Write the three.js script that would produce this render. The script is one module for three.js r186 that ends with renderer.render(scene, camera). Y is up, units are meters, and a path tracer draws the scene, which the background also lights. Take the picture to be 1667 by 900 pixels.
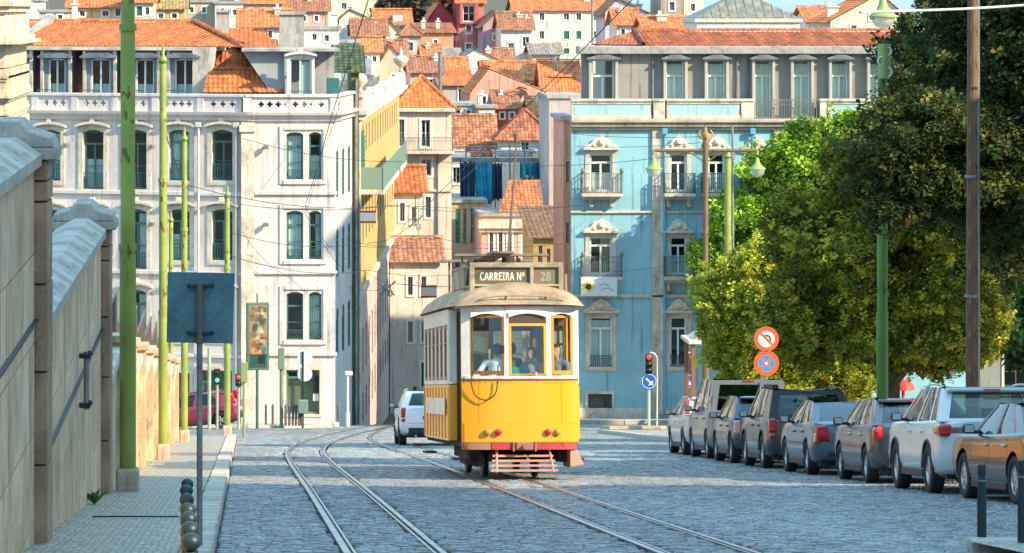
import * as THREE from 'three';
import { mergeGeometries, mergeVertices, toCreasedNormals } from 'three/addons/utils/BufferGeometryUtils.js';
import { RoundedBoxGeometry } from 'three/addons/geometries/RoundedBoxGeometry.js';
import { MarchingCubes } from 'three/addons/objects/MarchingCubes.js';
import { Brush, Evaluator, SUBTRACTION } from 'three-bvh-csg';

// ---------------------------------------------------------------- camera
// A street that falls away from the camera by 10.6 %; the lens is shifted so that uprights stay upright.
const FOCAL = 5800, CENTRE_X = 400, HORIZON_Y = 15, EYE = 1.6, SLOPE = 617 / 5800;
const scene = new THREE.Scene();
const camera = new THREE.PerspectiveCamera(2 * Math.atan(885 / FOCAL) * 180 / Math.PI, 2534 / 1770, 1, 40000);
camera.setViewOffset(2534, 1770, 867, 870, 1667, 900);
camera.position.set(0, EYE, 0);
camera.lookAt(0, EYE, -10);
camera.updateProjectionMatrix();

// ---------------------------------------------------------------- sky and sun
const SUN = new THREE.Vector3(0.68, 0.50, 0.48).normalize();
{
  const w = 512, h = 256, d = new Float32Array(w * h * 4), v = new THREE.Vector3();
  for (let j = 0; j < h; j++) for (let i = 0; i < w; i++) {
    const el = (j + 0.5) / h * Math.PI - Math.PI / 2, az = ((i + 0.5) / w - 0.5) * 2 * Math.PI;
    v.set(Math.cos(el) * Math.cos(az), Math.sin(el), Math.cos(el) * Math.sin(az));
    const up = Math.max(0, v.y), k = 1 - Math.pow(1 - up, 5);
    const g = Math.pow(Math.max(0, v.dot(SUN)), 12) * 0.25;
    const hz = [0.46, 0.68, 0.82], ze = [0.40, 0.75, 1.10], o = (j * w + i) * 4;
    for (let c = 0; c < 3; c++) d[o + c] = v.y < 0 ? hz[c] * 0.5 : hz[c] * (1 - k) + ze[c] * k + g * [1, 0.9, 0.75][c];
    d[o + 3] = 1;
  }
  const sky = new THREE.DataTexture(d, w, h, THREE.RGBAFormat, THREE.FloatType);
  sky.mapping = THREE.EquirectangularReflectionMapping;
  sky.magFilter = sky.minFilter = THREE.LinearFilter; sky.needsUpdate = true;
  scene.background = sky; scene.environment = sky;
}
const sun = new THREE.DirectionalLight(new THREE.Color().setRGB(1, 0.83, 0.59), 5);
sun.position.copy(SUN).multiplyScalar(200).add(new THREE.Vector3(8, -10, -110));
sun.target.position.set(8, -10, -110);
sun.castShadow = true; sun.shadow.mapSize.set(4096, 4096); sun.shadow.radius = 1.2;
Object.assign(sun.shadow.camera, { left: -140, right: 140, top: 140, bottom: -140, near: 1, far: 600 });
scene.add(sun, sun.target);
const renderer = new THREE.WebGLRenderer({ antialias: true });
renderer.setSize(1667, 900); renderer.shadowMap.enabled = true; renderer.shadowMap.type = THREE.PCFSoftShadowMap;
renderer.toneMapping = THREE.LinearToneMapping; renderer.toneMappingExposure = 1.74;
if (typeof document !== 'undefined' && document.body && document.body.appendChild) document.body.appendChild(renderer.domElement);

// ---------------------------------------------------------------- small helpers
function rng(seed) { let a = seed >>> 0; return () => { a = (a + 0x6D2B79F5) >>> 0; let t = a; t = Math.imul(t ^ (t >>> 15), t | 1); t ^= t + Math.imul(t ^ (t >>> 7), t | 61); return ((t ^ (t >>> 14)) >>> 0) / 4294967296; }; }
const V = (x, y, z) => new THREE.Vector3(x, y, z);
const lerp = (a, b, t) => a + (b - a) * t;
const clamp = (x, a, b) => Math.min(b, Math.max(a, x));
const smooth = (a, b, x) => { const t = clamp((x - a) / (b - a), 0, 1); return t * t * (3 - 2 * t); };
const PITCH = -Math.atan(SLOPE);
// survey: a sight line from the camera's stand, cut at distance D (metres)
const at = (px, py, D) => V((px - CENTRE_X) / FOCAL * D, EYE + (HORIZON_Y - py) / FOCAL * D, -D);
const gy = D => -SLOPE * D;                                        // height of the street at distance D
const onRoad = (px, py) => { const D = FOCAL * EYE / (py - 632); return V((px - CENTRE_X) / FOCAL * D, gy(D), -D); };

const taken = {};
function numbered(n) { if (!(n in taken)) { taken[n] = 0; return n; } return n + '_' + String(++taken[n]).padStart(3, '0'); }
function tag(o, label, category, group) { o.userData.label = label; o.userData.category = category; if (group) o.userData.group = group; return o; }
function thing(name, label, category, p = [0, 0, 0], turn = 0, group) {
  const o = new THREE.Group(); o.name = numbered(name); scene.add(o);
  if (p.isVector3) o.position.copy(p); else o.position.set(...p);
  o.rotation.y = turn; return tag(o, label, category, group);
}
function boxUV(g) {
  const p = g.attributes.position, n = g.attributes.normal, uv = new Float32Array(p.count * 2);
  for (let i = 0; i < p.count; i++) {
    const ax = Math.abs(n.getX(i)), ay = Math.abs(n.getY(i)), az = Math.abs(n.getZ(i));
    const x = p.getX(i), y = p.getY(i), z = p.getZ(i);
    let u, v;
    if (ay > ax && ay > az) { u = x; v = z; } else if (ax > az) { u = z; v = y; } else { u = x; v = y; }
    uv[2 * i] = u; uv[2 * i + 1] = v;
  }
  g.setAttribute('uv', new THREE.BufferAttribute(uv, 2)); return g;
}
function clean(g) {
  const o = g.index ? g.toNonIndexed() : g;
  for (const k of Object.keys(o.attributes)) if (k !== 'position' && k !== 'normal') o.deleteAttribute(k);
  if (!o.attributes.normal) o.computeVertexNormals();
  return o;
}
function join(gs) { const l = (Array.isArray(gs) ? gs.flat(Infinity) : [gs]).map(clean); return boxUV(l.length > 1 ? mergeGeometries(l) : l[0]); }
function put(name, g, m, parent) { // a named mesh under a thing or a part
  const o = new THREE.Mesh(g, m); o.name = parent === scene ? numbered(name) : name; o.castShadow = o.receiveShadow = true; parent.add(o); return o;
}
const part = (name, gs, m, parent) => put(name, join(gs), m, parent);
const solo = (name, gs, m, label, category, group) => tag(put(name, join(gs), m, scene), label, category, group);
function struct(name, gs, m, keep) { const o = put(name, keep ? gs : join(gs), m, scene); o.userData.kind = 'structure'; return o; }

function box(x0, x1, y0, y1, z0, z1) { const g = new THREE.BoxGeometry(x1 - x0, y1 - y0, z1 - z0); g.translate((x0 + x1) / 2, (y0 + y1) / 2, (z0 + z1) / 2); return clean(g); }
function rbox(x0, x1, y0, y1, z0, z1, r = 0.02, s = 2) { const g = new RoundedBoxGeometry(x1 - x0, y1 - y0, z1 - z0, s, Math.min(r, (x1 - x0) / 2.01, (y1 - y0) / 2.01, (z1 - z0) / 2.01)); g.translate((x0 + x1) / 2, (y0 + y1) / 2, (z0 + z1) / 2); return clean(g); }
function cyl(a, b, r0, r1 = r0, n = 12, open = false) {
  const d = V(b.x - a.x, b.y - a.y, b.z - a.z), L = d.length(); const g = new THREE.CylinderGeometry(r1, r0, L, n, 1, open);
  g.applyQuaternion(new THREE.Quaternion().setFromUnitVectors(V(0, 1, 0), d.normalize())); g.translate((a.x + b.x) / 2, (a.y + b.y) / 2, (a.z + b.z) / 2); return clean(g);
}
function ball(x, y, z, r, sy = 1, n = 14) { const g = new THREE.SphereGeometry(r, n, Math.ceil(n * 0.7)); g.scale(1, sy, 1); g.translate(x, y, z); return clean(g); }
function tube(pts, r, n = 6, seg) { return clean(new THREE.TubeGeometry(new THREE.CatmullRomCurve3(pts), seg || pts.length * 4, r, n, false)); }
function lathe(pts, n = 20) { return clean(new THREE.LatheGeometry(pts.map(p => new THREE.Vector2(p[0], p[1])), n)); }
function prism(pts, depth, bevel = 0) { // outline in x,y pushed along +z
  const s = new THREE.Shape(pts.map(p => new THREE.Vector2(p[0], p[1])));
  return clean(new THREE.ExtrudeGeometry(s, { depth: depth - 2 * bevel, bevelEnabled: bevel > 0, bevelSize: bevel, bevelThickness: bevel, bevelOffset: -bevel, bevelSegments: 1, curveSegments: 6 }).translate(0, 0, bevel));
}
function quadGeo(a, b, c, d) { // a b c d counter-clockwise
  const g = new THREE.BufferGeometry(); g.setAttribute('position', new THREE.Float32BufferAttribute([a, b, c, a, c, d].flatMap(p => [p.x, p.y, p.z]), 3)); g.computeVertexNormals(); return g;
}
const mv = (g, x, y, z) => g.translate(x, y, z);

// ---------------------------------------------------------------- procedural surfaces
const hash = (x, y, s) => { let h = Math.imul(x | 0, 374761393) ^ Math.imul(y | 0, 668265263) ^ Math.imul(s | 0, 2147483647 - 1013); h = Math.imul(h ^ (h >>> 13), 1274126177); return ((h ^ (h >>> 16)) >>> 0) / 4294967296; };
function vnoise(x, y, per, s) {
  const xi = Math.floor(x), yi = Math.floor(y), fx = x - xi, fy = y - yi, m = k => ((k % per) + per) % per;
  const u = fx * fx * (3 - 2 * fx), v = fy * fy * (3 - 2 * fy);
  return lerp(lerp(hash(m(xi), m(yi), s), hash(m(xi + 1), m(yi), s), u), lerp(hash(m(xi), m(yi + 1), s), hash(m(xi + 1), m(yi + 1), s), u), v);
}
function fbm(x, y, per, s, oct = 4) { let a = 0, k = 0.5, t = 0; for (let i = 0; i < oct; i++) { a += k * vnoise(x, y, per, s + i); t += k; x *= 2; y *= 2; per *= 2; k *= 0.55; } return a / t; }
function tex(n, fn, metres, srgb = true) { // fn(u,v in 0..1) -> [r,g,b] 0..1
  const d = new Uint8Array(n * n * 4);
  for (let j = 0; j < n; j++) for (let i = 0; i < n; i++) { const c = fn(i / n, j / n), o = (j * n + i) * 4; for (let k = 0; k < 3; k++) d[o + k] = clamp(Math.round(c[k] * 255), 0, 255); d[o + 3] = 255; }
  const t = new THREE.DataTexture(d, n, n); t.wrapS = t.wrapT = THREE.RepeatWrapping; t.magFilter = THREE.LinearFilter; t.minFilter = THREE.LinearMipmapLinearFilter; t.generateMipmaps = true; t.anisotropy = 8;
  if (srgb) t.colorSpace = THREE.SRGBColorSpace;
  t.repeat.set(1 / metres, 1 / metres); t.needsUpdate = true; return t;
}
const grey = v => [v, v, v];
const plasterMap = tex(512, (u, v) => { // blotches, rain streaks and pitting
  const b = fbm(u * 5, v * 5, 5, 3, 5), st = fbm(u * 42, v * 3, 0 + 42, 11, 3), f = vnoise(u * 128, v * 128, 128, 8);
  const k = 0.95 + (b - 0.5) * 0.2 - Math.max(0, st - 0.60) * 0.7 + (f - 0.5) * 0.05; return [k, k * 0.99, k * 0.972];
}, 6);
const plasterBump = tex(256, (u, v) => grey(0.5 + (fbm(u * 24, v * 24, 24, 5, 4) - 0.5)), 1.6, false);
const stoneMap = tex(512, (u, v) => {
  const b = fbm(u * 6, v * 6, 6, 21, 5), s = fbm(u * 30, v * 5, 30, 23, 3), f = vnoise(u * 170, v * 170, 170, 9);
  const k = 0.9 + (b - 0.5) * 0.42 - Math.max(0, s - 0.6) * 0.7 + (f - 0.5) * 0.12; return [k, k * 0.975, k * 0.94];
}, 3);
const stoneBump = tex(256, (u, v) => grey(fbm(u * 20, v * 20, 20, 31, 5)), 0.9, false);
const grimeMap = tex(512, (u, v) => { const b = fbm(u * 8, v * 8, 8, 41, 5), f = vnoise(u * 140, v * 140, 140, 6); const k = 0.88 + (b - 0.5) * 0.5 + (f - 0.5) * 0.14; return [k, k * 0.985, k * 0.96]; }, 2.5);
const rustMap = tex(512, (u, v) => { const b = fbm(u * 30, v * 9, 4096, 51, 5) * 0.6 + fbm(u * 60 + 7, v * 44, 4096, 57, 3) * 0.4, m = smooth(0.635, 0.69, b), k = 0.9 + (fbm(u * 20, v * 20, 20, 53, 3) - 0.5) * 0.2; return [lerp(k, 0.62, m * 0.75), lerp(k, 0.36, m * 0.75), lerp(k, 0.2, m * 0.75)]; }, 7.3);
const woodMap = tex(256, (u, v) => { const g = fbm(u * 40, v * 2, 40, 61, 4), k = 0.7 + (g - 0.5) * 0.7; return [k, k * 0.95, k * 0.88]; }, 0.6);
const calcadaMap = tex(1024, (u, v) => { // small white limestone cubes
  const n = 30, x = u * n, y = v * n, xi = Math.floor(x), yi = Math.floor(y); let best = 9, sec = 9, id = 0;
  for (let a = -1; a <= 1; a++) for (let b = -1; b <= 1; b++) { const cx = ((xi + a) % n + n) % n, cy = ((yi + b) % n + n) % n; const px = xi + a + 0.08 + hash(cx, cy, 1) * 0.84, py = yi + b + 0.08 + hash(cx, cy, 2) * 0.84; const d = Math.max(Math.abs(px - x), Math.abs(py - y)); if (d < best) { sec = best; best = d; id = hash(cx, cy, 3); } else if (d < sec) sec = d; }
  const j = smooth(0.02, 0.16, sec - best), k = lerp(0.34, 0.74 + id * 0.26, j) * (0.88 + fbm(u * 6, v * 6, 6, 77, 3) * 0.24); return [k, k * 0.97, k * 0.9];
}, 2.1);
const calcadaBump = tex(512, (u, v) => {
  const n = 30, x = u * n, y = v * n, xi = Math.floor(x), yi = Math.floor(y); let best = 9, sec = 9, id = 0;
  for (let a = -1; a <= 1; a++) for (let b = -1; b <= 1; b++) { const cx = ((xi + a) % n + n) % n, cy = ((yi + b) % n + n) % n; const px = xi + a + 0.08 + hash(cx, cy, 1) * 0.84, py = yi + b + 0.08 + hash(cx, cy, 2) * 0.84; const d = Math.max(Math.abs(px - x), Math.abs(py - y)); if (d < best) { sec = best; best = d; id = hash(cx, cy, 3); } else if (d < sec) sec = d; }
  return grey(smooth(0, 0.25, sec - best) * (0.7 + 0.3 * id));
}, 2.1, false);

const lin = (r, g, b) => new THREE.Color().setRGB(r, g, b);
const mat = (c, rough = 0.8, o = {}) => new THREE.MeshStandardMaterial({ color: c, roughness: rough, metalness: 0, ...o });
const plaster = (c, o = {}) => mat(c, 0.92, { map: plasterMap, bumpMap: plasterBump, bumpScale: 0.004, ...o });
const stone = (c, o = {}) => mat(c, 0.85, { map: stoneMap, bumpMap: stoneBump, bumpScale: 0.008, ...o });
const M = {
  white: plaster(lin(0.66, 0.595, 0.57)), trim: stone(lin(0.74, 0.66, 0.56)), mortar: mat(lin(0.08, 0.075, 0.07), 0.95, { map: grimeMap }),
  sashGreen: mat(lin(0.05, 0.15, 0.13), 0.5), sashWhite: mat(lin(0.74, 0.73, 0.70), 0.5), rail: mat(lin(0.05, 0.12, 0.12), 0.5, { metalness: 0.3 }),
  railGrey: mat(lin(0.22, 0.22, 0.20), 0.6, { map: rustMap }),
  pane: new THREE.MeshPhysicalMaterial({ color: lin(0.86, 0.93, 0.93), roughness: 0.03, transmission: 1, thickness: 0, ior: 1.5 }),
  curtain: mat(lin(0.72, 0.70, 0.64), 0.95), room: mat(lin(0.30, 0.26, 0.22), 0.95),
  slab: stone(lin(0.42, 0.43, 0.42)), mansard: plaster(lin(0.33, 0.31, 0.29)), lead: mat(lin(0.22, 0.23, 0.25), 0.6, { map: grimeMap }),
  steel: mat(lin(0.46, 0.45, 0.43), 0.32, { metalness: 0.9, map: grimeMap }), darkMetal: mat(lin(0.02, 0.035, 0.04), 0.45, { metalness: 0.4 }),
  galv: mat(lin(0.36, 0.38, 0.40), 0.45, { metalness: 0.6, map: grimeMap }), wire: mat(lin(0.04, 0.035, 0.03), 0.6),
  poleGreen: mat(lin(0.33, 0.39, 0.07), 0.5, { map: rustMap }), black: mat(lin(0.012, 0.012, 0.013), 0.6), rubber: mat(lin(0.02, 0.02, 0.02), 0.85),
};
// ---------------------------------------------------------------- builders for facades, windows and tiled roofs
// A frame is an upright plane that carries a facade: local x along it, y up, z out of it.
function frame(P0, turn) {
  const u = V(Math.cos(turn), 0, -Math.sin(turn)), n = V(Math.sin(turn), 0, Math.cos(turn)), eye = V(0, EYE, 0);
  const L = (px, py, out = 0) => { const d = at(px, py, 1).sub(eye), o = P0.clone().addScaledVector(n, out); const t = o.clone().sub(eye).dot(n) / d.dot(n); const q = eye.clone().addScaledVector(d, t).sub(P0); return [q.dot(u), q.y]; };
  return { P0, turn, u, n, L };
}
function holePath(x0, x1, y0, y1, rise = 0) {
  const p = new THREE.Path(); p.moveTo(x0, y0); p.lineTo(x1, y0); p.lineTo(x1, y1 - rise);
  if (rise > 0) p.quadraticCurveTo((x0 + x1) / 2, y1 + rise, x0, y1 - rise); else p.lineTo(x0, y1);
  p.lineTo(x0, y0); return p;
}
function wallSheet(outline, holes, th = 0.3) { // outline [[x,y]..]; front face at z = 0, holes [x0,x1,y0,y1,rise]
  const s = new THREE.Shape(outline.map(p => new THREE.Vector2(p[0], p[1])));
  for (const h of holes) s.holes.push(holePath(...h));
  return clean(new THREE.ExtrudeGeometry(s, { depth: th, bevelEnabled: false, curveSegments: 5 }).translate(0, 0, -th));
}
function ringSheet(x0, x1, y0, y1, rise, b, th, foot = true) { // moulding round an opening
  const s = new THREE.Shape(); s.moveTo(x0 - b, y0 - (foot ? b : 0)); s.lineTo(x1 + b, y0 - (foot ? b : 0)); s.lineTo(x1 + b, y1 - rise + b);
  if (rise > 0) s.quadraticCurveTo((x0 + x1) / 2, y1 + rise + b, x0 - b, y1 - rise + b); else s.lineTo(x0 - b, y1 + b);
  s.closePath(); s.holes.push(holePath(x0, x1, y0 + (foot ? 0 : -0.001), y1, rise));
  return clean(new THREE.ExtrudeGeometry(s, { depth: th, bevelEnabled: false, curveSegments: 6 }));
}
const geoCache = new Map();
const cached = (k, f) => { if (!geoCache.has(k)) geoCache.set(k, f()); return geoCache.get(k); };
const q3 = x => Math.round(x * 100) / 100;
function railGeo(w, h, step = 0.11, r = 0.011, proud = 0.0) { // iron railing centred on x, foot at y = 0
  const g = [box(-w / 2, w / 2, h - 0.035, h, -0.02, 0.02), box(-w / 2, w / 2, 0.05, 0.075, -0.012, 0.012), box(-w / 2, w / 2, h * 0.72, h * 0.72 + 0.02, -0.01, 0.01)];
  const n = Math.max(2, Math.round(w / step));
  for (let i = 0; i <= n; i++) { const x = -w / 2 + w * i / n; g.push(box(x - r, x + r, 0, h - 0.02, -r, r)); }
  return g;
}
// a casement with its panes; o: rise, cols, transom (share of height), bars (cross bars below the transom), sash, surround, hood, rail, curtain
function windowAt(parent, cx, y0, w, h, o = {}) {
  w = q3(w); h = q3(h); const rise = o.rise || 0, cols = o.cols || 2, tr = o.transom === undefined ? 0.24 : o.transom, bars = o.bars === undefined ? 1 : o.bars, fw = o.fw || 0.06;
  const key = ['win', w, h, rise, cols, tr, bars, fw].join();
  const set = cached(key, () => {
    const x0 = -w / 2, x1 = w / 2, ty = tr > 0 ? h * (1 - tr) : h - rise, fr = [], panes = [];
    fr.push(box(x0, x0 + fw, 0, h - rise, -0.06, 0), box(x1 - fw, x1, 0, h - rise, -0.06, 0), box(x0 + fw, x1 - fw, 0, fw, -0.06, 0));
    if (rise > 0) { const s = new THREE.Shape(); s.moveTo(x0, h - rise - 0.02); s.lineTo(x1, h - rise - 0.02); s.quadraticCurveTo(0, h + rise + 0.02, x0, h - rise - 0.02); fr.push(clean(new THREE.ExtrudeGeometry(s, { depth: 0.05, bevelEnabled: false, curveSegments: 5 }).translate(0, 0, -0.056))); }
    else fr.push(box(x0 + fw, x1 - fw, h - fw, h, -0.06, 0));
    if (tr > 0) fr.push(box(x0 + fw, x1 - fw, ty - fw / 2, ty + fw / 2, -0.062, 0.006));
    const cw = (w - 2 * fw) / cols, rows = [];
    for (let i = 1; i < cols; i++) fr.push(box(x0 + fw + i * cw - fw * 0.45, x0 + fw + i * cw + fw * 0.45, fw, ty - fw / 2, -0.061, 0.004));
    for (let b = 0; b <= bars; b++) rows.push([lerp(fw, ty - fw / 2, b / (bars + 1)), lerp(fw, ty - fw / 2, (b + 1) / (bars + 1))]);
    for (let b = 1; b <= bars; b++) fr.push(box(x0 + fw, x1 - fw, rows[b][0] - 0.015, rows[b][0] + 0.015, -0.058, -0.004));
    for (let i = 0; i < cols; i++) for (const [a, b] of rows) panes.push([x0 + fw + (i + 0.5) * cw, a, cw, b - a]);
    if (tr > 0) panes.push([0, ty, w - 2 * fw, h - (rise > 0 ? rise : fw) - ty]);
    return { frame: join(fr), panes: panes.map(p => [p, cached(['pn', q3(p[2]), q3(p[3])].join(), () => join(box(-p[2] / 2, p[2] / 2, 0, p[3], -0.034, -0.028)))]) };
  });
  const win = put(o.name || 'window', set.frame, o.sash || M.sashGreen, parent); win.position.set(cx, y0, o.z === undefined ? -0.14 : o.z);
  for (const [p, g] of set.panes) put('pane', g, o.pane || M.pane, win).position.set(p[0], p[1], 0);
  if (o.curtain) put('curtain', cached(['cur', w, h, o.curtain].join(), () => { const g = []; const n = 10, hh = h * (o.curtain === 'half' ? 0.5 : 0.92), x0 = o.curtain === 'side' ? 0.02 : -w / 2 + 0.04; for (let i = 0; i < n; i++) { const a = lerp(x0, w / 2 - 0.04, i / n), b = lerp(x0, w / 2 - 0.04, (i + 1) / n), za = i % 2 ? -0.12 : -0.15, zb = i % 2 ? -0.15 : -0.12; g.push(quadGeo(V(a, 0.03, za), V(b, 0.03, zb), V(b, hh, zb), V(a, hh, za))); } return join(g); }), o.curtainMat || M.curtain, win);
  const zf = -win.position.z;
  if (o.surround) put('surround', cached(['sur', w, h, rise, o.surround].join(), () => join(ringSheet(-w / 2, w / 2, 0, h, rise, o.surround, 0.07))), o.trimMat || M.trim, win).position.z = zf - 0.02;
  if (o.hood) put('hood', cached(['hood', w, rise, o.surround].join(), () => {
    const b = w / 2 + (o.surround || 0.1) + 0.1, s = new THREE.Shape(); s.moveTo(-b, 0); s.quadraticCurveTo(0, rise * 2 + 0.06, b, 0); s.lineTo(b, 0.1); s.quadraticCurveTo(0, rise * 2 + 0.2, -b, 0.1); s.closePath();
    return join([clean(new THREE.ExtrudeGeometry(s, { depth: 0.24, bevelEnabled: false, curveSegments: 6 })), box(-0.1, 0.1, rise + 0.02, rise + 0.3, 0, 0.2)]); }), o.trimMat || M.trim, win).position.set(0, h - rise + (o.surround || 0.1) + 0.02, zf);
  if (o.sill) put('sill', cached(['sill', w].join(), () => join(rbox(-w / 2 - 0.16, w / 2 + 0.16, -0.1, 0, 0, 0.2, 0.015, 1))), o.trimMat || M.trim, win).position.z = zf - 0.03;
  if (o.rail) { const rh = Math.min(o.rail, 1.1); put('railing', cached(['rl', w, rh].join(), () => join(railGeo(w - 0.02, rh))), o.railMat || M.rail, win).position.z = zf - 0.05; }
  return win;
}
// clay tiles: courses that overlap and rolls that run up the slope, as geometry; one colour for each tile
const TERRA = [0.60, 0.20, 0.075];
class Tiles {
  constructor(seed = 1, tone = TERRA, vary = 0.3) { this.p = []; this.c = []; this.r = rng(seed); this.seed = seed; this.tone = tone; this.vary = vary; }
  tri(a, b, c, col) { this.p.push(a.x, a.y, a.z, b.x, b.y, b.z, c.x, c.y, c.z); for (let i = 0; i < 3; i++) this.c.push(...col); }
  // O: eave corner; u: along the eave; v: up the slope; bottom spans b0..b1, top t0..t1, L: slope length
  plane(O, u, v, b0, b1, t0, t1, L, pitch = 0.24, course = 0.36, amp = 0.032) {
    u = u.clone().normalize(); v = v.clone().normalize(); const n = u.clone().cross(v).normalize(), nc = Math.max(1, Math.round(L / course));
    const pt = (a, s, z) => O.clone().addScaledVector(u, a).addScaledVector(v, s).addScaledVector(n, z);
    for (let i = 0; i < nc; i++) {
      const s0 = L * i / nc, s1 = L * (i + 1) / nc, l0 = lerp(b0, t0, i / nc), r0 = lerp(b1, t1, i / nc), l1 = lerp(b0, t0, (i + 1) / nc), r1 = lerp(b1, t1, (i + 1) / nc);
      const k0 = Math.floor(Math.min(l0, l1) / pitch), k1 = Math.ceil(Math.max(r0, r1) / pitch);
      for (let k = k0; k < k1; k++) {
        const t = (0.86 + 0.28 * fbm(k * 0.13 + 5, i * 0.17 + 3, 4096, this.seed, 2)) * (1 + (hash(k, i, this.seed) - 0.5) * this.vary * 1.6), w = (hash(k, i, this.seed + 7) - 0.5) * this.vary * 0.3, col = [this.tone[0] * t, this.tone[1] * (t + w), this.tone[2] * (t + w)];
        for (let q = 0; q < 4; q++) {
          const ua = (k + q / 4) * pitch, ub = (k + (q + 1) / 4) * pitch, h = j => [0, 1, 0.9, 0, 0][j] * amp;
          const a0 = clamp(ua, l0, r0), c0 = clamp(ub, l0, r0), a1 = clamp(ua, l1, r1), c1 = clamp(ub, l1, r1);
          if (c0 - a0 < 1e-4 && c1 - a1 < 1e-4) continue;
          const lift = amp * 0.8, A = pt(a0, s0, h(q) + lift), B = pt(c0, s0, h(q + 1) + lift), C = pt(c1, s1, h(q + 1)), D = pt(a1, s1, h(q));
          this.tri(A, B, C, col); this.tri(A, C, D, col);
          { const E = pt(a0, s0, -0.02), G = pt(c0, s0, -0.02); this.tri(E, G, B, col); this.tri(E, B, A, col); }
        }
      }
    }
    return this;
  }
  slope(a, b, c, d, pitch, course, amp) { // eave a-b (left to right seen from outside), ridge d-c above it
    const u = b.clone().sub(a).normalize(), up = d.clone().add(c).sub(a).sub(b); up.addScaledVector(u, -up.dot(u)); const v = up.clone().normalize();
    return this.plane(a, u, v, 0, b.clone().sub(a).dot(u), d.clone().sub(a).dot(u), c.clone().sub(a).dot(u), d.clone().sub(a).dot(v), pitch, course, amp);
  }
  ridge(a, b, r = 0.11, len = 0.42) {
    const n = Math.max(1, Math.round(a.distanceTo(b) / len));
    for (let i = 0; i < n; i++) {
      const p = a.clone().lerp(b, i / n), e = a.clone().lerp(b, (i + 1.08) / n), d = e.clone().sub(p).normalize(), s = d.clone().cross(V(0, 1, 0)).normalize(), up = s.clone().cross(d).normalize(), t = 1 + (this.r() - 0.5) * this.vary * 2, col = this.tone.map(x => x * t);
      const R = (o, an, rr) => o.clone().addScaledVector(s, Math.cos(an) * rr).addScaledVector(up, Math.sin(an) * rr + 0.02);
      for (let j = 0; j < 5; j++) { const x = Math.PI * j / 5, y = Math.PI * (j + 1) / 5; const A = R(p, x, r * 1.12), B = R(e, x, r), C = R(e, y, r), D = R(p, y, r * 1.12); this.tri(A, C, B, col); this.tri(A, D, C, col); }
    }
    return this;
  }
  build(name, parent, m) { const g = new THREE.BufferGeometry(); g.setAttribute('position', new THREE.Float32BufferAttribute(this.p, 3)); g.setAttribute('color', new THREE.Float32BufferAttribute(this.c, 3)); g.computeVertexNormals(); boxUV(g); return put(name, g, m || tileMat, parent); }
}
const tileMap = tex(256, (u, v) => { const k = 0.88 + (fbm(u * 6, v * 6, 6, 91, 5) - 0.5) * 0.5; return [k, k * 0.97, k * 0.93]; }, 1.3);
const tileMat = mat(lin(1, 1, 1), 0.88, { vertexColors: true, map: tileMap, side: THREE.DoubleSide });

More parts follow.
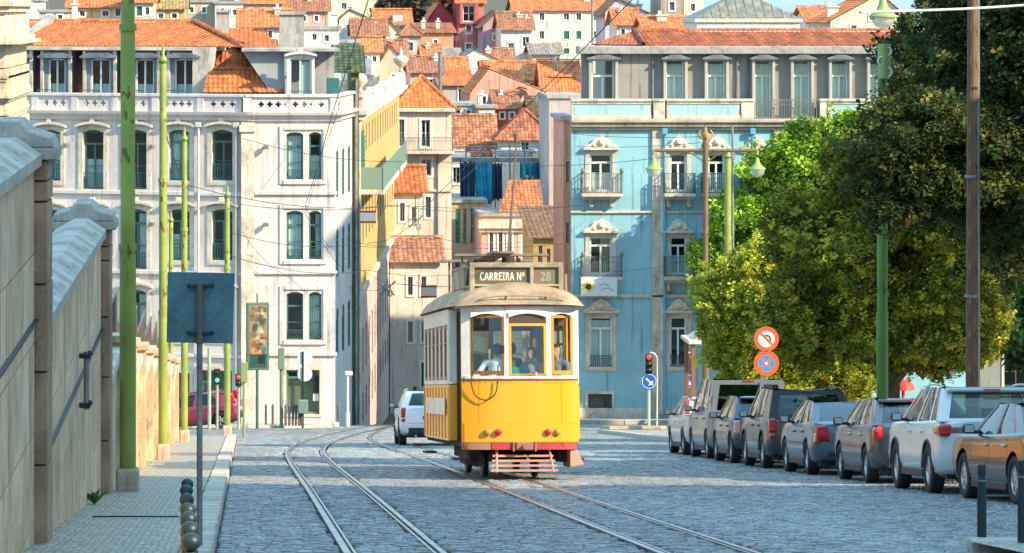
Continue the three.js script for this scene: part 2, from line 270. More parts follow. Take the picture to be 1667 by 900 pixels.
// a house on the far slope, facing the camera: pixel survey of its front at distance D
function house(o) {
  const D = o.D, P = at(o.x0, o.yb, D), W = (o.x1 - o.x0) / FOCAL * D, H = (o.yb - o.yt) / FOCAL * D, dep = o.depth || 8, sx = x => (x - o.x0) / FOCAL * D, sy = y => (o.yb - y) / FOCAL * D;
  const g = thing(o.name || 'hillside_house', o.label, o.category || 'house', P, 0, o.group || 'houses on the far hillside');
  g.rotation.order = 'YXZ'; if (o.turn) { g.rotation.y = o.turn; }
  const col = o.mat || plaster(lin(...o.color)), tone = o.tone || TERRA, holes = [], wins = [];
  for (const w of o.wins || []) { const [x, y, ww, hh, kind] = w; const a = sx(x - ww / 2), b = sx(x + ww / 2), c = sy(y + hh / 2), d = sy(y - hh / 2); holes.push([a, b, c, d]); wins.push([(a + b) / 2, c, b - a, d - c, kind]); }
  const down = o.down === undefined ? 6 : o.down;
  let outline = [[0, -down], [W, -down], [W, H], [0, H]];
  const rh = o.roofH || 0, type = o.roof || 'flat', ax = o.apex === undefined ? 0.5 : o.apex;
  if (type === 'gable') outline = [[0, -down], [W, -down], [W, H], [W * ax, H + rh], [0, H]];
  part('wall', [wallSheet(outline, holes, 0.3)], col, g);
  const cz = -Math.min(2.2, dep * 0.4), sw = [box(0.004, 0.2, -down, H - 0.006, cz - 0.01, -0.301), box(W - 0.2, W - 0.004, -down, H - 0.006, cz - 0.01, -0.301), box(0.2, W - 0.2, H - 0.2, H - 0.008, cz - 0.01, -0.301)], core = [...sw, type === 'gable' ? prism([[0.004, -down], [W - 0.004, -down], [W - 0.004, H - 0.01], [W * ax, H + rh - 0.02], [0.004, H - 0.01]], dep + cz).translate(0, 0, -dep) : box(0.004, W - 0.004, -down, H - 0.004, -dep, cz)];
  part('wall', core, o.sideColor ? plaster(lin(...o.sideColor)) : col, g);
  for (const [cx, y0, w, h, kind] of wins) {
    const far = M.pane, big = w > 0.9;
    const wn = windowAt(g, cx, y0, w, h, { sash: kind === 'g' ? M.sashGreen : M.sashWhite, pane: far, cols: kind === 'd' ? 1 : 2, transom: 0, bars: h > 1.4 ? 1 : 0, fw: Math.min(0.09, w * 0.1), surround: o.noTrim ? 0 : 0.12, trimMat: o.trimMat || M.sashWhite });
    if (kind === 'g') { const sh = M.shutterGreen || (M.shutterGreen = mat(lin(0.02, 0.22, 0.11), 0.6)); const slats = []; for (let k = 0; k < 7; k++) slats.push(box(-w / 2 + 0.03, w / 2 - 0.03, h * k / 7 + 0.02, h * (k + 1) / 7 - 0.02, 0.0, 0.04)); put('shutter', cached(['sh', q3(w), q3(h)].join(), () => join(slats)), sh, wn).position.z = 0.05; }
  }
  const ov = o.over === undefined ? 0.35 : o.over, T = new Tiles(o.seed || Math.round(o.x0 * 7 + o.yt), tone, o.vary || 0.28), pc = o.pitch || 0.27, cc = o.course || 0.34;
  const E = (x, y, z) => V(x, y, z);
  if (type === 'side') { // ridge along the front
    const k = rh / (dep / 2), drop = ov * k, r0 = E(-ov, H + rh, -dep / 2), r1 = E(W + ov, H + rh, -dep / 2);
    T.slope(E(-ov, H - drop + 0.06, ov), E(W + ov, H - drop + 0.06, ov), r1.clone().setY(H + rh + 0.06), r0.clone().setY(H + rh + 0.06), pc, cc).slope(E(W + ov, H - drop + 0.06, -dep - ov), E(-ov, H - drop + 0.06, -dep - ov), r0.clone().setY(H + rh + 0.06), r1.clone().setY(H + rh + 0.06), pc * 2, cc * 2).ridge(r0.clone().setY(H + rh + 0.1), r1.clone().setY(H + rh + 0.1), 0.14);
    part('gable', [prism([[0, 0], [dep, 0], [dep / 2, rh - 0.02]], 0.25).rotateY(Math.PI / 2).translate(0.003, H, 0), prism([[0, 0], [dep, 0], [dep / 2, rh - 0.02]], 0.25).rotateY(Math.PI / 2).translate(W - 0.253, H, 0)], col, g);
  } else if (type === 'gable') { // ridge runs away from the camera
    const xa = W * ax, kl = rh / xa, kr = rh / (W - xa), R0 = E(xa, H + rh + 0.05, ov * 0.6), R1 = E(xa, H + rh + 0.05, -dep);
    T.slope(E(-ov, H - ov * kl + 0.05, -dep), E(-ov, H - ov * kl + 0.05, ov * 0.6), R0, R1, pc, cc).slope(E(W + ov, H - ov * kr + 0.05, ov * 0.6), E(W + ov, H - ov * kr + 0.05, -dep), R1, R0, pc, cc).ridge(R0.clone().setY(H + rh + 0.1), R1.clone().setY(H + rh + 0.1), 0.14);
  } else if (type === 'hip') {
    const m = Math.min(W, dep) / 2 * (o.hip || 1), y0 = H - ov * 0.5 + 0.05, y1 = H + rh, A = E(-ov, y0, ov), B = E(W + ov, y0, ov), C = E(W + ov, y0, -dep - ov), Dd = E(-ov, y0, -dep - ov), R0 = E(m, y1, -dep / 2), R1 = E(Math.max(W - m, m + 0.01), y1, -dep / 2);
    T.slope(A, B, R1, R0, pc, cc).slope(B, C, R1, R1, pc, cc).slope(C, Dd, R0, R1, pc * 2, cc * 2).slope(Dd, A, R0, R0, pc, cc).ridge(A, R0, 0.13).ridge(B, R1, 0.13); if (R0.distanceTo(R1) > 0.3) T.ridge(R0, R1, 0.13);
  } else if (type === 'shed') { // rises away from the camera
    T.slope(E(-ov, H + 0.05, ov), E(W + ov, H + 0.05, ov), E(W + ov, H + rh + 0.05, -dep), E(-ov, H + rh + 0.05, -dep), pc, cc);
    part('gable', [prism([[0, 0], [dep, 0], [dep, rh - 0.02]], 0.25).rotateY(Math.PI / 2).translate(0.003, H, 0), prism([[0, 0], [dep, 0], [dep, rh - 0.02]], 0.25).rotateY(Math.PI / 2).translate(W - 0.253, H, 0)], col, g);
  }
  let roof; if (T.p.length) roof = T.build('roof', g); else roof = part('roof', [box(-0.15, W + 0.15, H, H + 0.22, -dep - 0.1, 0.15)], o.roofMat || M.slab, g);
  for (const c of o.chimneys || []) { const [cx, cyTop, cw, ch] = c; const a = sx(cx - cw / 2), b = sx(cx + cw / 2), t = sy(cyTop), z = -dep * (c[4] || 0.35); const ch1 = part('chimney', [box(a, b, t - ch / FOCAL * D, t, z - 0.7, z), box(a - 0.08, b + 0.08, t, t + 0.12, z - 0.78, z + 0.08), box(a + 0.1, a + 0.3, t + 0.12, t + 0.4, z - 0.5, z - 0.2)], plaster(lin(0.7, 0.66, 0.6)), roof); }
  { const q = hash(Math.round(o.x0), Math.round(o.yt), 5); if (q < 0.75) { const ax0 = W * (0.2 + 0.6 * hash(Math.round(o.x0), 7, 3)), y0 = H + (type === 'flat' ? 0.2 : rh * 0.5), z = -dep * 0.45, hh = rh * 0.5 + 1.5 + q; part('aerial', [cyl(V(ax0, y0, z), V(ax0, y0 + hh, z), 0.025, 0.02, 5), ...[0, 0.18, 0.36, 0.54].map(k => box(ax0 - 0.45 + k * 0.4, ax0 + 0.45 - k * 0.4, y0 + hh - 0.05 - k * 0.6, y0 + hh - 0.025 - k * 0.6, z - 0.012, z + 0.012))], M.galv, roof); } }
  if (o.extra) o.extra(g, sx, sy, W, H, dep);
  return g;
}
// ---------------------------------------------------------------- ground, street, pavements
const asphaltish = mat(lin(0.10, 0.10, 0.10), 0.9, { map: grimeMap });
// the land: one sheet that reaches the horizon; street crest, valley, far hill
function landY(X, D) {
  if (D <= 158) return gy(D) - 0.35;
  const prof = [[158, -17.2], [175, -19.5], [200, -21], [235, -17.5], [270, -12.5], [310, -9.0], [360, -6.2], [430, -3.0], [520, 1.5], [640, 7], [800, 4], [1100, -24], [1600, -40]];
  let y = -40; for (let i = 0; i + 1 < prof.length; i++) if (D < prof[i + 1][0]) { const t = smooth(prof[i][0], prof[i + 1][0], D); y = lerp(prof[i][1], prof[i + 1][1], (t + (D - prof[i][0]) / (prof[i + 1][0] - prof[i][0])) / 2); break; }
  const px = CENTRE_X + X / D * FOCAL, right = smooth(1000, 1350, px) * smooth(175, 240, D);   // the hill ends where the river opens on the right
  return lerp(y, Math.min(y, -16 - D * 0.02), right);
}
{
  const Ds = [-60, -20, 0, 8, 16, 24, 40, 60, 80, 100, 120, 140, 150, 158, 164, 170, 180, 190, 200, 212, 224, 236, 250, 265, 280, 300, 320, 340, 365, 390, 420, 460, 500, 550, 600, 660, 720, 800, 900, 1000, 1100, 1300, 1600, 2200, 3000];
  const N = 70, p = [], idx = [];
  for (const D of Ds) for (let i = 0; i <= N; i++) { const X = lerp(-1, 1, i / N) * (90 + Math.abs(D) * 0.75); const n = D > 200 ? (fbm(X * 0.02 + 50, D * 0.02, 4096, 3, 3) - 0.5) * Math.min(8, (D - 200) * 0.03) : 0; p.push(X, landY(X, D) + n, -D); }
  for (let j = 0; j + 1 < Ds.length; j++) for (let i = 0; i < N; i++) { const a = j * (N + 1) + i, b = a + 1, c = a + N + 1, d = c + 1; idx.push(a, b, c, b, d, c); }
  const g = new THREE.BufferGeometry(); g.setAttribute('position', new THREE.Float32BufferAttribute(p, 3)); g.setIndex(idx); g.computeVertexNormals();
  struct('ground', g, mat(lin(0.12, 0.10, 0.06), 0.95, { map: grimeMap }));
}
// river and its far bank
struct('water', [quadGeo(V(-9000, -42, -1500), V(9000, -42, -1500), V(9000, -42, -16000), V(-9000, -42, -16000))], mat(lin(0.03, 0.10, 0.16), 0.25));
{
  const p = []; for (let i = 0; i < 60; i++) { const x0 = 200 + i * 70, h = k => -42 + 26 + 16 * fbm(k * 0.13, 2, 4096, 5, 3); p.push(quadGeo(V(x0, -43, -11000), V(x0 + 70, -43, -11000), V(x0 + 70, h(i + 1), -11200), V(x0, h(i), -11200))); }
  struct('far_shore_hill', p, mat(lin(0.16, 0.18, 0.14), 0.95));
}
// slanted sheet on the street: x0..x1, D0..D1, lifted by h
const sheet = (x0, x1, D0, D1, h = 0, n = 1) => { const g = []; for (let i = 0; i < n; i++) { const a = lerp(D0, D1, i / n), b = lerp(D0, D1, (i + 1) / n); g.push(quadGeo(V(x0, gy(a) + h, -a), V(x1, gy(a) + h, -a), V(x1, gy(b) + h, -b), V(x0, gy(b) + h, -b))); } return g; };
struct('road', [sheet(-30, 60, 4, 158, -0.045), quadGeo(V(3.5, gy(158) - 0.045, -158), V(9.5, gy(158) - 0.045, -158), V(14, -22, -200), V(8, -22, -200))], M.mortar);

// tram tracks
const trackLine = (x, pts) => new THREE.CatmullRomCurve3(pts.map(([X, D]) => V(X, 0, -D)), false, 'centripetal');
const trackA = trackLine(0, [[1.45, 8], [1.45, 30], [1.45, 55], [1.42, 78], [1.5, 90], [1.95, 103], [2.9, 118], [4.3, 136], [5.7, 152], [6.2, 158]]);
const trackB = trackLine(0, [[4.50, 8], [4.50, 40], [4.50, 70], [4.42, 86], [4.3, 100], [4.45, 115], [5.3, 132], [6.8, 152], [7.4, 158]]);
const railX = []; // [D -> X] of every rail, for setting the stones beside them
function rails(curve, label) {
  const o = new THREE.Group(); o.name = numbered('tram_track'); scene.add(o); o.userData.kind = 'structure';
  for (const s of [-0.45, 0.45]) {
    const pts = curve.getSpacedPoints(160), tab = []; const prof = [[-0.05, -0.04], [-0.05, 0.006], [0.012, 0.008], [0.016, -0.03], [0.045, -0.03], [0.048, 0.004], [0.075, 0.004], [0.075, -0.04]];
    const g = [], rows = pts.map((p, i) => { const t = curve.getTangentAt(i / 160), n = V(-t.z, 0, t.x).normalize(), c = p.clone().addScaledVector(n, s); tab.push([-c.z, c.x]); const m = s < 0 ? 1 : -1; return prof.map(([a, b]) => { const q = c.clone().addScaledVector(n, a * m); q.y = gy(-q.z) + b; return q; }); });
    for (let i = 0; i < 160; i++) for (let k = 0; k + 1 < prof.length; k++) { const a = rows[i][k], b = rows[i][k + 1], c = rows[i + 1][k + 1], d = rows[i + 1][k]; g.push(s < 0 ? quadGeo(a, b, c, d) : quadGeo(b, a, d, c)); }
    part('rail', g, M.steel, o); railX.push(tab);
  }
}
rails(trackA); rails(trackB);
const railAt = railX.map(t => D => { if (D < t[0][0]) return t[0][1]; for (let i = 0; i + 1 < t.length; i++) if (D <= t[i + 1][0]) return lerp(t[i][1], t[i + 1][1], (D - t[i][0]) / (t[i + 1][0] - t[i][0])); return 1e9; });

// basalt setts: far too many to count, laid in rows across the street
{
  const s = []; const top = (a, h) => [V(-a, h, a), V(a, h, a), V(a, h, -a), V(-a, h, -a)], T = top(0.40, 0.5), B = top(0.5, 0.25), Z = top(0.49, -0.5);
  const add = (a, b, c, d) => s.push(quadGeo(a, b, c, d));
  add(...T); for (let i = 0; i < 4; i++) { const j = (i + 1) % 4; add(B[i], B[j], T[j], T[i]); add(Z[i], Z[j], B[j], B[i]); }
  const g = join(s), r = rng(5), list = [], q = new THREE.Quaternion(), e = new THREE.Euler();
  const KERB = -0.30;
  let D = 24;
  while (D < 157) {
    const big = D > 80, dl = (big ? 0.17 : 0.115) * (0.92 + r() * 0.16), wl = big ? 0.26 : 0.15, left = D < 112 ? KERB + (D < 40 ? (r()) * 0 : 0) : -8 - (D - 112) * 0.05, right = Math.min(10 + D * 0.105, 26);
    const rx = railAt.map(f => f(D)); let x = left + r() * 0.05; const wob = r() * 10;
    while (x < right) {
      const w = wl * (0.72 + r() * 0.56), cx = x + w / 2; let ok = true;
      for (const k of rx) if (Math.abs(cx - k) < 0.055 + w / 2) ok = false;
      if (ok) list.push([cx, D + (r() - 0.5) * 0.02 + Math.sin(cx * 1.3 + wob) * 0.012, w * 0.93, dl * 0.9, r(), r(), r()]);
      x += w;
    }
    D += dl;
  }
  const im = new THREE.InstancedMesh(g, mat(lin(1, 1, 1), 0.42, { map: grimeMap }), list.length), m = new THREE.Matrix4(), c = new THREE.Color(); im.name = 'basalt_sett_paving';
  list.forEach(([x, d, w, l, a, b, k], i) => {
    e.set(PITCH + (a - 0.5) * 0.045, 0, (b - 0.5) * 0.05); q.setFromEuler(e);
    const und = (fbm(x * 0.5 + 9, d * 0.35, 4096, 8, 2) - 0.5) * 0.012;
    m.compose(V(x, gy(d) - 0.045 + (hash(i, 9, 2) - 0.5) * 0.013 + und, -d), q, V(w, 0.09, l)); im.setMatrixAt(i, m);
    const t = 0.58 + k * 0.84, warm = hash(i, 3, 1), pal = 0.62 + 0.76 * fbm(x * 0.45 + 3, d * 0.11, 4096, 4, 4); c.setRGB(0.272 * t * pal * (1 + 0.12 * warm), 0.306 * t * pal, 0.318 * t * pal); im.setColorAt(i, c);
  });
  im.castShadow = im.receiveShadow = true; im.userData.kind = 'stuff'; scene.add(im);
  tag(im, 'worn grey basalt setts laid in rows across the street', 'paving');
}
// left pavement of small limestone cubes, its kerb of long blocks
const calcada = mat(lin(0.62, 0.58, 0.52), 0.55, { map: calcadaMap, bumpMap: calcadaBump, bumpScale: 0.012 });
struct('pavement', [sheet(-2.6, -0.62, 10, 113, 0.10), sheet(-0.62, -0.2, 10, 29.6, 0.10)], calcada);
{
  const kerb = new THREE.Group(); kerb.name = 'kerb'; scene.add(kerb); kerb.userData.kind = 'structure';
  const r = rng(12), ms = [0.62, 0.55, 0.68].map(k => stone(lin(k, k * 0.93, k * 0.82))); let D = 24;
  while (D < 113) { const l = 0.75 + r() * 0.5, g = cached('kerb' + q3(l), () => join(rbox(-0.15, 0.15, -0.15, 0.13, -l / 2 + 0.008, l / 2 - 0.008, 0.02, 1))); const o = put('kerb_stone', g, ms[Math.floor(r() * 3)], kerb); const d = D + l / 2; o.position.set(-0.46 + (r() - 0.5) * 0.02, gy(d) - 0.015 + r() * 0.012, -d); o.rotation.x = PITCH; D += l; }
  // far corner by the white building
  const far = [[-9, 143.5], [1.2, 143.5], [3.2, 145], [3.75, 148], [3.9, 156]];
  for (let i = 0; i + 1 < far.length; i++) { const a = V(far[i][0], gy(far[i][1]), -far[i][1]), b = V(far[i + 1][0], gy(far[i + 1][1]), -far[i + 1][1]), n = Math.max(1, Math.round(a.distanceTo(b) / 1.1)); for (let k = 0; k < n; k++) { const p = a.clone().lerp(b, (k + 0.5) / n), L = a.distanceTo(b) / n; const o = put('kerb_stone', cached('kf' + q3(L), () => join(rbox(-L / 2 + 0.006, L / 2 - 0.006, -0.15, 0.13, -0.13, 0.13, 0.02, 1))), ms[k % 3], kerb); o.position.copy(p); o.lookAt(p.clone().add(V(-(b.z - a.z), 0, b.x - a.x))); } }
}
{ // far pavement under the white building, plaza pavement on the right
  const poly = [[-40, 143.6], [1.2, 143.6], [3.1, 145.1], [3.65, 148], [3.8, 158], [-40, 158]], s = new THREE.ShapeGeometry(new THREE.Shape(poly.map(p => new THREE.Vector2(p[0], p[1])))), g = clean(s), p = g.attributes.position;
  for (let i = 0; i < p.count; i++) { const x = p.getX(i), d = p.getY(i); p.setXYZ(i, x, gy(d) + 0.1, -d); } g.computeVertexNormals(); const n = g.attributes.normal; if (n.getY(0) < 0) for (let i = 0; i < p.count; i += 3) { const a = [p.getX(i), p.getY(i), p.getZ(i)]; p.setXYZ(i, p.getX(i + 1), p.getY(i + 1), p.getZ(i + 1)); p.setXYZ(i + 1, ...a); } g.computeVertexNormals();
  struct('pavement', [g], calcada);
  struct('pavement', [sheet(12.9, 60, 8, 128, 0.10), sheet(15.0, 60, 166, 178, 0.12), sheet(9, 15.0, 168.5, 178, 0.12)], calcada);
}
{ const kerb = new THREE.Group(); kerb.name = 'plaza_kerb'; scene.add(kerb); kerb.userData.kind = 'structure'; const m = stone(lin(0.55, 0.52, 0.46)); for (let D = 32; D < 128; D += 1.2) { const o = put('kerb_stone', cached('kp', () => join(rbox(-0.14, 0.14, -0.15, 0.13, -0.592, 0.592, 0.02, 1))), m, kerb); o.position.set(12.78, gy(D + 0.6), -D - 0.6); o.rotation.x = PITCH; } 
  for (let x = 9.2; x < 40; x += 1.2) { const d = x < 15 ? 168.3 : 165.85; const o = put('kerb_stone', cached('kq', () => join(rbox(-0.592, 0.592, -0.15, 0.14, -0.14, 0.14, 0.02, 1))), m, kerb); o.position.set(x + 0.6, gy(d), -d); } }
// near corner of pavement with the two tall bollards, bottom right
struct('pavement_corner', [sheet(7.1, 16, 12, 34.9, 0.10)], calcada);
{ const kerb = new THREE.Group(); kerb.name = 'corner_kerb'; scene.add(kerb); kerb.userData.kind = 'structure'; for (let x = 7.1; x < 15; x += 1.1) { const o = put('kerb_stone', cached('kc', () => join(rbox(-0.542, 0.542, -0.15, 0.12, -0.14, 0.14, 0.02, 1))), stone(lin(0.5, 0.48, 0.44)), kerb); o.position.set(x + 0.55, gy(35.05), -35.05); } }

// ---------------------------------------------------------------- retaining wall on the left
const wallStones = [0, 1, 2, 3].map(i => stone(lin(...[[0.84, 0.57, 0.37], [0.87, 0.60, 0.40], [0.80, 0.54, 0.35], [0.85, 0.59, 0.41]][i])));
const copingMat = stone(lin(0.52, 0.48, 0.43)), pillarMat = stone(lin(0.44, 0.29, 0.20));
function retaining(name, label, D0, D1, topY, courseH, blockL, seed, railY) {
  const g = thing(name, label, 'wall', [-2.05, 0, -D0]); const r = rng(seed);
  part('core', [box(-0.55, -0.03, gy(D1) - 0.3, topY - 0.02, -(D1 - D0), 0)], M.mortar, g);
  let y = topY, row = 0;
  while (y > gy(D1) - 0.2) {
    const y0 = y - courseH; let d = -(row % 2) * blockL / 2;
    while (d < D1 - D0) { const a = Math.max(0, d), b = Math.min(D1 - D0, d + blockL); if (b - a > 0.15 && y > gy(D0 + b) - 0.1) { const jit = r() * 0.006; put('stone_block', join(rbox(-0.2, jit, y0 + 0.006, y - 0.006, -b + 0.005, -a - 0.005, 0.008, 1)), wallStones[Math.floor(r() * 4)], g); } d += blockL; }
    y = y0; row++;
  }
  // coping: weathered saddle of long slabs
  for (let d = 0; d < D1 - D0 - 0.05; d += 2.4) { const e = Math.min(D1 - D0, d + 2.4); put('coping_slab', join(prism([[-0.64, 0], [0.08, 0], [0.08, 0.11], [-0.16, 0.27], [-0.36, 0.27], [-0.64, 0.11]], e - d - 0.01, 0.012).translate(0, topY, -e + 0.005)), copingMat, g); }
  // dark level drip strip half way up
  part('drip_rail', [prism([[0, 0], [0.04, 0.005], [0.04, 0.03], [0, 0.035]], D1 - D0).translate(0.004, railY, -(D1 - D0))], M.darkMetal, g);
  return g;
}
retaining('retaining_wall', 'tall beige stone block wall with grey sloping coping at left edge', 14, 34.5, 0.09, 0.86, 2.2, 3, -1.43);
retaining('retaining_wall', 'lower beige stone wall with blue grey coping between two stone pillars', 35.4, 50.4, -1.62, 0.92, 2.5, 4, -2.95);
function pillar(label, D0, D1, topY, capMat) {
  const g = thing('stone_pillar', label, 'pillar', [-2.05, gy(D1), -D0], 0, 'pillars of the retaining wall'), h = topY - gy(D1), L = D1 - D0; let y = -0.2;
  const hs = [0.2, 0.95, 0.9, 0.85, 0.8]; let k = 0; while (y < h - 0.01) { const s = Math.min(hs[k % 5] || 0.9, h - y), w = 0.13 + (k % 2) * 0.004; put('pillar_block', join([rbox(-0.6, w, y + 0.008, y + s - 0.008, -L, 0, 0.012, 1)]), pillarMat, g); y += s; k++; }
  part('joint_filler', [box(-0.58, 0.1, 0, h - 0.02, -L + 0.03, -0.03)], M.mortar, g);
  const c = part('cap', [rbox(-0.72, 0.22, h, h + 0.12, -L - 0.08, 0.08, 0.02, 1), prism([[-0.7, 0], [0.2, 0], [0.16, 0.1], [-0.05, 0.17], [-0.14, 0.27], [-0.36, 0.27], [-0.45, 0.17], [-0.66, 0.1]], L + 0.12, 0.02).translate(0, h + 0.12, -L - 0.06)], capMat, g);
  return g;
}
pillar('brown stone pillar with grey saddle cap, the nearer one', 34.5, 35.4, 0.14, copingMat);
pillar('sunlit stone pillar with pale saddle cap, the farther one', 50.4, 51.3, -1.52, copingMat);
{ const g = thing('pipe_bracket', 'short grey iron pipe bracket fixed on the stone wall', 'bracket', [-1.98, -2.9, -43.2]); part('pipe', [cyl(V(0.05, -0.35, 0), V(0.05, 0.35, 0), 0.035)], M.galv, g); for (const y of [-0.3, 0.3]) part('clamp', [rbox(-0.04, 0.1, y - 0.03, y + 0.03, -0.06, 0.06, 0.01, 1), ball(0.09, y + 0.03, 0, 0.035)], M.darkMetal, g); }
{ // low wall with pilasters and an iron railing above, stepping down the street
  const g = thing('garden_wall', 'low sunlit cream wall with pilasters under an iron railing', 'wall', [-2.05, 0, -51.3]), cream = stone(lin(0.66, 0.50, 0.34)); let d = 0, k = 0;
  const bays = 9, bl = 5.6;
  for (let i = 0; i < bays; i++) {
    const D0 = 51.3 + i * bl, top = gy(D0 + bl * 0.5) + 1.85, z0 = -i * bl, z1 = z0 - bl;
    for (let c = 0; c < 3; c++) { const ya = lerp(gy(D0 + bl) - 0.2, top, c / 3), yb = lerp(gy(D0 + bl) - 0.2, top, (c + 1) / 3); for (let s = 0; s < 2; s++) put('stone_block', join(rbox(-0.4, 0.003 * ((c + s) % 2), ya + 0.005, yb - 0.005, lerp(z0, z1, (s + 1) / 2) + 0.005, lerp(z0, z1, s / 2) - 0.005, 0.008, 1)), wallStones[(i + c + s) % 4 === 0 ? 1 : 0].clone(), g).material = cream; }
    part('coping', [rbox(-0.5, 0.1, top, top + 0.14, z1 + 0.02, z0 - 0.02, 0.02, 1)], M.trim, g);
    part('pilaster', [rbox(-0.45, 0.14, gy(D0 + bl) - 0.1, top + 0.2, z1 - 0.25, z1 + 0.25, 0.015, 1), rbox(-0.5, 0.2, top + 0.2, top + 0.32, z1 - 0.31, z1 + 0.31, 0.02, 1)], cream, g);
    const rg = railGeo(bl - 0.5, 1.05, 0.16, 0.014).map(x => x.rotateY(Math.PI / 2).translate(-0.2, top + 0.14, (z0 + z1) / 2));
    for (let q = 0; q < 8; q++) rg.push(clean(new THREE.TorusGeometry(0.11, 0.014, 5, 14).rotateY(Math.PI / 2).translate(-0.2, top + 0.5, lerp(z0 - 0.6, z1 + 0.6, q / 7))));
    part('railing', rg, mat(lin(0.12, 0.09, 0.07), 0.6), g);
  }
}
// raised garden behind the wall, cream corner of a house at the left edge
struct('garden_bank', [prism([[-40, -25], [-2.6, -25], [-2.6, -2.4], [-40, -2.4]], 16).translate(0, 0, -51), prism([[-40, -25], [-2.6, -25], [-2.6, -0.5], [-40, -0.5]], 20).translate(0, 0, -34.8)], mat(lin(0.1, 0.09, 0.05), 0.95, { map: grimeMap }));
{
  const D = 62, p = at(9, 640, D), g = thing('corner_house', 'cream stone house corner with moulded cornices at the left edge', 'house', p); const cs = stone(lin(0.78, 0.66, 0.50)); const Y = y => (640 - y) / FOCAL * D;
  let k = 0; for (let y = 640; y > -60; y -= 44) put('quoin', join(rbox(-0.9, k % 2 ? 0.05 : 0.0, Y(y) + 0.006, Y(y - 44) - 0.006, -6, 0, 0.015, 1)), cs, g), k++;
  part('wall', [box(-7, -0.9, -3, Y(-60), -6, -0.06)], plaster(lin(0.75, 0.66, 0.55)), g);
  const cor = (y, o, h) => part('cornice', [box(-7, o, Y(y), Y(y) + h * 0.4, -6, o), box(-7, o * 0.6, Y(y) + h * 0.4, Y(y) + h, -6, o * 0.6), box(-7, o * 0.5, Y(y) - h * 0.5, Y(y), -6, o * 0.5)], cs, g);
  cor(72, 0.27, 0.14); cor(128, 0.05, 0.1); cor(160, 0.12, 0.12); cor(188, 0.06, 0.1); cor(10, 0.14, 0.2);
}
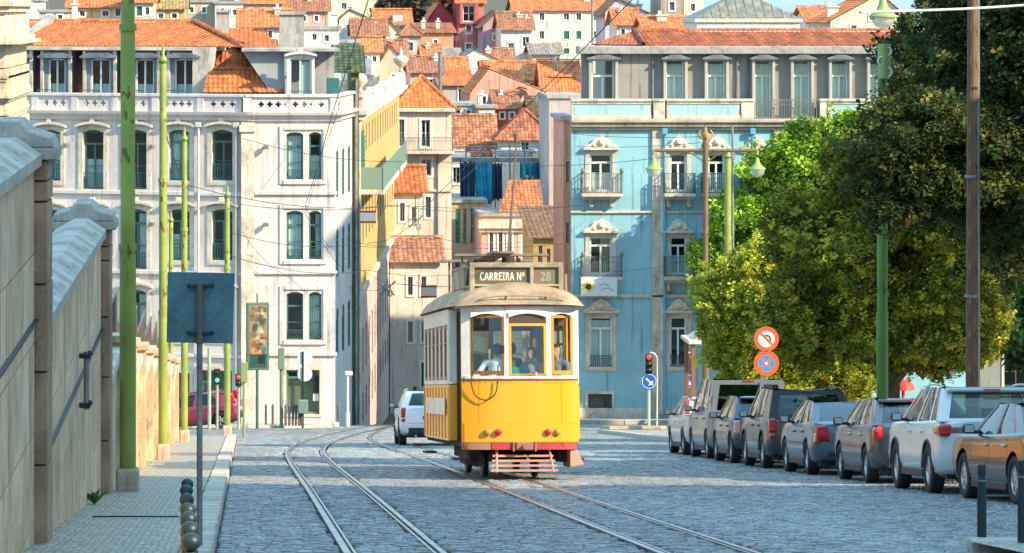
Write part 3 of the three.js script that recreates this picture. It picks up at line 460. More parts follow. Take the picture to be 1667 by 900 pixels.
// ---------------------------------------------------------------- white corner building with mansard
{
  const D = 152, turn = -18 * Math.PI / 180, PB = V((403 - CENTRE_X) / FOCAL * D, gy(D), -D);
  const uA = V(Math.cos(turn), 0, -Math.sin(turn)), W = 16, PA = PB.clone().addScaledVector(uA, -W);
  const A = frame(PA, turn), B = frame(PB, 0);
  const b = thing('white_corner_building', 'white corner building with balustrade, green windows and orange mansard roof', 'building', PB);
  // facades are parts: sub-frames would be a level too deep, so geometry is placed by matrix
  const mA = new THREE.Matrix4().makeRotationY(turn).setPosition(PA.clone().sub(PB)), put2 = (gs, m) => gs.flat(Infinity).map(g => g.applyMatrix4(m));
  const inA = o => { o.applyMatrix4(mA); return o; };
  const win = (F, px, ytop, ybot, wpx, o) => { const [xa, y1] = F.L(px - wpx / 2, ytop), [xb, y0] = F.L(px + wpx / 2, ybot); return { cx: (xa + xb) / 2, y0, w: xb - xa, h: y1 - y0, o }; };
  const topY = A.L(250, 190)[1];
  // --- facade A (left)
  const cols = [12, 82, 152, 222, 292, 362], wa = [];
  for (const c of cols) for (const [t, bt, bd] of [[211, 294, 308], [340, 424, 438], [471, 553, 568], [606, 690, 690]]) { const deep = c === 152 || c === 222; if (t > 600) continue; wa.push(win(A, c, t, deep ? bd : bt, 34, { rise: 0.12, rail: 0.72, deep })); }
  const doors = [win(A, 352, 602, 686, 52), win(A, 292, 606, 686, 34), win(A, 232, 606, 686, 34), win(A, 160, 606, 686, 34), win(A, 90, 606, 686, 34)];
  const holesOf = l => l.map(w => [w.cx - w.w / 2, w.cx + w.w / 2, w.y0, w.y0 + w.h, w.o && w.o.rise || 0]);
  part('wall', put2([wallSheet([[0, -0.6], [W, -0.6], [W, topY], [0, topY]], [...holesOf(wa), ...holesOf(doors)], 0.35), box(0, W - 0.5, -0.6, topY, -12, -2.8), box(0, 0.3, -0.6, topY, -2.8, -0.352), box(0.3, W - 0.6, topY - 0.3, topY - 0.002, -2.8, -0.352)], mA), M.white, b);
  part('room_back', put2([box(0.3, W - 0.9, -0.5, topY - 0.3, -2.79, -2.75)], mA), M.room, b);
  const styles = ['', 'side', 'half', '', 'full', '', 'side'];
  wa.forEach((w, i) => { const o = windowAt(b, w.cx, w.y0, w.w, w.h, { rise: 0.12, surround: 0.2, hood: true, rail: 0.72, fw: 0.075, sash: M.sashGreen, curtain: styles[(i * 5) % 7], z: -0.2 }); inA(o); });
  doors.forEach((w, i) => { const o = windowAt(b, w.cx, w.y0, w.w, w.h, { name: 'door', surround: 0.16, fw: 0.08, sash: M.sashGreen, z: -0.2, bars: 2 }); inA(o); });
  // string courses, plinth, cornice, balustrade
  const band = (F, x0, x1, py, h, out, m = M.trim) => { const y = F.L(250, py)[1]; return rbox(x0, x1, y - h / 2, y + h / 2, -0.02, out, 0.02, 1); };
  for (const py of [314, 443, 576]) part('string_course', put2([band(A, 0, W - 0.02, py, 0.16, 0.13)], mA), M.white, b);
  part('plinth', put2([rbox(0, W - 0.02, -0.6, 0.75, -0.02, 0.07, 0.02, 1)], mA), M.trim, b);
  const cy = A.L(250, 181)[1], bt = A.L(250, 152)[1];
  const corn = (x0, x1) => [prism([[0, 0], [0.12, 0.05], [0.16, 0.2], [0.34, 0.3], [0.38, 0.42], [0, 0.42]], x1 - x0).rotateY(Math.PI / 2).scale(1, 1, -1).translate(x0, cy - 0.42, 0)];
  function fixWinding(g) { g = clean(g); const p = g.attributes.position; for (let i = 0; i < p.count; i += 3) { const a = [p.getX(i), p.getY(i), p.getZ(i)]; p.setXYZ(i, p.getX(i + 2), p.getY(i + 2), p.getZ(i + 2)); p.setXYZ(i + 2, ...a); } g.computeVertexNormals(); return g; }
  const cornice = (x0, x1) => fixWinding(corn(x0, x1)[0]);
  part('cornice', put2([cornice(0, W + 0.1)], mA), M.white, b);
  // balustrade: posts, and panels pierced with crosses
  function cross(x, y, s) { const p = new THREE.Path(), a = s * 0.38; const pts = [[-a, -s], [a, -s], [a, -a], [s, -a], [s, a], [a, a], [a, s], [-a, s], [-a, a], [-s, a], [-s, -a], [-a, -a]]; pts.forEach((q, i) => i ? p.lineTo(x + q[0], y + q[1]) : p.moveTo(x + q[0], y + q[1])); p.closePath(); return p; }
  function balus(x0, x1, y0, y1, z) { const s = new THREE.Shape(); s.moveTo(x0, y0); s.lineTo(x1, y0); s.lineTo(x1, y1); s.lineTo(x0, y1); s.closePath(); const n = Math.max(2, Math.floor((x1 - x0 - 0.2) / 0.37)); for (let i = 0; i < n; i++) s.holes.push(cross(lerp(x0 + 0.2, x1 - 0.2, (i + 0.5) / n), (y0 + y1) / 2 + 0.02, 0.125)); return clean(new THREE.ExtrudeGeometry(s, { depth: 0.16, bevelEnabled: false }).translate(0, 0, z)); }
  const bays = [0, 2.6, 4.45, 6.3, 8.15, 10.0, 11.85, 13.9, 15.9];
  for (let i = 0; i + 1 < bays.length; i++) { part('balustrade_panel', put2([balus(bays[i] + 0.16, bays[i + 1] - 0.16, cy, bt - 0.14, -0.1)], mA), M.white, b); part('balustrade_post', put2([rbox(bays[i] - 0.16, bays[i] + 0.16, cy, bt - 0.14, -0.14, 0.12, 0.02, 1)], mA), M.white, b); }
  part('balustrade_rail', put2([rbox(-0.2, W + 0.16, bt - 0.14, bt, -0.18, 0.16, 0.03, 1)], mA), M.white, b);
  // pilaster at the bend, downpipes
  part('pilaster', [rbox(-0.28, 0.28, -0.6, topY - 0.2, -0.1, 0.2, 0.02, 1), rbox(-0.36, 0.36, topY - 0.6, topY - 0.3, -0.1, 0.3, 0.02, 1)], M.trim, b);
  for (const x of [A.L(325, 300)[0], A.L(386, 300)[0]]) part('downpipe', put2([cyl(V(x, 0, 0.14), V(x, topY - 0.3, 0.14), 0.06, 0.06, 8), rbox(x - 0.12, x + 0.12, topY - 0.42, topY - 0.2, 0.05, 0.26, 0.02, 1)], mA), M.white, b);
  for (const [px, py] of [[110, 235], [250, 237], [250, 363], [187, 360], [321, 490]]) { const [x, y] = A.L(px, py); part('wall_lamp', put2([box(x - 0.05, x + 0.05, y - 0.05, y + 0.05, 0, 0.16), rbox(x - 0.11, x + 0.11, y - 0.1, y + 0.06, 0.16, 0.38, 0.03, 1)], mA), M.galv, b); }
  // --- facade B (corner, facing the camera) and side C
  const wb = []; for (const [t, bo] of [[215, 292], [343, 422], [475, 553]]) { wb.push(win(B, 480, t, bo, 27)); wb.push(win(B, 513, t, bo, 20)); }
  const WB = B.L(545, 400)[0], shop = win(B, 493, 602, 674, 54);
  part('wall', [wallSheet([[0, -0.6], [WB, -0.6], [WB, topY], [0, topY]], [...wb.map(w => [w.cx - w.w / 2, w.cx + w.w / 2, w.y0, w.y0 + w.h, 0.1]), [shop.cx - shop.w / 2, shop.cx + shop.w / 2, shop.y0, shop.y0 + shop.h]], 0.35), box(0.9, WB - 0.45, -0.6, topY, -6, -2.8), box(0.9, WB - 0.4, topY - 0.3, topY - 0.003, -2.8, -0.352)], M.white, b);
  part('room_back', [box(0.9, WB - 0.5, -0.5, topY - 0.3, -2.79, -2.75)], M.room, b);
  wb.forEach((w, i) => windowAt(b, w.cx, w.y0, w.w, w.h, { rise: 0.1, rail: 0.42, fw: 0.07, cols: i % 2 ? 1 : 1, bars: 1, transom: 0.3, curtain: ['full', 'half', 'full', 'side', '', 'full'][i], z: -0.2 }));
  for (let i = 0; i < 3; i++) { const a = wb[2 * i], c = wb[2 * i + 1], x0 = a.cx - a.w / 2 - 0.3, x1 = c.cx + c.w / 2 + 0.22; part('window_surround', [rbox(x0, x0 + 0.16, a.y0 - 0.2, a.y0 + a.h + 0.25, -0.02, 0.06, 0.01, 1), rbox(x1 - 0.14, x1, a.y0 - 0.2, a.y0 + a.h + 0.25, -0.02, 0.06, 0.01, 1), rbox(x0 + 0.16, x1 - 0.14, a.y0 - 0.2, a.y0 - 0.03, -0.02, 0.1, 0.01, 1), rbox(x0 + 0.16, x1 - 0.14, a.y0 + a.h + 0.1, a.y0 + a.h + 0.25, -0.02, 0.08, 0.01, 1)], M.white, b); }
  const sw = windowAt(b, shop.cx, shop.y0, shop.w, shop.h, { name: 'shop_window', cols: 2, bars: 0, transom: 0.18, sash: mat(lin(0.10, 0.17, 0.13), 0.5), fw: 0.09, surround: 0.12 });
  part('shop_back', [box(shop.cx - shop.w / 2, shop.cx + shop.w / 2, shop.y0, shop.y0 + shop.h * 0.84, -0.5, -0.47)], mat(lin(0.20, 0.20, 0.10), 0.8), sw).position.set(-shop.cx, -shop.y0, 0.14);
  part('notice', [box(0.42, 0.72, 0.9, 1.6, 0.02, 0.035)], M.black, sw); part('notice', [box(0.44, 0.68, 0.55, 0.85, 0.02, 0.035)], M.sashWhite, sw);
  for (const py of [314, 443, 576]) part('string_course', [band(B, 0.3, WB + 0.1, py, 0.16, 0.12)], M.white, b);
  part('cornice', [cornice(0, WB + 0.3)], M.white, b);
  const nb = 3; part('balustrade_panel', [balus(0.2, WB - 0.2, cy, bt - 0.14, -0.1)], M.white, b);
  part('balustrade_post', [rbox(-0.2, 0.2, cy, bt - 0.14, -0.14, 0.14, 0.02, 1)], M.white, b); part('balustrade_post', [rbox(WB - 0.2, WB + 0.12, cy, bt - 0.14, -0.14, 0.14, 0.02, 1)], M.white, b);
  part('balustrade_rail', [rbox(-0.1, WB + 0.2, bt - 0.14, bt + 0.002, -0.18, 0.18, 0.03, 1)], M.white, b);
  for (const [px, py] of [[433, 238], [433, 364]]) { const [x, y] = B.L(px, py); part('wall_lamp', [box(x - 0.05, x + 0.05, y - 0.05, y + 0.05, 0, 0.16), rbox(x - 0.11, x + 0.11, y - 0.1, y + 0.06, 0.16, 0.38, 0.03, 1)], M.galv, b); }
  // side C runs down the side street
  const tC = 81.8 * Math.PI / 180, PC = V(WB, 0, 0), mC = new THREE.Matrix4().makeRotationY(tC).setPosition(PC), WC = 6.6, wc = [];
  for (let k = 0; k < 3; k++) for (const y0 of [2.9, 6.3, 9.7]) wc.push([0.9 + k * 2.2, y0]);
  part('wall', put2([wallSheet([[0, -4], [WC, -4], [WC, topY], [0, topY]], wc.map(([x, y]) => [x - 0.45, x + 0.45, y, y + 2.05, 0.1]), 0.35)], mC), M.white, b);
  part('room_back', put2([box(2.9, WC, -3, topY - 0.1, -2.2, -2.1)], mC), M.room, b);
  for (const [x, y] of wc) windowAt(b, x, y, 0.9, 2.05, { rise: 0.1, cols: 2, bars: 1, pane: M.pane, z: -0.01 }).applyMatrix4(mC);
  part('cornice', put2([cornice(0, WC)], mC), M.white, b);
  part('balustrade_panel', put2([balus(0.3, WC, cy, bt - 0.14, -0.1)], mC), M.white, b); part('balustrade_rail', put2([rbox(-0.1, WC, bt - 0.14, bt - 0.003, -0.18, 0.16, 0.03, 1)], mC), M.white, b);
  // --- mansard over A
  const set = -1.3, AL = (px, py, out = set) => A.L(px, py, out), eY = AL(200, 82)[1], fY = cy - 0.05;
  part('roof_deck', put2([box(0, W, fY - 0.3, fY, -12, -0.12)], mA).concat([box(0.3, WB - 0.3, fY - 0.3, fY - 0.004, -8, -0.2)]), M.lead, b);
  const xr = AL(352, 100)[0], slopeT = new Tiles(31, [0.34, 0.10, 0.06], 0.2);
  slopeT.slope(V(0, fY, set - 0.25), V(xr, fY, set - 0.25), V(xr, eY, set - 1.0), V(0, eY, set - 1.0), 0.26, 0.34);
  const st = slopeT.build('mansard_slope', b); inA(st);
  const dorm = [[28, 34], [92, 33], [163, 37], [235, 35], [300, 38]];
  for (const [px, wpx] of dorm) {
    const [xa, y1] = AL(px - wpx / 2 - 7, 84), [xb] = AL(px + wpx / 2 + 7, 84), [wa0, y0] = AL(px - wpx / 2 + 2, 150), [wb0, wy] = AL(px + wpx / 2 - 2, 95);
    const d = part('dormer', put2([wallSheet([[xa, fY], [xb, fY], [xb, eY], [xa, eY]], [[wa0, wb0, fY + 0.06, wy, 0.07]], 0.25).translate(0, 0, set), box(xa, xa + 0.12, fY, eY, set - 1.4, set - 0.252), box(xb - 0.12, xb, fY, eY, set - 1.4, set - 0.252), box(xa + 0.12, xb - 0.12, fY, eY - 0.01, set - 1.0, set - 0.9)], mA), mat(lin(0.20, 0.24, 0.27), 0.8, { map: plasterMap }), b);
    const w = windowAt(b, (wa0 + wb0) / 2, fY + 0.06, wb0 - wa0, wy - fY - 0.06, { rise: 0.07, sash: M.sashWhite, fw: 0.08, transom: 0, bars: 0, curtain: 'half', rail: 0.9, z: set - 0.12 }); w.applyMatrix4(mA);
    // pale jambs and curved hood
    part('dormer_jamb', put2([rbox(xa - 0.06, xa + 0.1, fY, eY, set, set + 0.08, 0.02, 1), rbox(xb - 0.1, xb + 0.06, fY, eY, set, set + 0.08, 0.02, 1)], mA), M.trim, d);
    const hs = prism([[xa - 0.1, wy + 0.02], [xb + 0.1, wy + 0.02], [xb + 0.1, wy + 0.1], [(xa + xb) / 2 + 0.4, wy + 0.24], [(xa + xb) / 2 - 0.4, wy + 0.24], [xa - 0.1, wy + 0.1]], 0.34).translate(0, 0, set + 0.01); part('dormer_hood', put2([hs], mA), M.lead, d);
  }
  part('fascia', put2([rbox(0, xr + 0.05, eY, eY + 0.16, set - 1.2, set + 0.24, 0.02, 1)], mA), M.trim, b);
  part('mansard_cheek', put2([prism([[xr - 1.0, fY], [AL(334, 150)[0], fY], [AL(354, 82)[0], eY + 0.16], [xr - 1.0, eY + 0.16]], 0.3).translate(0, 0, set - 0.05)], mA), M.trim, b);
  // upper tiled roof
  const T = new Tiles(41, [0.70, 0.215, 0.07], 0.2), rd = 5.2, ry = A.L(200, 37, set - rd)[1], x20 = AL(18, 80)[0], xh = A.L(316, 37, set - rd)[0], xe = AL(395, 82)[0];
  T.slope(V(x20, eY + 0.18, set + 0.2), V(xe, eY + 0.18, set + 0.2), V(xh, ry, set - rd), V(A.L(38, 37, set - rd)[0], ry, set - rd), 0.21, 0.31);
  T.ridge(V(A.L(38, 37, set - rd)[0], ry + 0.03, set - rd), V(xh, ry + 0.03, set - rd), 0.13).ridge(V(xe, eY + 0.25, set + 0.15), V(xh, ry + 0.05, set - rd), 0.12);
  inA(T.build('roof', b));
  part('party_wall', put2([prism([[0, eY], [rd + 0.3, ry + 0.35], [rd + 0.3, eY - 2], [0, eY - 2]], 0.35).rotateY(Math.PI / 2).translate(x20 - 0.3, 0, set + 0.3)], mA), M.slab, b);
  // tiled corner over B: steep lower slope, shallow upper slope
  const T2 = new Tiles(43, [0.70, 0.215, 0.07], 0.2), BL = (px, py, out) => { const q = B.L(px, py, out); return V(q[0], q[1], out); };
  T2.slope(BL(330, 151, -1.0), BL(462, 151, -1.0), BL(456, 113, -1.8), BL(340, 113, -1.8), 0.21, 0.28);
  T2.slope(BL(334, 112, -1.7), BL(462, 112, -1.7), BL(452, 78, -5.5), BL(392, 60, -6.5), 0.21, 0.31);
  T2.slope(BL(396, 78, -3.4), BL(450, 78, -3.4), BL(430, 58, -8), BL(322, 38, -8.5), 0.21, 0.31);
  T2.build('roof', b);
  part('roof_core', [prism([[BL(345, 150, -1.9).x, fY], [BL(458, 150, -1.9).x, fY], [BL(455, 110, -1.9).x, BL(455, 111, -1.9).y], [BL(345, 110, -1.9).x, BL(345, 111, -1.9).y]], 4).translate(0, 0, -5.95)], M.lead, b);
  // grey dormer pavilion on the corner
  { const a = BL(463, 148, -0.9), c = BL(511, 84, -0.9), e = BL(545, 84, -0.9), [w0] = B.L(471, 100, -0.9), [w1, wy] = B.L(507, 94, -0.9);
    const d = part('dormer', [wallSheet([[a.x, fY], [c.x, fY], [c.x, c.y], [a.x, c.y]], [[w0, w1, fY + 0.06, wy, 0.08]], 0.25).translate(0, 0, -0.9), prism([[a.x, fY], [a.x + 0.01, c.y], [a.x - 1.8, c.y]], 0.2).translate(0, 0, -1.3), box(a.x, a.x + 0.15, fY, c.y, -4, -1.151), box(c.x - 0.1, e.x, fY, c.y, -4.2, -2.0), box(a.x + 0.15, c.x - 0.1, fY, c.y - 0.02, -4, -1.9)], mat(lin(0.36, 0.37, 0.39), 0.85, { map: plasterMap }), b);
    windowAt(b, (w0 + w1) / 2, fY + 0.06, w1 - w0, wy - fY - 0.06, { rise: 0.08, sash: M.sashWhite, fw: 0.08, transom: 0, bars: 0, curtain: 'side', rail: 0.9, surround: 0.12, trimMat: M.white, hood: true, z: -1.0 });
    part('flat_roof', [rbox(BL(393, 83, -0.9).x, e.x + 0.2, c.y, c.y + 0.14, -6, -0.6, 0.02, 1)], M.slab, d); }
  part('planter', [rbox(BL(532, 140, -0.8).x, BL(552, 140, -0.8).x, fY, BL(540, 127, -0.8).y, -1.2, -0.8, 0.02, 1)], mat(lin(0.02, 0.12, 0.12), 0.6), b);
  const ch = BL(455, 80, -7), ch2 = BL(495, 24, -7); part('chimney', [box(ch.x, ch2.x, ch.y - 1, ch2.y, -8.2, -7), box(ch.x - 0.1, ch2.x + 0.1, ch2.y, ch2.y + 0.15, -8.3, -6.9)], M.slab, b);
  const ch3 = BL(352, 48, -7), ch4 = BL(373, 20, -7); part('chimney', [box(ch3.x, ch4.x, ch3.y - 1, ch4.y, -8, -7.2), box(ch3.x - 0.08, ch4.x + 0.08, ch4.y, ch4.y + 0.12, -8.1, -7.1)], M.slab, b);
}
// ---------------------------------------------------------------- blue tiled building on the right
{
  const D = 175, X0 = (930 - CENTRE_X) / FOCAL * D, P = V(X0, gy(D) + 0.12, -D), F = frame(P, 0), W = 19.5;
  const b = thing('blue_building', 'light blue four storey building with grey mansard floor behind the trees', 'building', P);
  const Lx = px => F.L(px, 100)[0], Ly = py => F.L(1000, py)[1];
  const sky = mat(lin(0.27, 0.53, 0.63), 0.5, { map: plasterMap, bumpMap: plasterBump, bumpScale: 0.003 }), lim = stone(lin(0.70, 0.64, 0.57)), topY = Ly(205), panelBlue = mat(lin(0.36, 0.58, 0.64), 0.55, { map: plasterMap });
  const rows = [[250, 312], [385, 447], [515, 597]], cols = [[978, 37], [1104, 28], [1166, 28], [1230, 28], [1304, 28], [1366, 28], [1428, 28], [1492, 28]];
  const wins = []; for (const [cx, w] of cols) for (const [t, bt] of rows) wins.push([Lx(cx), Ly(bt), w / FOCAL * D, (bt - t) / FOCAL * D]);
  const vent = [Lx(957), Lx(996), Ly(669), Ly(641)];
  part('wall', [wallSheet([[0, -1], [W, -1], [W, topY], [0, topY]], [...wins.map(([x, y, w, h]) => [x - w / 2, x + w / 2, y, y + h]), vent], 0.4), box(0.9, W, -1, topY, -8.5, -3.0), prism([[0, 0.402], [0.35, 0.402], [0.6, 3.0], [0.25, 3.0]].map(q => [q[0], q[1]]), topY + 1).rotateX(-Math.PI / 2).translate(0, -1, 0), box(W - 0.35, W, -1, topY, -2.999, -0.402), box(0.6, W - 0.35, topY - 0.3, topY - 0.004, -2.999, -0.402)], sky, b);
  part('room_back', [box(0.62, W - 0.36, -0.5, topY - 0.32, -2.99, -2.95)], M.room, b);
  wins.forEach(([x, y, w, h], i) => {
    const win = windowAt(b, x, y, w, h, { sash: M.sashWhite, fw: 0.1, transom: 0.24, bars: 0, curtain: ['half', 'side', 'full', '', 'half', ''][(i * 7) % 6], surround: 0.2, trimMat: lim, curtainMat: i % 4 === 1 ? mat(lin(0.35, 0.24, 0.15), 0.9) : M.curtain });
    // carved pediment
    const r = i % 3, pw = w / 2 + 0.28; part('pediment', [prism([[-pw, 0], [pw, 0], [pw, 0.14], [pw * 0.62, 0.3], [pw * 0.45, 0.5], [0.14, 0.62], [0, 0.72], [-0.14, 0.62], [-pw * 0.45, 0.5], [-pw * 0.62, 0.3], [-pw, 0.14]], 0.16, 0.03), rbox(-pw - 0.06, pw + 0.06, -0.02, 0.1, 0, 0.26, 0.02, 1), ball(0, 0.36, 0.16, 0.17, 1, 10), ball(-0.34, 0.2, 0.14, 0.12, 1, 8), ball(0.34, 0.2, 0.14, 0.12, 1, 8)], lim, win).position.set(0, h + 0.2, 0.14);
    if (i % 3 < 2 && i < 18) { // balconies on the two upper rows
      const bw = i < 3 ? 2.0 : 1.55, z = 0.14, iron = i < 3 ? M.railGrey : M.rail;
      part('balcony', [rbox(-bw / 2, bw / 2, -0.22, -0.06, 0, 0.8, 0.03, 1), rbox(-bw / 2 + 0.1, bw / 2 - 0.1, -0.36, -0.2, 0, 0.6, 0.03, 1), rbox(-0.6, -0.4, -0.75, -0.34, 0, 0.4, 0.06, 2), rbox(0.4, 0.6, -0.75, -0.34, 0, 0.4, 0.06, 2)], lim, win).position.z = z;
      part('railing', [railGeo(bw - 0.06, 1.0, 0.1, 0.012).map(g => g.translate(0, -0.06, 0.76)), railGeo(0.74, 1.0, 0.1, 0.012).map(g => g.rotateY(Math.PI / 2).translate(-bw / 2 + 0.03, -0.06, 0.38)), railGeo(0.74, 1.0, 0.1, 0.012).map(g => g.rotateY(Math.PI / 2).translate(bw / 2 - 0.03, -0.06, 0.38)), i < 3 ? [ball(-bw / 2 + 0.05, 1.06, 0.74, 0.1, 1.5, 8), ball(bw / 2 - 0.05, 1.06, 0.74, 0.1, 1.5, 8)] : []], iron, win).position.z = z;
    } else if (i % 3 === 2) part('railing', railGeo(w, 0.55, 0.1, 0.012), M.rail, win).position.z = 0.1;
  });
  // banner hung on the second balcony: pale cloth with a sunflower
  { const w = Lx(1003) - Lx(941), h = 0.92, c = document.createElement('canvas'); c.width = 256; c.height = 128; const x = c.getContext('2d'); x.fillStyle = '#cfd6d8'; x.fillRect(0, 0, 256, 128); x.fillStyle = '#e8c23a'; for (let k = 0; k < 14; k++) { x.beginPath(); x.ellipse(52 + Math.cos(k / 14 * 6.283) * 26, 64 + Math.sin(k / 14 * 6.283) * 26, 14, 8, k / 14 * 6.283, 0, 7); x.fill(); } x.fillStyle = '#3a2416'; x.beginPath(); x.arc(52, 64, 22, 0, 7); x.fill(); x.strokeStyle = '#6fae8e'; x.lineWidth = 7; x.beginPath(); x.moveTo(130, 60); x.quadraticCurveTo(165, 30, 200, 62); x.moveTo(140, 88); x.quadraticCurveTo(180, 60, 232, 92); x.stroke();
    const t = new THREE.CanvasTexture(c); t.colorSpace = THREE.SRGBColorSpace; const g = new THREE.PlaneGeometry(w * 0.94, h, 12, 1); const p = g.attributes.position; for (let i = 0; i < p.count; i++) p.setZ(i, Math.sin(p.getX(i) * 9) * 0.015);
    g.computeVertexNormals(); const o = put('balcony_banner', g, mat(0xffffff, 0.8, { map: t, side: THREE.DoubleSide }), scene); o.position.set(P.x + Lx(972), P.y + Ly(464), P.z + 0.96); tag(o, 'pale cloth banner with a sunflower on a blue building balcony', 'banner'); }
  part('vent_grille', [box(vent[0], vent[1], vent[2], vent[3], -0.36, -0.3), ...Array.from({ length: 14 }, (_, i) => { const x = lerp(vent[0] + 0.04, vent[1] - 0.04, i / 13); return box(x - 0.015, x + 0.015, vent[2], vent[3], -0.25, -0.2); })], M.railGrey, b);
  part('vent_surround', [ringSheet(vent[0], vent[1], vent[2], vent[3], 0, 0.14, 0.08)], lim, b);
  const band = (y0, y1, o0, x0 = -0.05, x1 = W) => rbox(x0, x1, Ly(y1), Ly(y0), -0.05, o0, 0.03, 1);
  part('plinth', [rbox(0.02, W, -1, Ly(664), -0.05, 0.09, 0.02, 1)], stone(lin(0.66, 0.64, 0.58)), b);
  part('string_course', [band(479, 484, 0.14)], lim, b); part('string_course', [band(343, 347, 0.12)], lim, b);
  for (const px of [1071, 1270]) { part('pilaster', [rbox(Lx(px - 10), Lx(px + 10), Ly(675), topY - 0.02, -0.02, 0.14, 0.02, 1)], lim, b); }
  for (const px of [1081, 1224]) part('downpipe', [cyl(V(Lx(px), 0, 0.2), V(Lx(px), topY, 0.2), 0.07, 0.07, 8), rbox(Lx(px) - 0.13, Lx(px) + 0.13, topY - 0.4, topY - 0.1, 0.05, 0.36, 0.02, 1)], mat(lin(0.10, 0.36, 0.50), 0.6), b);
  part('cornice', [band(206, 212, 0.18), band(199, 206, 0.36), band(193, 199, 0.52)], stone(lin(0.62, 0.55, 0.46)), b);
  // parapet with blue panels and a railing bay
  const py0 = Ly(193), py1 = Ly(165);
  const solid = [[930, 1060, 1], [1063, 1082, 0], [1085, 1205, 1], [1206, 1227, 0], [1334, 1345, 0], [1347, 1470, 1], [1472, 1540, 0]];
  for (const [a, c, pan] of solid) { const q = part('parapet_panel', [rbox(Lx(a), Lx(c), py0, py1, -0.3, pan ? 0.02 : 0.1, 0.02, 1), rbox(Lx(a) - 0.02, Lx(c) + 0.02, py1, py1 + 0.13, -0.36, 0.16, 0.02, 1), ...(pan ? [rbox(Lx(a), Lx(c), py0, py0 + 0.16, -0.1, 0.08, 0.01, 1), rbox(Lx(a), Lx(c), py1 - 0.12, py1, -0.1, 0.08, 0.01, 1)] : [])], lim, b); if (pan) part('blue_panel', [box(Lx(a) + 0.12, Lx(c) - 0.12, py0 + 0.2, py1 - 0.15, 0, 0.03)], panelBlue, q); }
  part('railing', railGeo(Lx(1333) - Lx(1228), py1 - py0 + 0.1, 0.12, 0.014).map(g => g.translate((Lx(1333) + Lx(1228)) / 2, py0, 0)), M.railGrey, b);
  // grey mansard floor set back
  const S = -0.8, FL = (px, py) => F.L(px, py, S), mT = FL(1000, 88)[1], m0 = FL(947, 100)[0], m1 = W - 0.1, dw = [[981, 38, 'b'], [1098, 30], [1165, 30], [1241, 28], [1304, 28], [1366, 28], [1428, 28]];
  const mw = dw.map(([cx, w, k]) => { const [a, y1] = FL(cx - w / 2, 97), [c] = FL(cx + w / 2, 97); return [(a + c) / 2, py0, c - a, y1 - py0, k]; });
  part('mansard_wall', [wallSheet([[m0, py0], [m1, py0], [m1, mT], [m0, mT]], mw.map(([x, y, w, h]) => [x - w / 2, x + w / 2, y, y + h, 0.06]), 0.3).translate(0, 0, S), box(m0 + 1.4, m1, py0 - 0.1, mT, -8.2, S - 2.4), box(m0 + 0.2, m0 + 0.45, py0, mT - 0.002, S - 2.399, S - 0.301), box(m0, m0 + 0.2, py0, mT - 0.002, S - 0.6, S - 0.301), box(m1 - 0.25, m1, py0, mT, S - 2.399, S - 0.301)], M.mansard, b);
  part('terrace', [box(0, W, py0 - 0.15, py0 - 0.01, S - 2.4, -0.02)], M.lead, b);
  mw.forEach(([x, y, w, h, k], i) => {
    const win = windowAt(b, x, y, w, h, { rise: 0.06, sash: k ? M.sashWhite : M.sashWhite, fw: 0.09, transom: 0.28, bars: 0, z: S - 0.1, curtain: k ? '' : 'full', curtainMat: mat(lin(0.78, 0.80, 0.66), 0.9) });
    part('dormer_frame', [rbox(-w / 2 - 0.14, -w / 2, 0, h, 0.1, 0.5, 0.02, 1), rbox(w / 2, w / 2 + 0.14, 0, h, 0.1, 0.5, 0.02, 1)], mat(lin(0.45, 0.44, 0.42), 0.8, { map: plasterMap }), win);
    part('dormer_hood', [prism([[-w / 2 - 0.26, h], [w / 2 + 0.26, h], [w / 2 + 0.26, h + 0.08], [w / 4, h + 0.24], [-w / 4, h + 0.24], [-w / 2 - 0.26, h + 0.08]], 0.62, 0.02).translate(0, 0, 0.05)], M.lead, win);
  });
  for (const px of [1062, 1199, 1216]) part('downpipe', [cyl(V(FL(px, 100)[0], py0, S + 0.08), V(FL(px, 100)[0], mT, S + 0.08), 0.06, 0.06, 8)], M.lead, b);
  part('gutter', [rbox(m0 - 0.2, m1 + 0.2, mT, FL(1000, 75)[1], S - 1.2, S + 0.5, 0.05, 1), box(m0 + 1.4, m1 + 0.2, mT, FL(1000, 75)[1] - 0.02, -8.4, S - 1.2)], M.slab, b);
  const T = new Tiles(77, [0.50, 0.16, 0.07], 0.35), ey = FL(1000, 74)[1], RL = (px, py, out) => { const q = F.L(px, py, out); return V(q[0], q[1], out); };
  T.slope(RL(1049, 75, S + 0.3), RL(1560, 75, S + 0.3), RL(1560, 52, S - 5), RL(1034, 52, S - 5), 0.25, 0.36).ridge(RL(1049, 73, S + 0.3), RL(1034, 50, S - 5), 0.14).ridge(RL(1034, 51, S - 5), RL(1560, 51, S - 5), 0.14);
  T.slope(RL(962, 73, S - 2), RL(1049, 73.5, S + 0.2), RL(1034, 51, S - 5), RL(1032, 51, S - 5.2), 0.25, 0.36);
  T.build('roof', b);
}
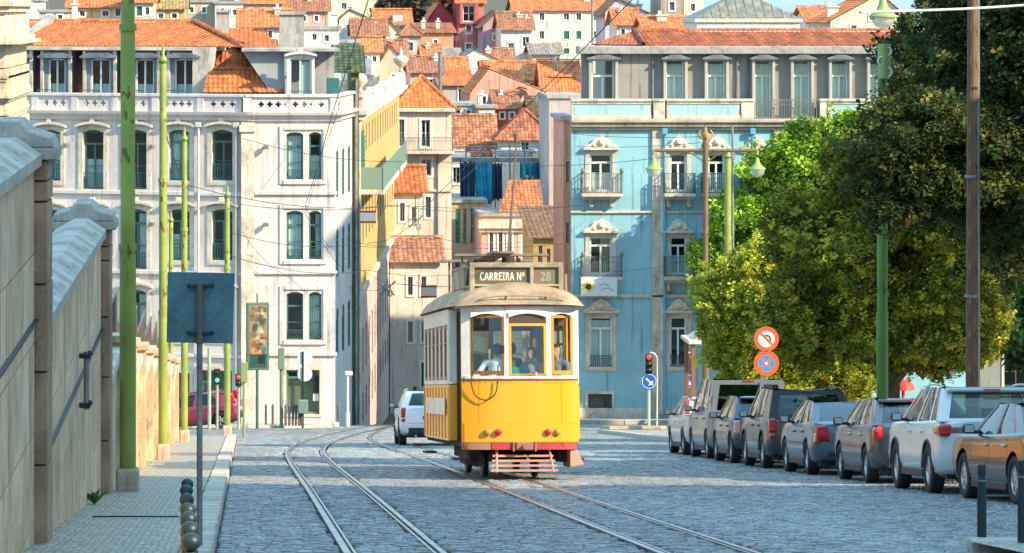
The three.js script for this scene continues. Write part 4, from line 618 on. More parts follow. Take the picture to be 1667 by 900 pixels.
// long pale building behind the cars, right of the blue one
{
  const D = 190, P = at(1500, 700, D); P.y = gy(178); const b = thing('pale_green_building', 'pale grey green building with dark doorways behind the parked cars', 'building', P), w = 24, tl = plaster(lin(0.27, 0.29, 0.26));
  const holes = []; for (let k = 0; k < 7; k++) holes.push([1.2 + k * 3.2, 2.5 + k * 3.2, 0.05, 2.9]); for (let k = 0; k < 7; k++) for (let j = 0; j < 3; j++) holes.push([1.2 + k * 3.2, 2.5 + k * 3.2, 4.2 + j * 3.6, 6.4 + j * 3.6]);
  part('wall', [wallSheet([[0, -1], [w, -1], [w, 15], [0, 15]], holes, 0.35), box(0, w, -1, 15, -10, -2.5), box(0, 0.3, -1, 15, -2.5, -0.352), box(w - 0.3, w, -1, 15, -2.5, -0.352)], tl, b);
  holes.forEach((h, i) => windowAt(b, (h[0] + h[1]) / 2, h[2], h[1] - h[0], h[3] - h[2], { name: i < 7 ? 'door' : 'window', sash: i < 7 ? mat(lin(0.13, 0.08, 0.06), 0.6) : M.sashWhite, pane: M.pane, surround: 0.14, transom: 0.2 }));
  part('roof', [box(-0.3, w + 0.3, 15, 15.3, -10.2, 0.4)], M.slab, b);
}
// ---------------------------------------------------------------- buildings of the narrow street in the middle
{ // yellow building: long facade running down the street
  const D0 = 160, D1 = 214, Pa = V((581 - CENTRE_X) / FOCAL * D0, -22, -D0), Pb = V((650 - CENTRE_X) / FOCAL * D1, -22, -D1), W = Pa.distanceTo(Pb), turn = Math.atan2(Pb.z - Pa.z, Pb.x - Pa.x) * -1, F = frame(Pa, turn);
  const b = thing('yellow_building', 'long yellow building with white roof balustrade and green balcony down the street', 'building', Pa, turn), yel = plaster(lin(0.64, 0.41, 0.15)), rose = plaster(lin(0.60, 0.46, 0.41));
  const Y = py => F.L(590, py)[1], top = Y(190), mid = Y(470), holes = [], rows = [[250, 205, 1.0], [395, 325, 1.1], [505, 425, 1.0], [610, 535, 1.0], [690, 640, 1.1]];
  const n = 15; for (let k = 0; k < n; k++) for (const [a, c, w] of rows) { const x = 2.2 + k * (W - 4) / n; holes.push([x, x + w * 0.95, Y(a), Y(c), 0]); }
  part('wall', [wallSheet([[0, mid], [W, mid], [W, top], [0, top]], holes.filter(h => h[2] > mid), 0.35), box(0, W, mid, top, -8, -2.2), box(0, 0.3, mid, top, -2.2, -0.352), box(0, W, top - 0.2, top - 0.003, -2.2, -0.352)], yel, b);
  part('wall', [wallSheet([[0, -3], [W, -3], [W, mid - 0.002], [0, mid - 0.002]], holes.filter(h => h[2] < mid && h[3] < mid), 0.35), box(0, W, -3, mid - 0.002, -8, -2.2), box(0, 0.3, -3, mid - 0.002, -2.2, -0.352)], rose, b);
  part('end_wall', [box(-0.02, 0.0, -3, top, -7.9, -0.1)], plaster(lin(0.30, 0.36, 0.22)), b);
  for (const h of holes) if (h[2] > mid || h[3] < mid) windowAt(b, (h[0] + h[1]) / 2, h[2], h[1] - h[0], h[3] - h[2], { sash: mat(lin(0.10,0.08,0.06),0.7), pane: M.pane, transom: 0.25, z: 0.0 });
  part('string_course', [rbox(0, W, mid - 0.16, mid + 0.12, -0.05, 0.16, 0.02, 1)], M.trim, b);
  part('pilaster', [rbox(-0.05, 0.55, -3, top, -0.05, 0.16, 0.02, 1)], M.trim, b);
  part('cornice', [rbox(-0.3, W, top, top + 0.24, -0.2, 0.28, 0.03, 1), rbox(-0.4, W, top + 0.24, top + 0.46, -0.2, 0.5, 0.03, 1)], M.white, b);
  const by = top + 0.46, bt = Y(150); for (let x = 0.2; x < W; x += 0.42) { const bal = put('baluster', cached('balus', () => join(lathe([[0.001, 0], [0.09, 0], [0.06, 0.08], [0.1, 0.3], [0.05, 0.52], [0.09, 0.62], [0.001, 0.62]], 8))), M.white, b); bal.position.set(x, by, 0.12); bal.scale.y = (bt - by - 0.13) / 0.62; }
  part('balustrade_rail', [rbox(-0.2, W, bt - 0.14, bt, -0.05, 0.3, 0.03, 1)], M.white, b);
  for (const x of [0.2, 12, 26, 40, W - 0.3]) part('balustrade_post', [rbox(x - 0.3, x + 0.3, by, bt + 0.1, -0.1, 0.34, 0.02, 1)], M.white, b);
  part('urn', [lathe([[0.001, 0], [0.22, 0], [0.1, 0.15], [0.12, 0.25], [0.42, 0.55], [0.46, 0.8], [0.3, 0.92], [0.12, 1.0], [0.1, 1.25], [0.001, 1.45]], 14).translate(W - 0.4, bt + 0.1, 0.12)], M.trim, b);
  part('urn', [lathe([[0.001, 0], [0.2, 0], [0.1, 0.15], [0.12, 0.25], [0.36, 0.5], [0.3, 0.75], [0.001, 0.9]], 14).translate(0.2, bt + 0.1, 0.12)], M.trim, b);
  for (const x of [16, 30]) part('chimney_hood', [prism([[-0.5, 0], [0.5, 0], [0.18, 0.9], [-0.18, 0.9]], 0.9, 0.05).translate(x, bt + 0.35, -1.5), box(x - 0.6, x + 0.6, bt - 1, bt + 0.34, -1.7, -0.5)], M.galv, b);
  const balY = Y(302), x0 = 2.0, x1 = 33; const bal = part('balcony', [rbox(x0, x1, balY - 0.25, balY, 0, 1.15, 0.03, 1)], M.trim, b);
  part('balcony_screen', [box(x0, x1, balY, balY + 1.0, 1.06, 1.09), box(x0, x0 + 0.03, balY, balY + 1.0, 0.1, 1.06), ...Array.from({ length: 20 }, (_, i) => box(lerp(x0, x1, i / 19) - 0.03, lerp(x0, x1, i / 19) + 0.03, balY, balY + 1.08, 1.09, 1.13))], mat(lin(0.18, 0.28, 0.23), 0.5), bal);
  const gs = mat(lin(0.015, 0.17, 0.10), 0.6); for (const x of [3.0, 4.4]) part('shutter', [rbox(x, x + 1.0, balY + 0.1, balY + 2.6, 0.04, 0.1, 0.02, 1).translate(0, 0, 0), ...Array.from({ length: 10 }, (_, i) => rbox(x + 0.08, x + 0.92, balY + 0.3 + i * 0.21, balY + 0.44 + i * 0.21, 0.09, 0.14, 0.02, 1))], gs, bal);
}
{ // narrow green strip building between white and yellow
  const D = 158.5, p = at(573.5, 693, D); p.y = -22; const b = thing('narrow_green_house', 'narrow mossy green house squeezed between white and yellow buildings', 'house', p), w = 11 / FOCAL * D, h = at(0, 85, D).y + 22;
  part('wall', [box(-0.05, w, 0, h - 0.6, -6, 0)], plaster(lin(0.14, 0.165, 0.075)), b); part('downpipe', [cyl(V(w * 0.55, 0, 0.08), V(w * 0.55, h - 1.2, 0.08), 0.07, 0.07, 8)], M.galv, b);
  const T = new Tiles(5, [0.08, 0.13, 0.06], 0.3); T.slope(V(-0.9, h - 0.9, 0.2), V(w + 0.3, h - 0.9, 0.2), V(w + 0.3, h + 0.3, -3), V(-0.9, h + 0.3, -3), 0.25, 0.34); T.build('roof', b);
}
const mid = (o) => house({ group: 'houses along the narrow street', name: 'street_house', down: 3, ...o });
mid({ label: 'pale pink house with iron balcony at the bend of the street', D: 222, x0: 648, x1: 735, yt: 176, yb: 640, depth: 9, color: [0.76, 0.58, 0.48], roof: 'hip', roofH: 1.9, over: 0.3, tone: [0.78, 0.22, 0.05],
  wins: [[654, 216, 9, 44], [693, 217, 15, 44], [694, 272, 17, 28], [697, 337, 9, 34], [697, 408, 9, 36], [664, 408, 8, 36], [664, 337, 8, 34], [697, 480, 10, 40], [664, 480, 9, 40], [697, 560, 10, 44], [664, 560, 9, 44]],
  extra: (g, sx, sy, W) => { part('balcony', [rbox(-0.1, W + 0.1, sy(250), sy(245), 0, 0.9, 0.03, 1)], M.trim, g); part('railing', railGeo(W, 0.85, 0.13, 0.014).map(q => q.translate(W / 2, sy(245), 0.84)), M.rail, g); part('cornice', [rbox(-0.2, W + 0.2, sy(182), sy(176), -0.1, 0.35, 0.03, 1)], M.trim, g); part('string_course', [rbox(-0.02, W + 0.02, sy(312), sy(308), -0.02, 0.12, 0.02, 1)], M.trim, g); part('downpipe', [cyl(V(sx(712), -2, 0.1), V(sx(712), sy(250), 0.1), 0.06)], M.lead, g); } });
mid({ label: 'white little house with orange roof below the pink balcony house', D: 205, x0: 640, x1: 688, yt: 312, yb: 690, depth: 7, color: [0.74, 0.66, 0.56], roof: 'side', roofH: 1.2, wins: [[655, 345, 8, 30], [674, 350, 8, 26], [655, 420, 8, 34], [674, 420, 8, 34], [655, 500, 8, 34], [674, 500, 8, 34]] });
mid({ label: 'pale rose lower house beside the narrow street, above the white car', D: 198, x0: 635, x1: 716, yt: 425, yb: 700, depth: 6, color: [0.78, 0.68, 0.60], roof: 'side', roofH: 1.0, tone: [0.46, 0.24, 0.16], wins: [[668, 465, 8, 30], [690, 465, 8, 30], [668, 540, 8, 34], [690, 540, 8, 34], [690, 610, 9, 40]] });
mid({ label: 'ochre house with tall brown shutters behind the tram roof', D: 236, x0: 735, x1: 790, yt: 330, yb: 640, depth: 8, color: [0.62, 0.46, 0.28], roof: 'flat', wins: [[745, 368, 7, 56, 'g'], [757, 368, 6, 60], [769, 368, 6, 60], [781, 368, 6, 60], [745, 450, 8, 50], [765, 450, 8, 50]], noTrim: true });
mid({ label: 'cream house with shaded loggia left of the blue tarpaulin', D: 246, x0: 725, x1: 762, yt: 255, yb: 500, depth: 7, color: [0.66, 0.56, 0.42], roof: 'flat', wins: [[743, 285, 12, 26], [743, 330, 12, 30]] });
mid({ label: 'small house with hatched brown tile roof above the scaffold deck', D: 262, x0: 738, x1: 806, yt: 250, yb: 330, depth: 7, color: [0.60, 0.52, 0.42], roof: 'side', roofH: 2.6, tone: [0.50, 0.20, 0.10], vary: 0.45, wins: [[760, 275, 9, 14]] });
mid({ label: 'white house with pyramid brown tile roof in the valley', D: 258, x0: 816, x1: 898, yt: 224, yb: 330, depth: 4.2, color: [0.80, 0.74, 0.66], roof: 'hip', roofH: 2.0, over: 0.5, tone: [0.46, 0.17, 0.09], vary: 0.4, wins: [[855, 239, 13, 17], [835, 285, 9, 20]] });
mid({ label: 'white wall house hung with small blue cloths', D: 250, x0: 812, x1: 880, yt: 254, yb: 420, depth: 6, color: [0.80, 0.77, 0.74], roof: 'flat', wins: [[858, 292, 20, 10]] });
mid({ label: 'yellow house with tiled porch at the right of the valley', D: 244, x0: 878, x1: 934, yt: 252, yb: 560, depth: 8, color: [0.72, 0.52, 0.28], roof: 'flat', wins: [[890, 345, 7, 34], [905, 360, 7, 34], [896, 275, 10, 14]],
  extra: (g, sx, sy, W) => { const T = new Tiles(9, [0.66, 0.24, 0.09], 0.3); T.slope(V(sx(880), sy(318), 1.6), V(sx(918), sy(318), 1.6), V(sx(918), sy(288), 0.1), V(sx(880), sy(288), 0.1), 0.34, 0.4); T.build('porch_roof', g); } });
mid({ label: 'rose house with rounded cream cornice right behind the trolley pole', D: 228, x0: 784, x1: 878, yt: 352, yb: 640, depth: 6, color: [0.70, 0.40, 0.32], roof: 'flat', wins: [[800, 395, 6, 50], [815, 395, 6, 50], [830, 395, 6, 50], [858, 395, 16, 40, 'd'], [800, 480, 6, 50], [815, 480, 6, 50], [830, 480, 6, 50]],
  extra: (g, sx, sy, W) => { part('cornice', [rbox(-0.25, W + 0.25, sy(372), sy(358), -0.1, 0.4, 0.06, 2), rbox(-0.15, W + 0.15, sy(378), sy(372), -0.1, 0.2, 0.03, 1)], M.trim, g); { const T = new Tiles(19, [0.60, 0.22, 0.09], 0.35), Hh = sy(352) + 0.25; T.slope(V(sx(812), Hh, -0.2), V(sx(886), Hh, -0.2), V(sx(886), Hh + 1.9, -3.6), V(sx(836), Hh + 1.9, -3.6), 0.25, 0.32); T.build('tiled_roof', g); part('roof_base', [box(sx(836), sx(884), Hh - 0.2, Hh + 1.7, -5.5, -3.6)], plaster(lin(0.74, 0.66, 0.56)), g); } part('corner_panel', [rbox(sx(843), sx(873), sy(640), sy(379), 0.002, 0.03, 0.01, 1)], plaster(lin(0.74, 0.60, 0.50)), g); } });
mid({ label: 'dark ochre house with brown shed roof beside the blue building', D: 206, x0: 868, x1: 934, yt: 388, yb: 700, depth: 8, color: [0.50, 0.34, 0.14], roof: 'shed', roofH: 1.4, tone: [0.30, 0.18, 0.11], wins: [[880, 420, 6, 40], [893, 425, 6, 40], [908, 425, 6, 44], [880, 500, 8, 44], [905, 500, 8, 44]], noTrim: true });
mid({ label: 'grey plastered house wall left of the blue building cornice', D: 232, x0: 894, x1: 946, yt: 160, yb: 420, depth: 8, color: [0.52, 0.47, 0.45], roof: 'flat', wins: [[911, 215, 14, 44], [911, 290, 12, 34]], noTrim: true });
mid({ label: 'salmon house edge squeezed beside the blue building', D: 181, x0: 917, x1: 931, yt: 196, yb: 690, depth: 6, color: [0.70, 0.38, 0.28], roof: 'flat', wins: [[924, 280, 5, 34], [924, 380, 5, 34]], noTrim: true });
{ // scaffold deck with blue tarpaulins
  const D = 240, p = at(735, 258, D), g = thing('scaffold_deck', 'grey metal scaffold deck spanning above the valley', 'scaffold', p), w = 190 / FOCAL * D;
  part('deck', [rbox(0, w, -0.25, 0.05, -1.2, 0, 0.02, 1)], M.galv, g); for (let k = 0; k <= 8; k++) part('standard', [cyl(V(w * k / 8, -10, -0.1), V(w * k / 8, 0.9, -0.1), 0.05, 0.05, 8)], M.galv, g); part('guard_rail', [cyl(V(0, 0.8, -0.1), V(w, 0.8, -0.1), 0.04, 0.04, 8), cyl(V(0, 0.45, -0.1), V(w, 0.45, -0.1), 0.04, 0.04, 8)], M.galv, g);
}
function cloth(label, D, x0, x1, y0, y1, col, folds, seed) {
  const a = at(x0, y1, D), w = (x1 - x0) / FOCAL * D, h = (y1 - y0) / FOCAL * D, g = new THREE.PlaneGeometry(w, h, 36, 18), p = g.attributes.position;
  for (let i = 0; i < p.count; i++) { const u = p.getX(i) / w + 0.5, v = p.getY(i) / h + 0.5; p.setXYZ(i, p.getX(i) + w / 2 + (1 - v) * Math.sin(u * 9 + seed) * 0.05, p.getY(i) + h / 2 - Math.abs(Math.sin(u * Math.PI * 3)) * 0.12 * v + (1 - v) * Math.sin(u * 11 + seed) * 0.12, Math.sin(u * folds + seed) * 0.14 * (0.4 + 0.6 * (1 - v)) + Math.sin(u * folds * 2.3 + v * 3) * 0.05); }
  g.computeVertexNormals(); boxUV(g); const o = put('tarpaulin', g, mat(col, 0.6, { side: THREE.DoubleSide, map: grimeMap }), scene); o.position.copy(a); tag(o, label, 'tarpaulin', 'cloths hung from the scaffold');
}
cloth('navy blue tarpaulin hanging at the left end of the scaffold', 239.6, 748, 774, 262, 334, lin(0.02, 0.07, 0.16), 22, 1);
cloth('bright turquoise tarpaulin hanging in the middle of the scaffold', 239.5, 773, 802, 262, 330, lin(0.02, 0.36, 0.56), 14, 2);
cloth('dark blue tarpaulin hanging right of the turquoise one', 239.6, 800, 817, 264, 326, lin(0.02, 0.06, 0.13), 16, 4);
cloth('small turquoise cloth hanging on the white wall', 239.6, 846, 870, 262, 288, lin(0.03, 0.38, 0.50), 14, 3);
cloth('small deep blue cloth beside the small turquoise cloth', 239.6, 869, 878, 262, 294, lin(0.02, 0.20, 0.36), 9, 5);
// ---------------------------------------------------------------- hillside houses
const OR = [0.74, 0.25, 0.085], BR = [0.46, 0.20, 0.11], DK = [0.36, 0.16, 0.09];
const H = o => house({ down: 5, ...o });
// right of the street, upper hill
H({ label: 'long cream house with green shutters and orange roof on the hilltop', D: 380, x0: 838, x1: 1000, yt: 17, yb: 100, depth: 9, color: [0.82, 0.74, 0.60], roof: 'side', roofH: 1.3, tone: OR, wins: [[861, 27, 9, 12, 'g'], [882, 27, 8, 12], [922, 27, 9, 11], [942, 27, 8, 12], [970, 27, 7, 12, 'g'], [1000 - 8, 27, 8, 12, 'g'], [882, 57, 8, 13], [922, 57, 9, 13, 'g'], [942, 57, 8, 13, 'g'], [970, 57, 7, 12], [861, 84, 9, 10], [884, 83, 9, 9, 'g'], [922, 83, 9, 9, 'g'], [970, 83, 8, 9]], chimneys: [[960, -8, 10, 18]] });
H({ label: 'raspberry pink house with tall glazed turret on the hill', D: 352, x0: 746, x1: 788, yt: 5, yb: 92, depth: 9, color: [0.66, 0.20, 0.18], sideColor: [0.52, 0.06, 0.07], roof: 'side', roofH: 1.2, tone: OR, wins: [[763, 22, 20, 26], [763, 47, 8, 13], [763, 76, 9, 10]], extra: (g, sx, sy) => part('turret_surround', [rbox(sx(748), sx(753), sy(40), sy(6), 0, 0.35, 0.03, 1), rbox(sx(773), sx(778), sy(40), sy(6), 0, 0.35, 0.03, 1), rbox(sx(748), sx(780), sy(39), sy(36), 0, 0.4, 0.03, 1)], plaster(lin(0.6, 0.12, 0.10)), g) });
H({ label: 'crimson gabled house wing left of the glazed turret', D: 356, x0: 692, x1: 745, yt: 38, yb: 95, depth: 10, color: [0.50, 0.07, 0.08], roof: 'gable', roofH: 2.1, apex: 0.45, tone: OR, wins: [[712, 55, 7, 9], [728, 58, 6, 9]] });
H({ label: 'mauve grey gabled house right of the crimson one', D: 344, x0: 786, x1: 822, yt: 42, yb: 100, depth: 10, color: [0.44, 0.33, 0.38], roof: 'gable', roofH: 1.2, apex: 0.6, tone: BR, wins: [[806, 60, 6, 9]] });
H({ label: 'white house with brown gable and dormer beneath the cream house', D: 336, x0: 816, x1: 866, yt: 48, yb: 118, depth: 8, color: [0.74, 0.70, 0.68], roof: 'side', roofH: 1.5, tone: BR, wins: [[832, 74, 9, 8], [856, 68, 11, 16], [845, 100, 7, 9]], chimneys: [[850, 25, 10, 22], [862, 30, 8, 14]] });
H({ label: 'grey flat roofed hut with pale front under the green shutters', D: 330, x0: 866, x1: 912, yt: 88, yb: 120, depth: 6, color: [0.52, 0.48, 0.46], roof: 'side', roofH: 0.8, tone: [0.38, 0.34, 0.31], wins: [[908, 98, 6, 8]] });
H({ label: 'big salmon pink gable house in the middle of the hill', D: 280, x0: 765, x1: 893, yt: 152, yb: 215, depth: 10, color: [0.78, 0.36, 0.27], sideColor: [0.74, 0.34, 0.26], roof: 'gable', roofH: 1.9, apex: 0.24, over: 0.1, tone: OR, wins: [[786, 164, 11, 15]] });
H({ label: 'grey sided lean-to house left of the big salmon gable', D: 296, x0: 718, x1: 768, yt: 140, yb: 200, depth: 8, color: [0.48, 0.44, 0.42], roof: 'shed', roofH: 1.1, tone: OR, wins: [[751, 158, 10, 26]] });
H({ label: 'long house with flat orange roofs behind the salmon gable', D: 312, x0: 790, x1: 890, yt: 130, yb: 165, depth: 7, color: [0.66, 0.58, 0.48], roof: 'side', roofH: 1.45, tone: OR, wins: [[868, 139, 10, 9], [840, 139, 8, 9]] });
H({ label: 'orange roofed house with raised skylight next to the grey mansard', D: 300, x0: 886, x1: 944, yt: 156, yb: 200, depth: 8, color: [0.36, 0.32, 0.36], roof: 'side', roofH: 2.8, tone: OR, wins: [[915, 174, 10, 12]], extra: (g, sx, sy, W, Hh, dep) => part('skylight', [rbox(sx(898), sx(934), Hh + 1.55, Hh + 1.75, -3.4, -1.8, 0.03, 1), box(sx(900), sx(902), Hh + 0.6, Hh + 1.55, -3.2, -2.0), box(sx(930), sx(932), Hh + 0.6, Hh + 1.55, -3.2, -2.0)], plaster(lin(0.7, 0.26, 0.1)), g) });
H({ label: 'white gabled house with grey corrugated roof beside the steel flue', D: 318, x0: 748, x1: 812, yt: 98, yb: 140, depth: 8, color: [0.76, 0.73, 0.70], roof: 'gable', roofH: 1.0, apex: 0.42, tone: [0.40, 0.38, 0.36], wins: [[781, 104, 10, 9], [800, 110, 7, 8]] });
H({ label: 'grey roofed shed left of the white gabled house', D: 320, x0: 716, x1: 752, yt: 100, yb: 140, depth: 8, color: [0.34, 0.33, 0.32], roof: 'shed', roofH: 1.1, tone: [0.38, 0.39, 0.36], vary: 0.15, wins: [[735, 112, 14, 6]] });
H({ label: 'tiny house with brown roof and white chimney above the orange roofs', D: 324, x0: 802, x1: 836, yt: 105, yb: 130, depth: 7, color: [0.62, 0.56, 0.50], roof: 'side', roofH: 1.3, tone: BR, wins: [[820, 114, 8, 7]], chimneys: [[798, 82, 8, 26]] });
H({ label: 'pink walled house behind the orange hipped roof', D: 300, x0: 668, x1: 722, yt: 118, yb: 170, depth: 8, color: [0.70, 0.48, 0.46], roof: 'side', roofH: 1.2, tone: BR, wins: [[700, 136, 10, 14], [682, 134, 7, 10]], chimneys: [[713, 95, 8, 22]] });
H({ label: 'house with steep orange roof above the yellow balustrade', D: 310, x0: 612, x1: 672, yt: 112, yb: 170, depth: 9, color: [0.66, 0.52, 0.40], roof: 'gable', roofH: 2.0, apex: 0.4, tone: [0.62, 0.24, 0.10], wins: [[642, 126, 8, 10]] });
H({ label: 'salmon brick house with a green shutter on the hill', D: 334, x0: 682, x1: 738, yt: 54, yb: 108, depth: 9, color: [0.72, 0.33, 0.20], roof: 'shed', roofH: 0.9, tone: BR, wins: [[709, 73, 6, 16, 'g']], chimneys: [[692, 36, 6, 20], [716, 36, 6, 18]] });
H({ label: 'grey plastered house with brown hip roof left of the salmon brick house', D: 330, x0: 655, x1: 685, yt: 56, yb: 104, depth: 8, color: [0.50, 0.45, 0.42], roof: 'hip', roofH: 1.0, tone: BR, wins: [[669, 76, 7, 14], [661, 72, 4, 16]] });
H({ label: 'cream gabled house with orange roof below the dark wood', D: 340, x0: 606, x1: 660, yt: 60, yb: 105, depth: 9, color: [0.78, 0.68, 0.52], roof: 'gable', roofH: 1.4, apex: 0.55, tone: OR, wins: [[632, 70, 6, 7]], chimneys: [[612, 43, 7, 16]] });
H({ label: 'grey and brown roofed house above the narrow green house', D: 322, x0: 576, x1: 628, yt: 58, yb: 110, depth: 8, color: [0.52, 0.44, 0.36], roof: 'side', roofH: 1.4, tone: BR, wins: [[600, 68, 8, 8], [588, 72, 6, 8]], chimneys: [[612, 42, 6, 22]] });
H({ label: 'house with white dormer and orange roof below the cream block', D: 356, x0: 612, x1: 668, yt: 40, yb: 78, depth: 8, color: [0.60, 0.52, 0.46], roof: 'side', roofH: 1.4, tone: OR, wins: [[652, 46, 8, 6]], extra: (g, sx, sy, W, Hh) => part('dormer', [box(sx(640), sx(656), Hh + 0.1, Hh + 0.95, -2.6, -0.6)], plaster(lin(0.75, 0.7, 0.66)), g) });
H({ label: 'cream gabled cottage at the foot of the cream block', D: 362, x0: 552, x1: 606, yt: 32, yb: 75, depth: 8, color: [0.76, 0.70, 0.58], roof: 'gable', roofH: 1.0, apex: 0.35, tone: OR, wins: [[590, 48, 6, 8], [566, 44, 5, 7]] });
H({ label: 'large cream block with a row of small windows on the hilltop', D: 410, x0: 530, x1: 636, yt: -14, yb: 30, depth: 10, color: [0.82, 0.72, 0.52], roof: 'side', roofH: 1.3, tone: OR, wins: [[604, 17, 6, 9], [612, 17, 6, 9], [620, 17, 6, 9], [628, 17, 6, 9], [560, 10, 8, 10]] });
H({ label: 'white terrace house left of the steep orange roof', D: 300, x0: 540, x1: 584, yt: 70, yb: 140, depth: 8, color: [0.70, 0.66, 0.62], roof: 'flat', wins: [[562, 84, 8, 10], [550, 100, 7, 10]] });
// left, above the white building's roof
H({ label: 'orange roofed house with four small windows over the mansard roof', D: 250, x0: 392, x1: 470, yt: 44, yb: 90, depth: 8, color: [0.74, 0.66, 0.58], roof: 'side', roofH: 1.1, tone: OR, wins: [[402, 53, 6, 12], [412, 55, 6, 12], [424, 56, 6, 12], [440, 56, 6, 12]], chimneys: [[452, 15, 9, 20]] });
H({ label: 'white flat terrace house right of the tall grey chimney', D: 255, x0: 490, x1: 552, yt: 48, yb: 100, depth: 8, color: [0.76, 0.70, 0.66], roof: 'flat', wins: [[512, 60, 7, 10], [532, 62, 7, 10]], chimneys: [[545, 24, 12, 26]] });
H({ label: 'tall pale pink house with orange gable above the terrace house', D: 330, x0: 395, x1: 460, yt: 6, yb: 50, depth: 8, color: [0.72, 0.56, 0.50], roof: 'side', roofH: 1.0, tone: OR, wins: [[410, 18, 6, 9], [428, 18, 6, 9], [446, 18, 6, 9], [428, 34, 6, 8]] });
H({ label: 'brownish stone house below the hilltop chimneys', D: 335, x0: 456, x1: 534, yt: 18, yb: 60, depth: 8, color: [0.50, 0.40, 0.32], roof: 'side', roofH: 1.2, tone: BR, wins: [[475, 30, 6, 9], [495, 30, 6, 9], [515, 30, 6, 9]], chimneys: [[505, -2, 8, 16]] });
H({ label: 'long white house at the top left behind the tiled roof', D: 300, x0: -20, x1: 66, yt: 2, yb: 60, depth: 8, color: [0.74, 0.70, 0.64], roof: 'flat', wins: [[20, 14, 7, 10], [46, 14, 7, 10]] });
H({ label: 'grey flat roofed house with low parapet behind the tiled roof', D: 268, x0: 64, x1: 112, yt: 20, yb: 60, depth: 7, color: [0.56, 0.52, 0.48], roof: 'flat', wins: [[80, 28, 7, 8], [98, 28, 7, 8]], chimneys: [[119, 8, 9, 24]] });
H({ label: 'white house with orange walls and two roof hatches', D: 272, x0: 112, x1: 206, yt: 12, yb: 60, depth: 8, color: [0.76, 0.50, 0.26], roof: 'side', roofH: 1.1, tone: OR, wins: [[134, 22, 8, 9], [172, 22, 10, 9], [192, 20, 8, 12]], chimneys: [[196, -6, 10, 16]] });
H({ label: 'cream house with shuttered balcony behind the near green post', D: 266, x0: 206, x1: 250, yt: 4, yb: 60, depth: 8, color: [0.72, 0.62, 0.46], roof: 'side', roofH: 1.0, tone: OR, wins: [[227, 18, 9, 15, 'g'], [240, 18, 6, 12]] });
H({ label: 'olive walled house with grey shed roof beside the yellow one', D: 280, x0: 248, x1: 300, yt: 14, yb: 60, depth: 8, color: [0.46, 0.36, 0.14], roof: 'side', roofH: 1.2, tone: [0.46, 0.34, 0.14], wins: [[262, 26, 8, 8], [284, 26, 8, 8]], chimneys: [[272, 4, 8, 14]] });
H({ label: 'ochre rubble house with small windows near the far chimneys', D: 300, x0: 298, x1: 352, yt: 4, yb: 60, depth: 8, color: [0.52, 0.42, 0.26], roof: 'flat', wins: [[312, 16, 6, 9], [332, 16, 6, 9]] });
H({ label: 'white house with grey pipes on its roof beside the pink house', D: 292, x0: 350, x1: 396, yt: 6, yb: 60, depth: 8, color: [0.66, 0.62, 0.58], roof: 'flat', wins: [[362, 18, 6, 9], [382, 20, 6, 9]], chimneys: [[385, -12, 7, 18]] });
// right, above the blue building
H({ label: 'lilac gabled house with white chimney left of the brown tower', D: 300, x0: 985, x1: 1052, yt: 20, yb: 70, depth: 8, color: [0.60, 0.52, 0.58], roof: 'gable', roofH: 1.1, apex: 0.3, tone: BR, wins: [[1010, 34, 6, 8]], chimneys: [[1046, 8, 10, 20]] });
H({ label: 'low orange roofed house just behind the grey mansard', D: 262, x0: 1052, x1: 1134, yt: 50, yb: 90, depth: 7, color: [0.68, 0.60, 0.52], roof: 'side', roofH: 0.9, tone: OR, wins: [[1085, 57, 14, 6]], chimneys: [[1084, 26, 16, 14]] });
H({ label: 'tall brown stone tower house behind the blue building roof', D: 300, x0: 1076, x1: 1112, yt: -30, yb: 60, depth: 8, color: [0.40, 0.32, 0.26], roof: 'flat', wins: [[1094, 10, 8, 14], [1094, 36, 7, 10]] });
H({ label: 'cream tower house with dark edge right of the brown tower', D: 300, x0: 1113, x1: 1146, yt: -30, yb: 60, depth: 8, color: [0.72, 0.62, 0.48], roof: 'flat', wins: [[1128, 12, 7, 12], [1128, 36, 7, 9]] });
H({ label: 'cream house with stepped orange roofs at the top right', D: 252, x0: 1352, x1: 1482, yt: 34, yb: 90, depth: 9, color: [0.78, 0.66, 0.50], roof: 'gable', roofH: 1.9, apex: 0.62, tone: OR, wins: [[1420, 28, 9, 10], [1390, 46, 9, 10]], chimneys: [[1368, 12, 18, 18]] });
H({ label: 'small white house with red roof near the river view', D: 262, x0: 1318, x1: 1366, yt: 38, yb: 80, depth: 8, color: [0.70, 0.66, 0.60], roof: 'side', roofH: 1.1, tone: OR, wins: [[1334, 46, 7, 7], [1350, 46, 7, 7]] });
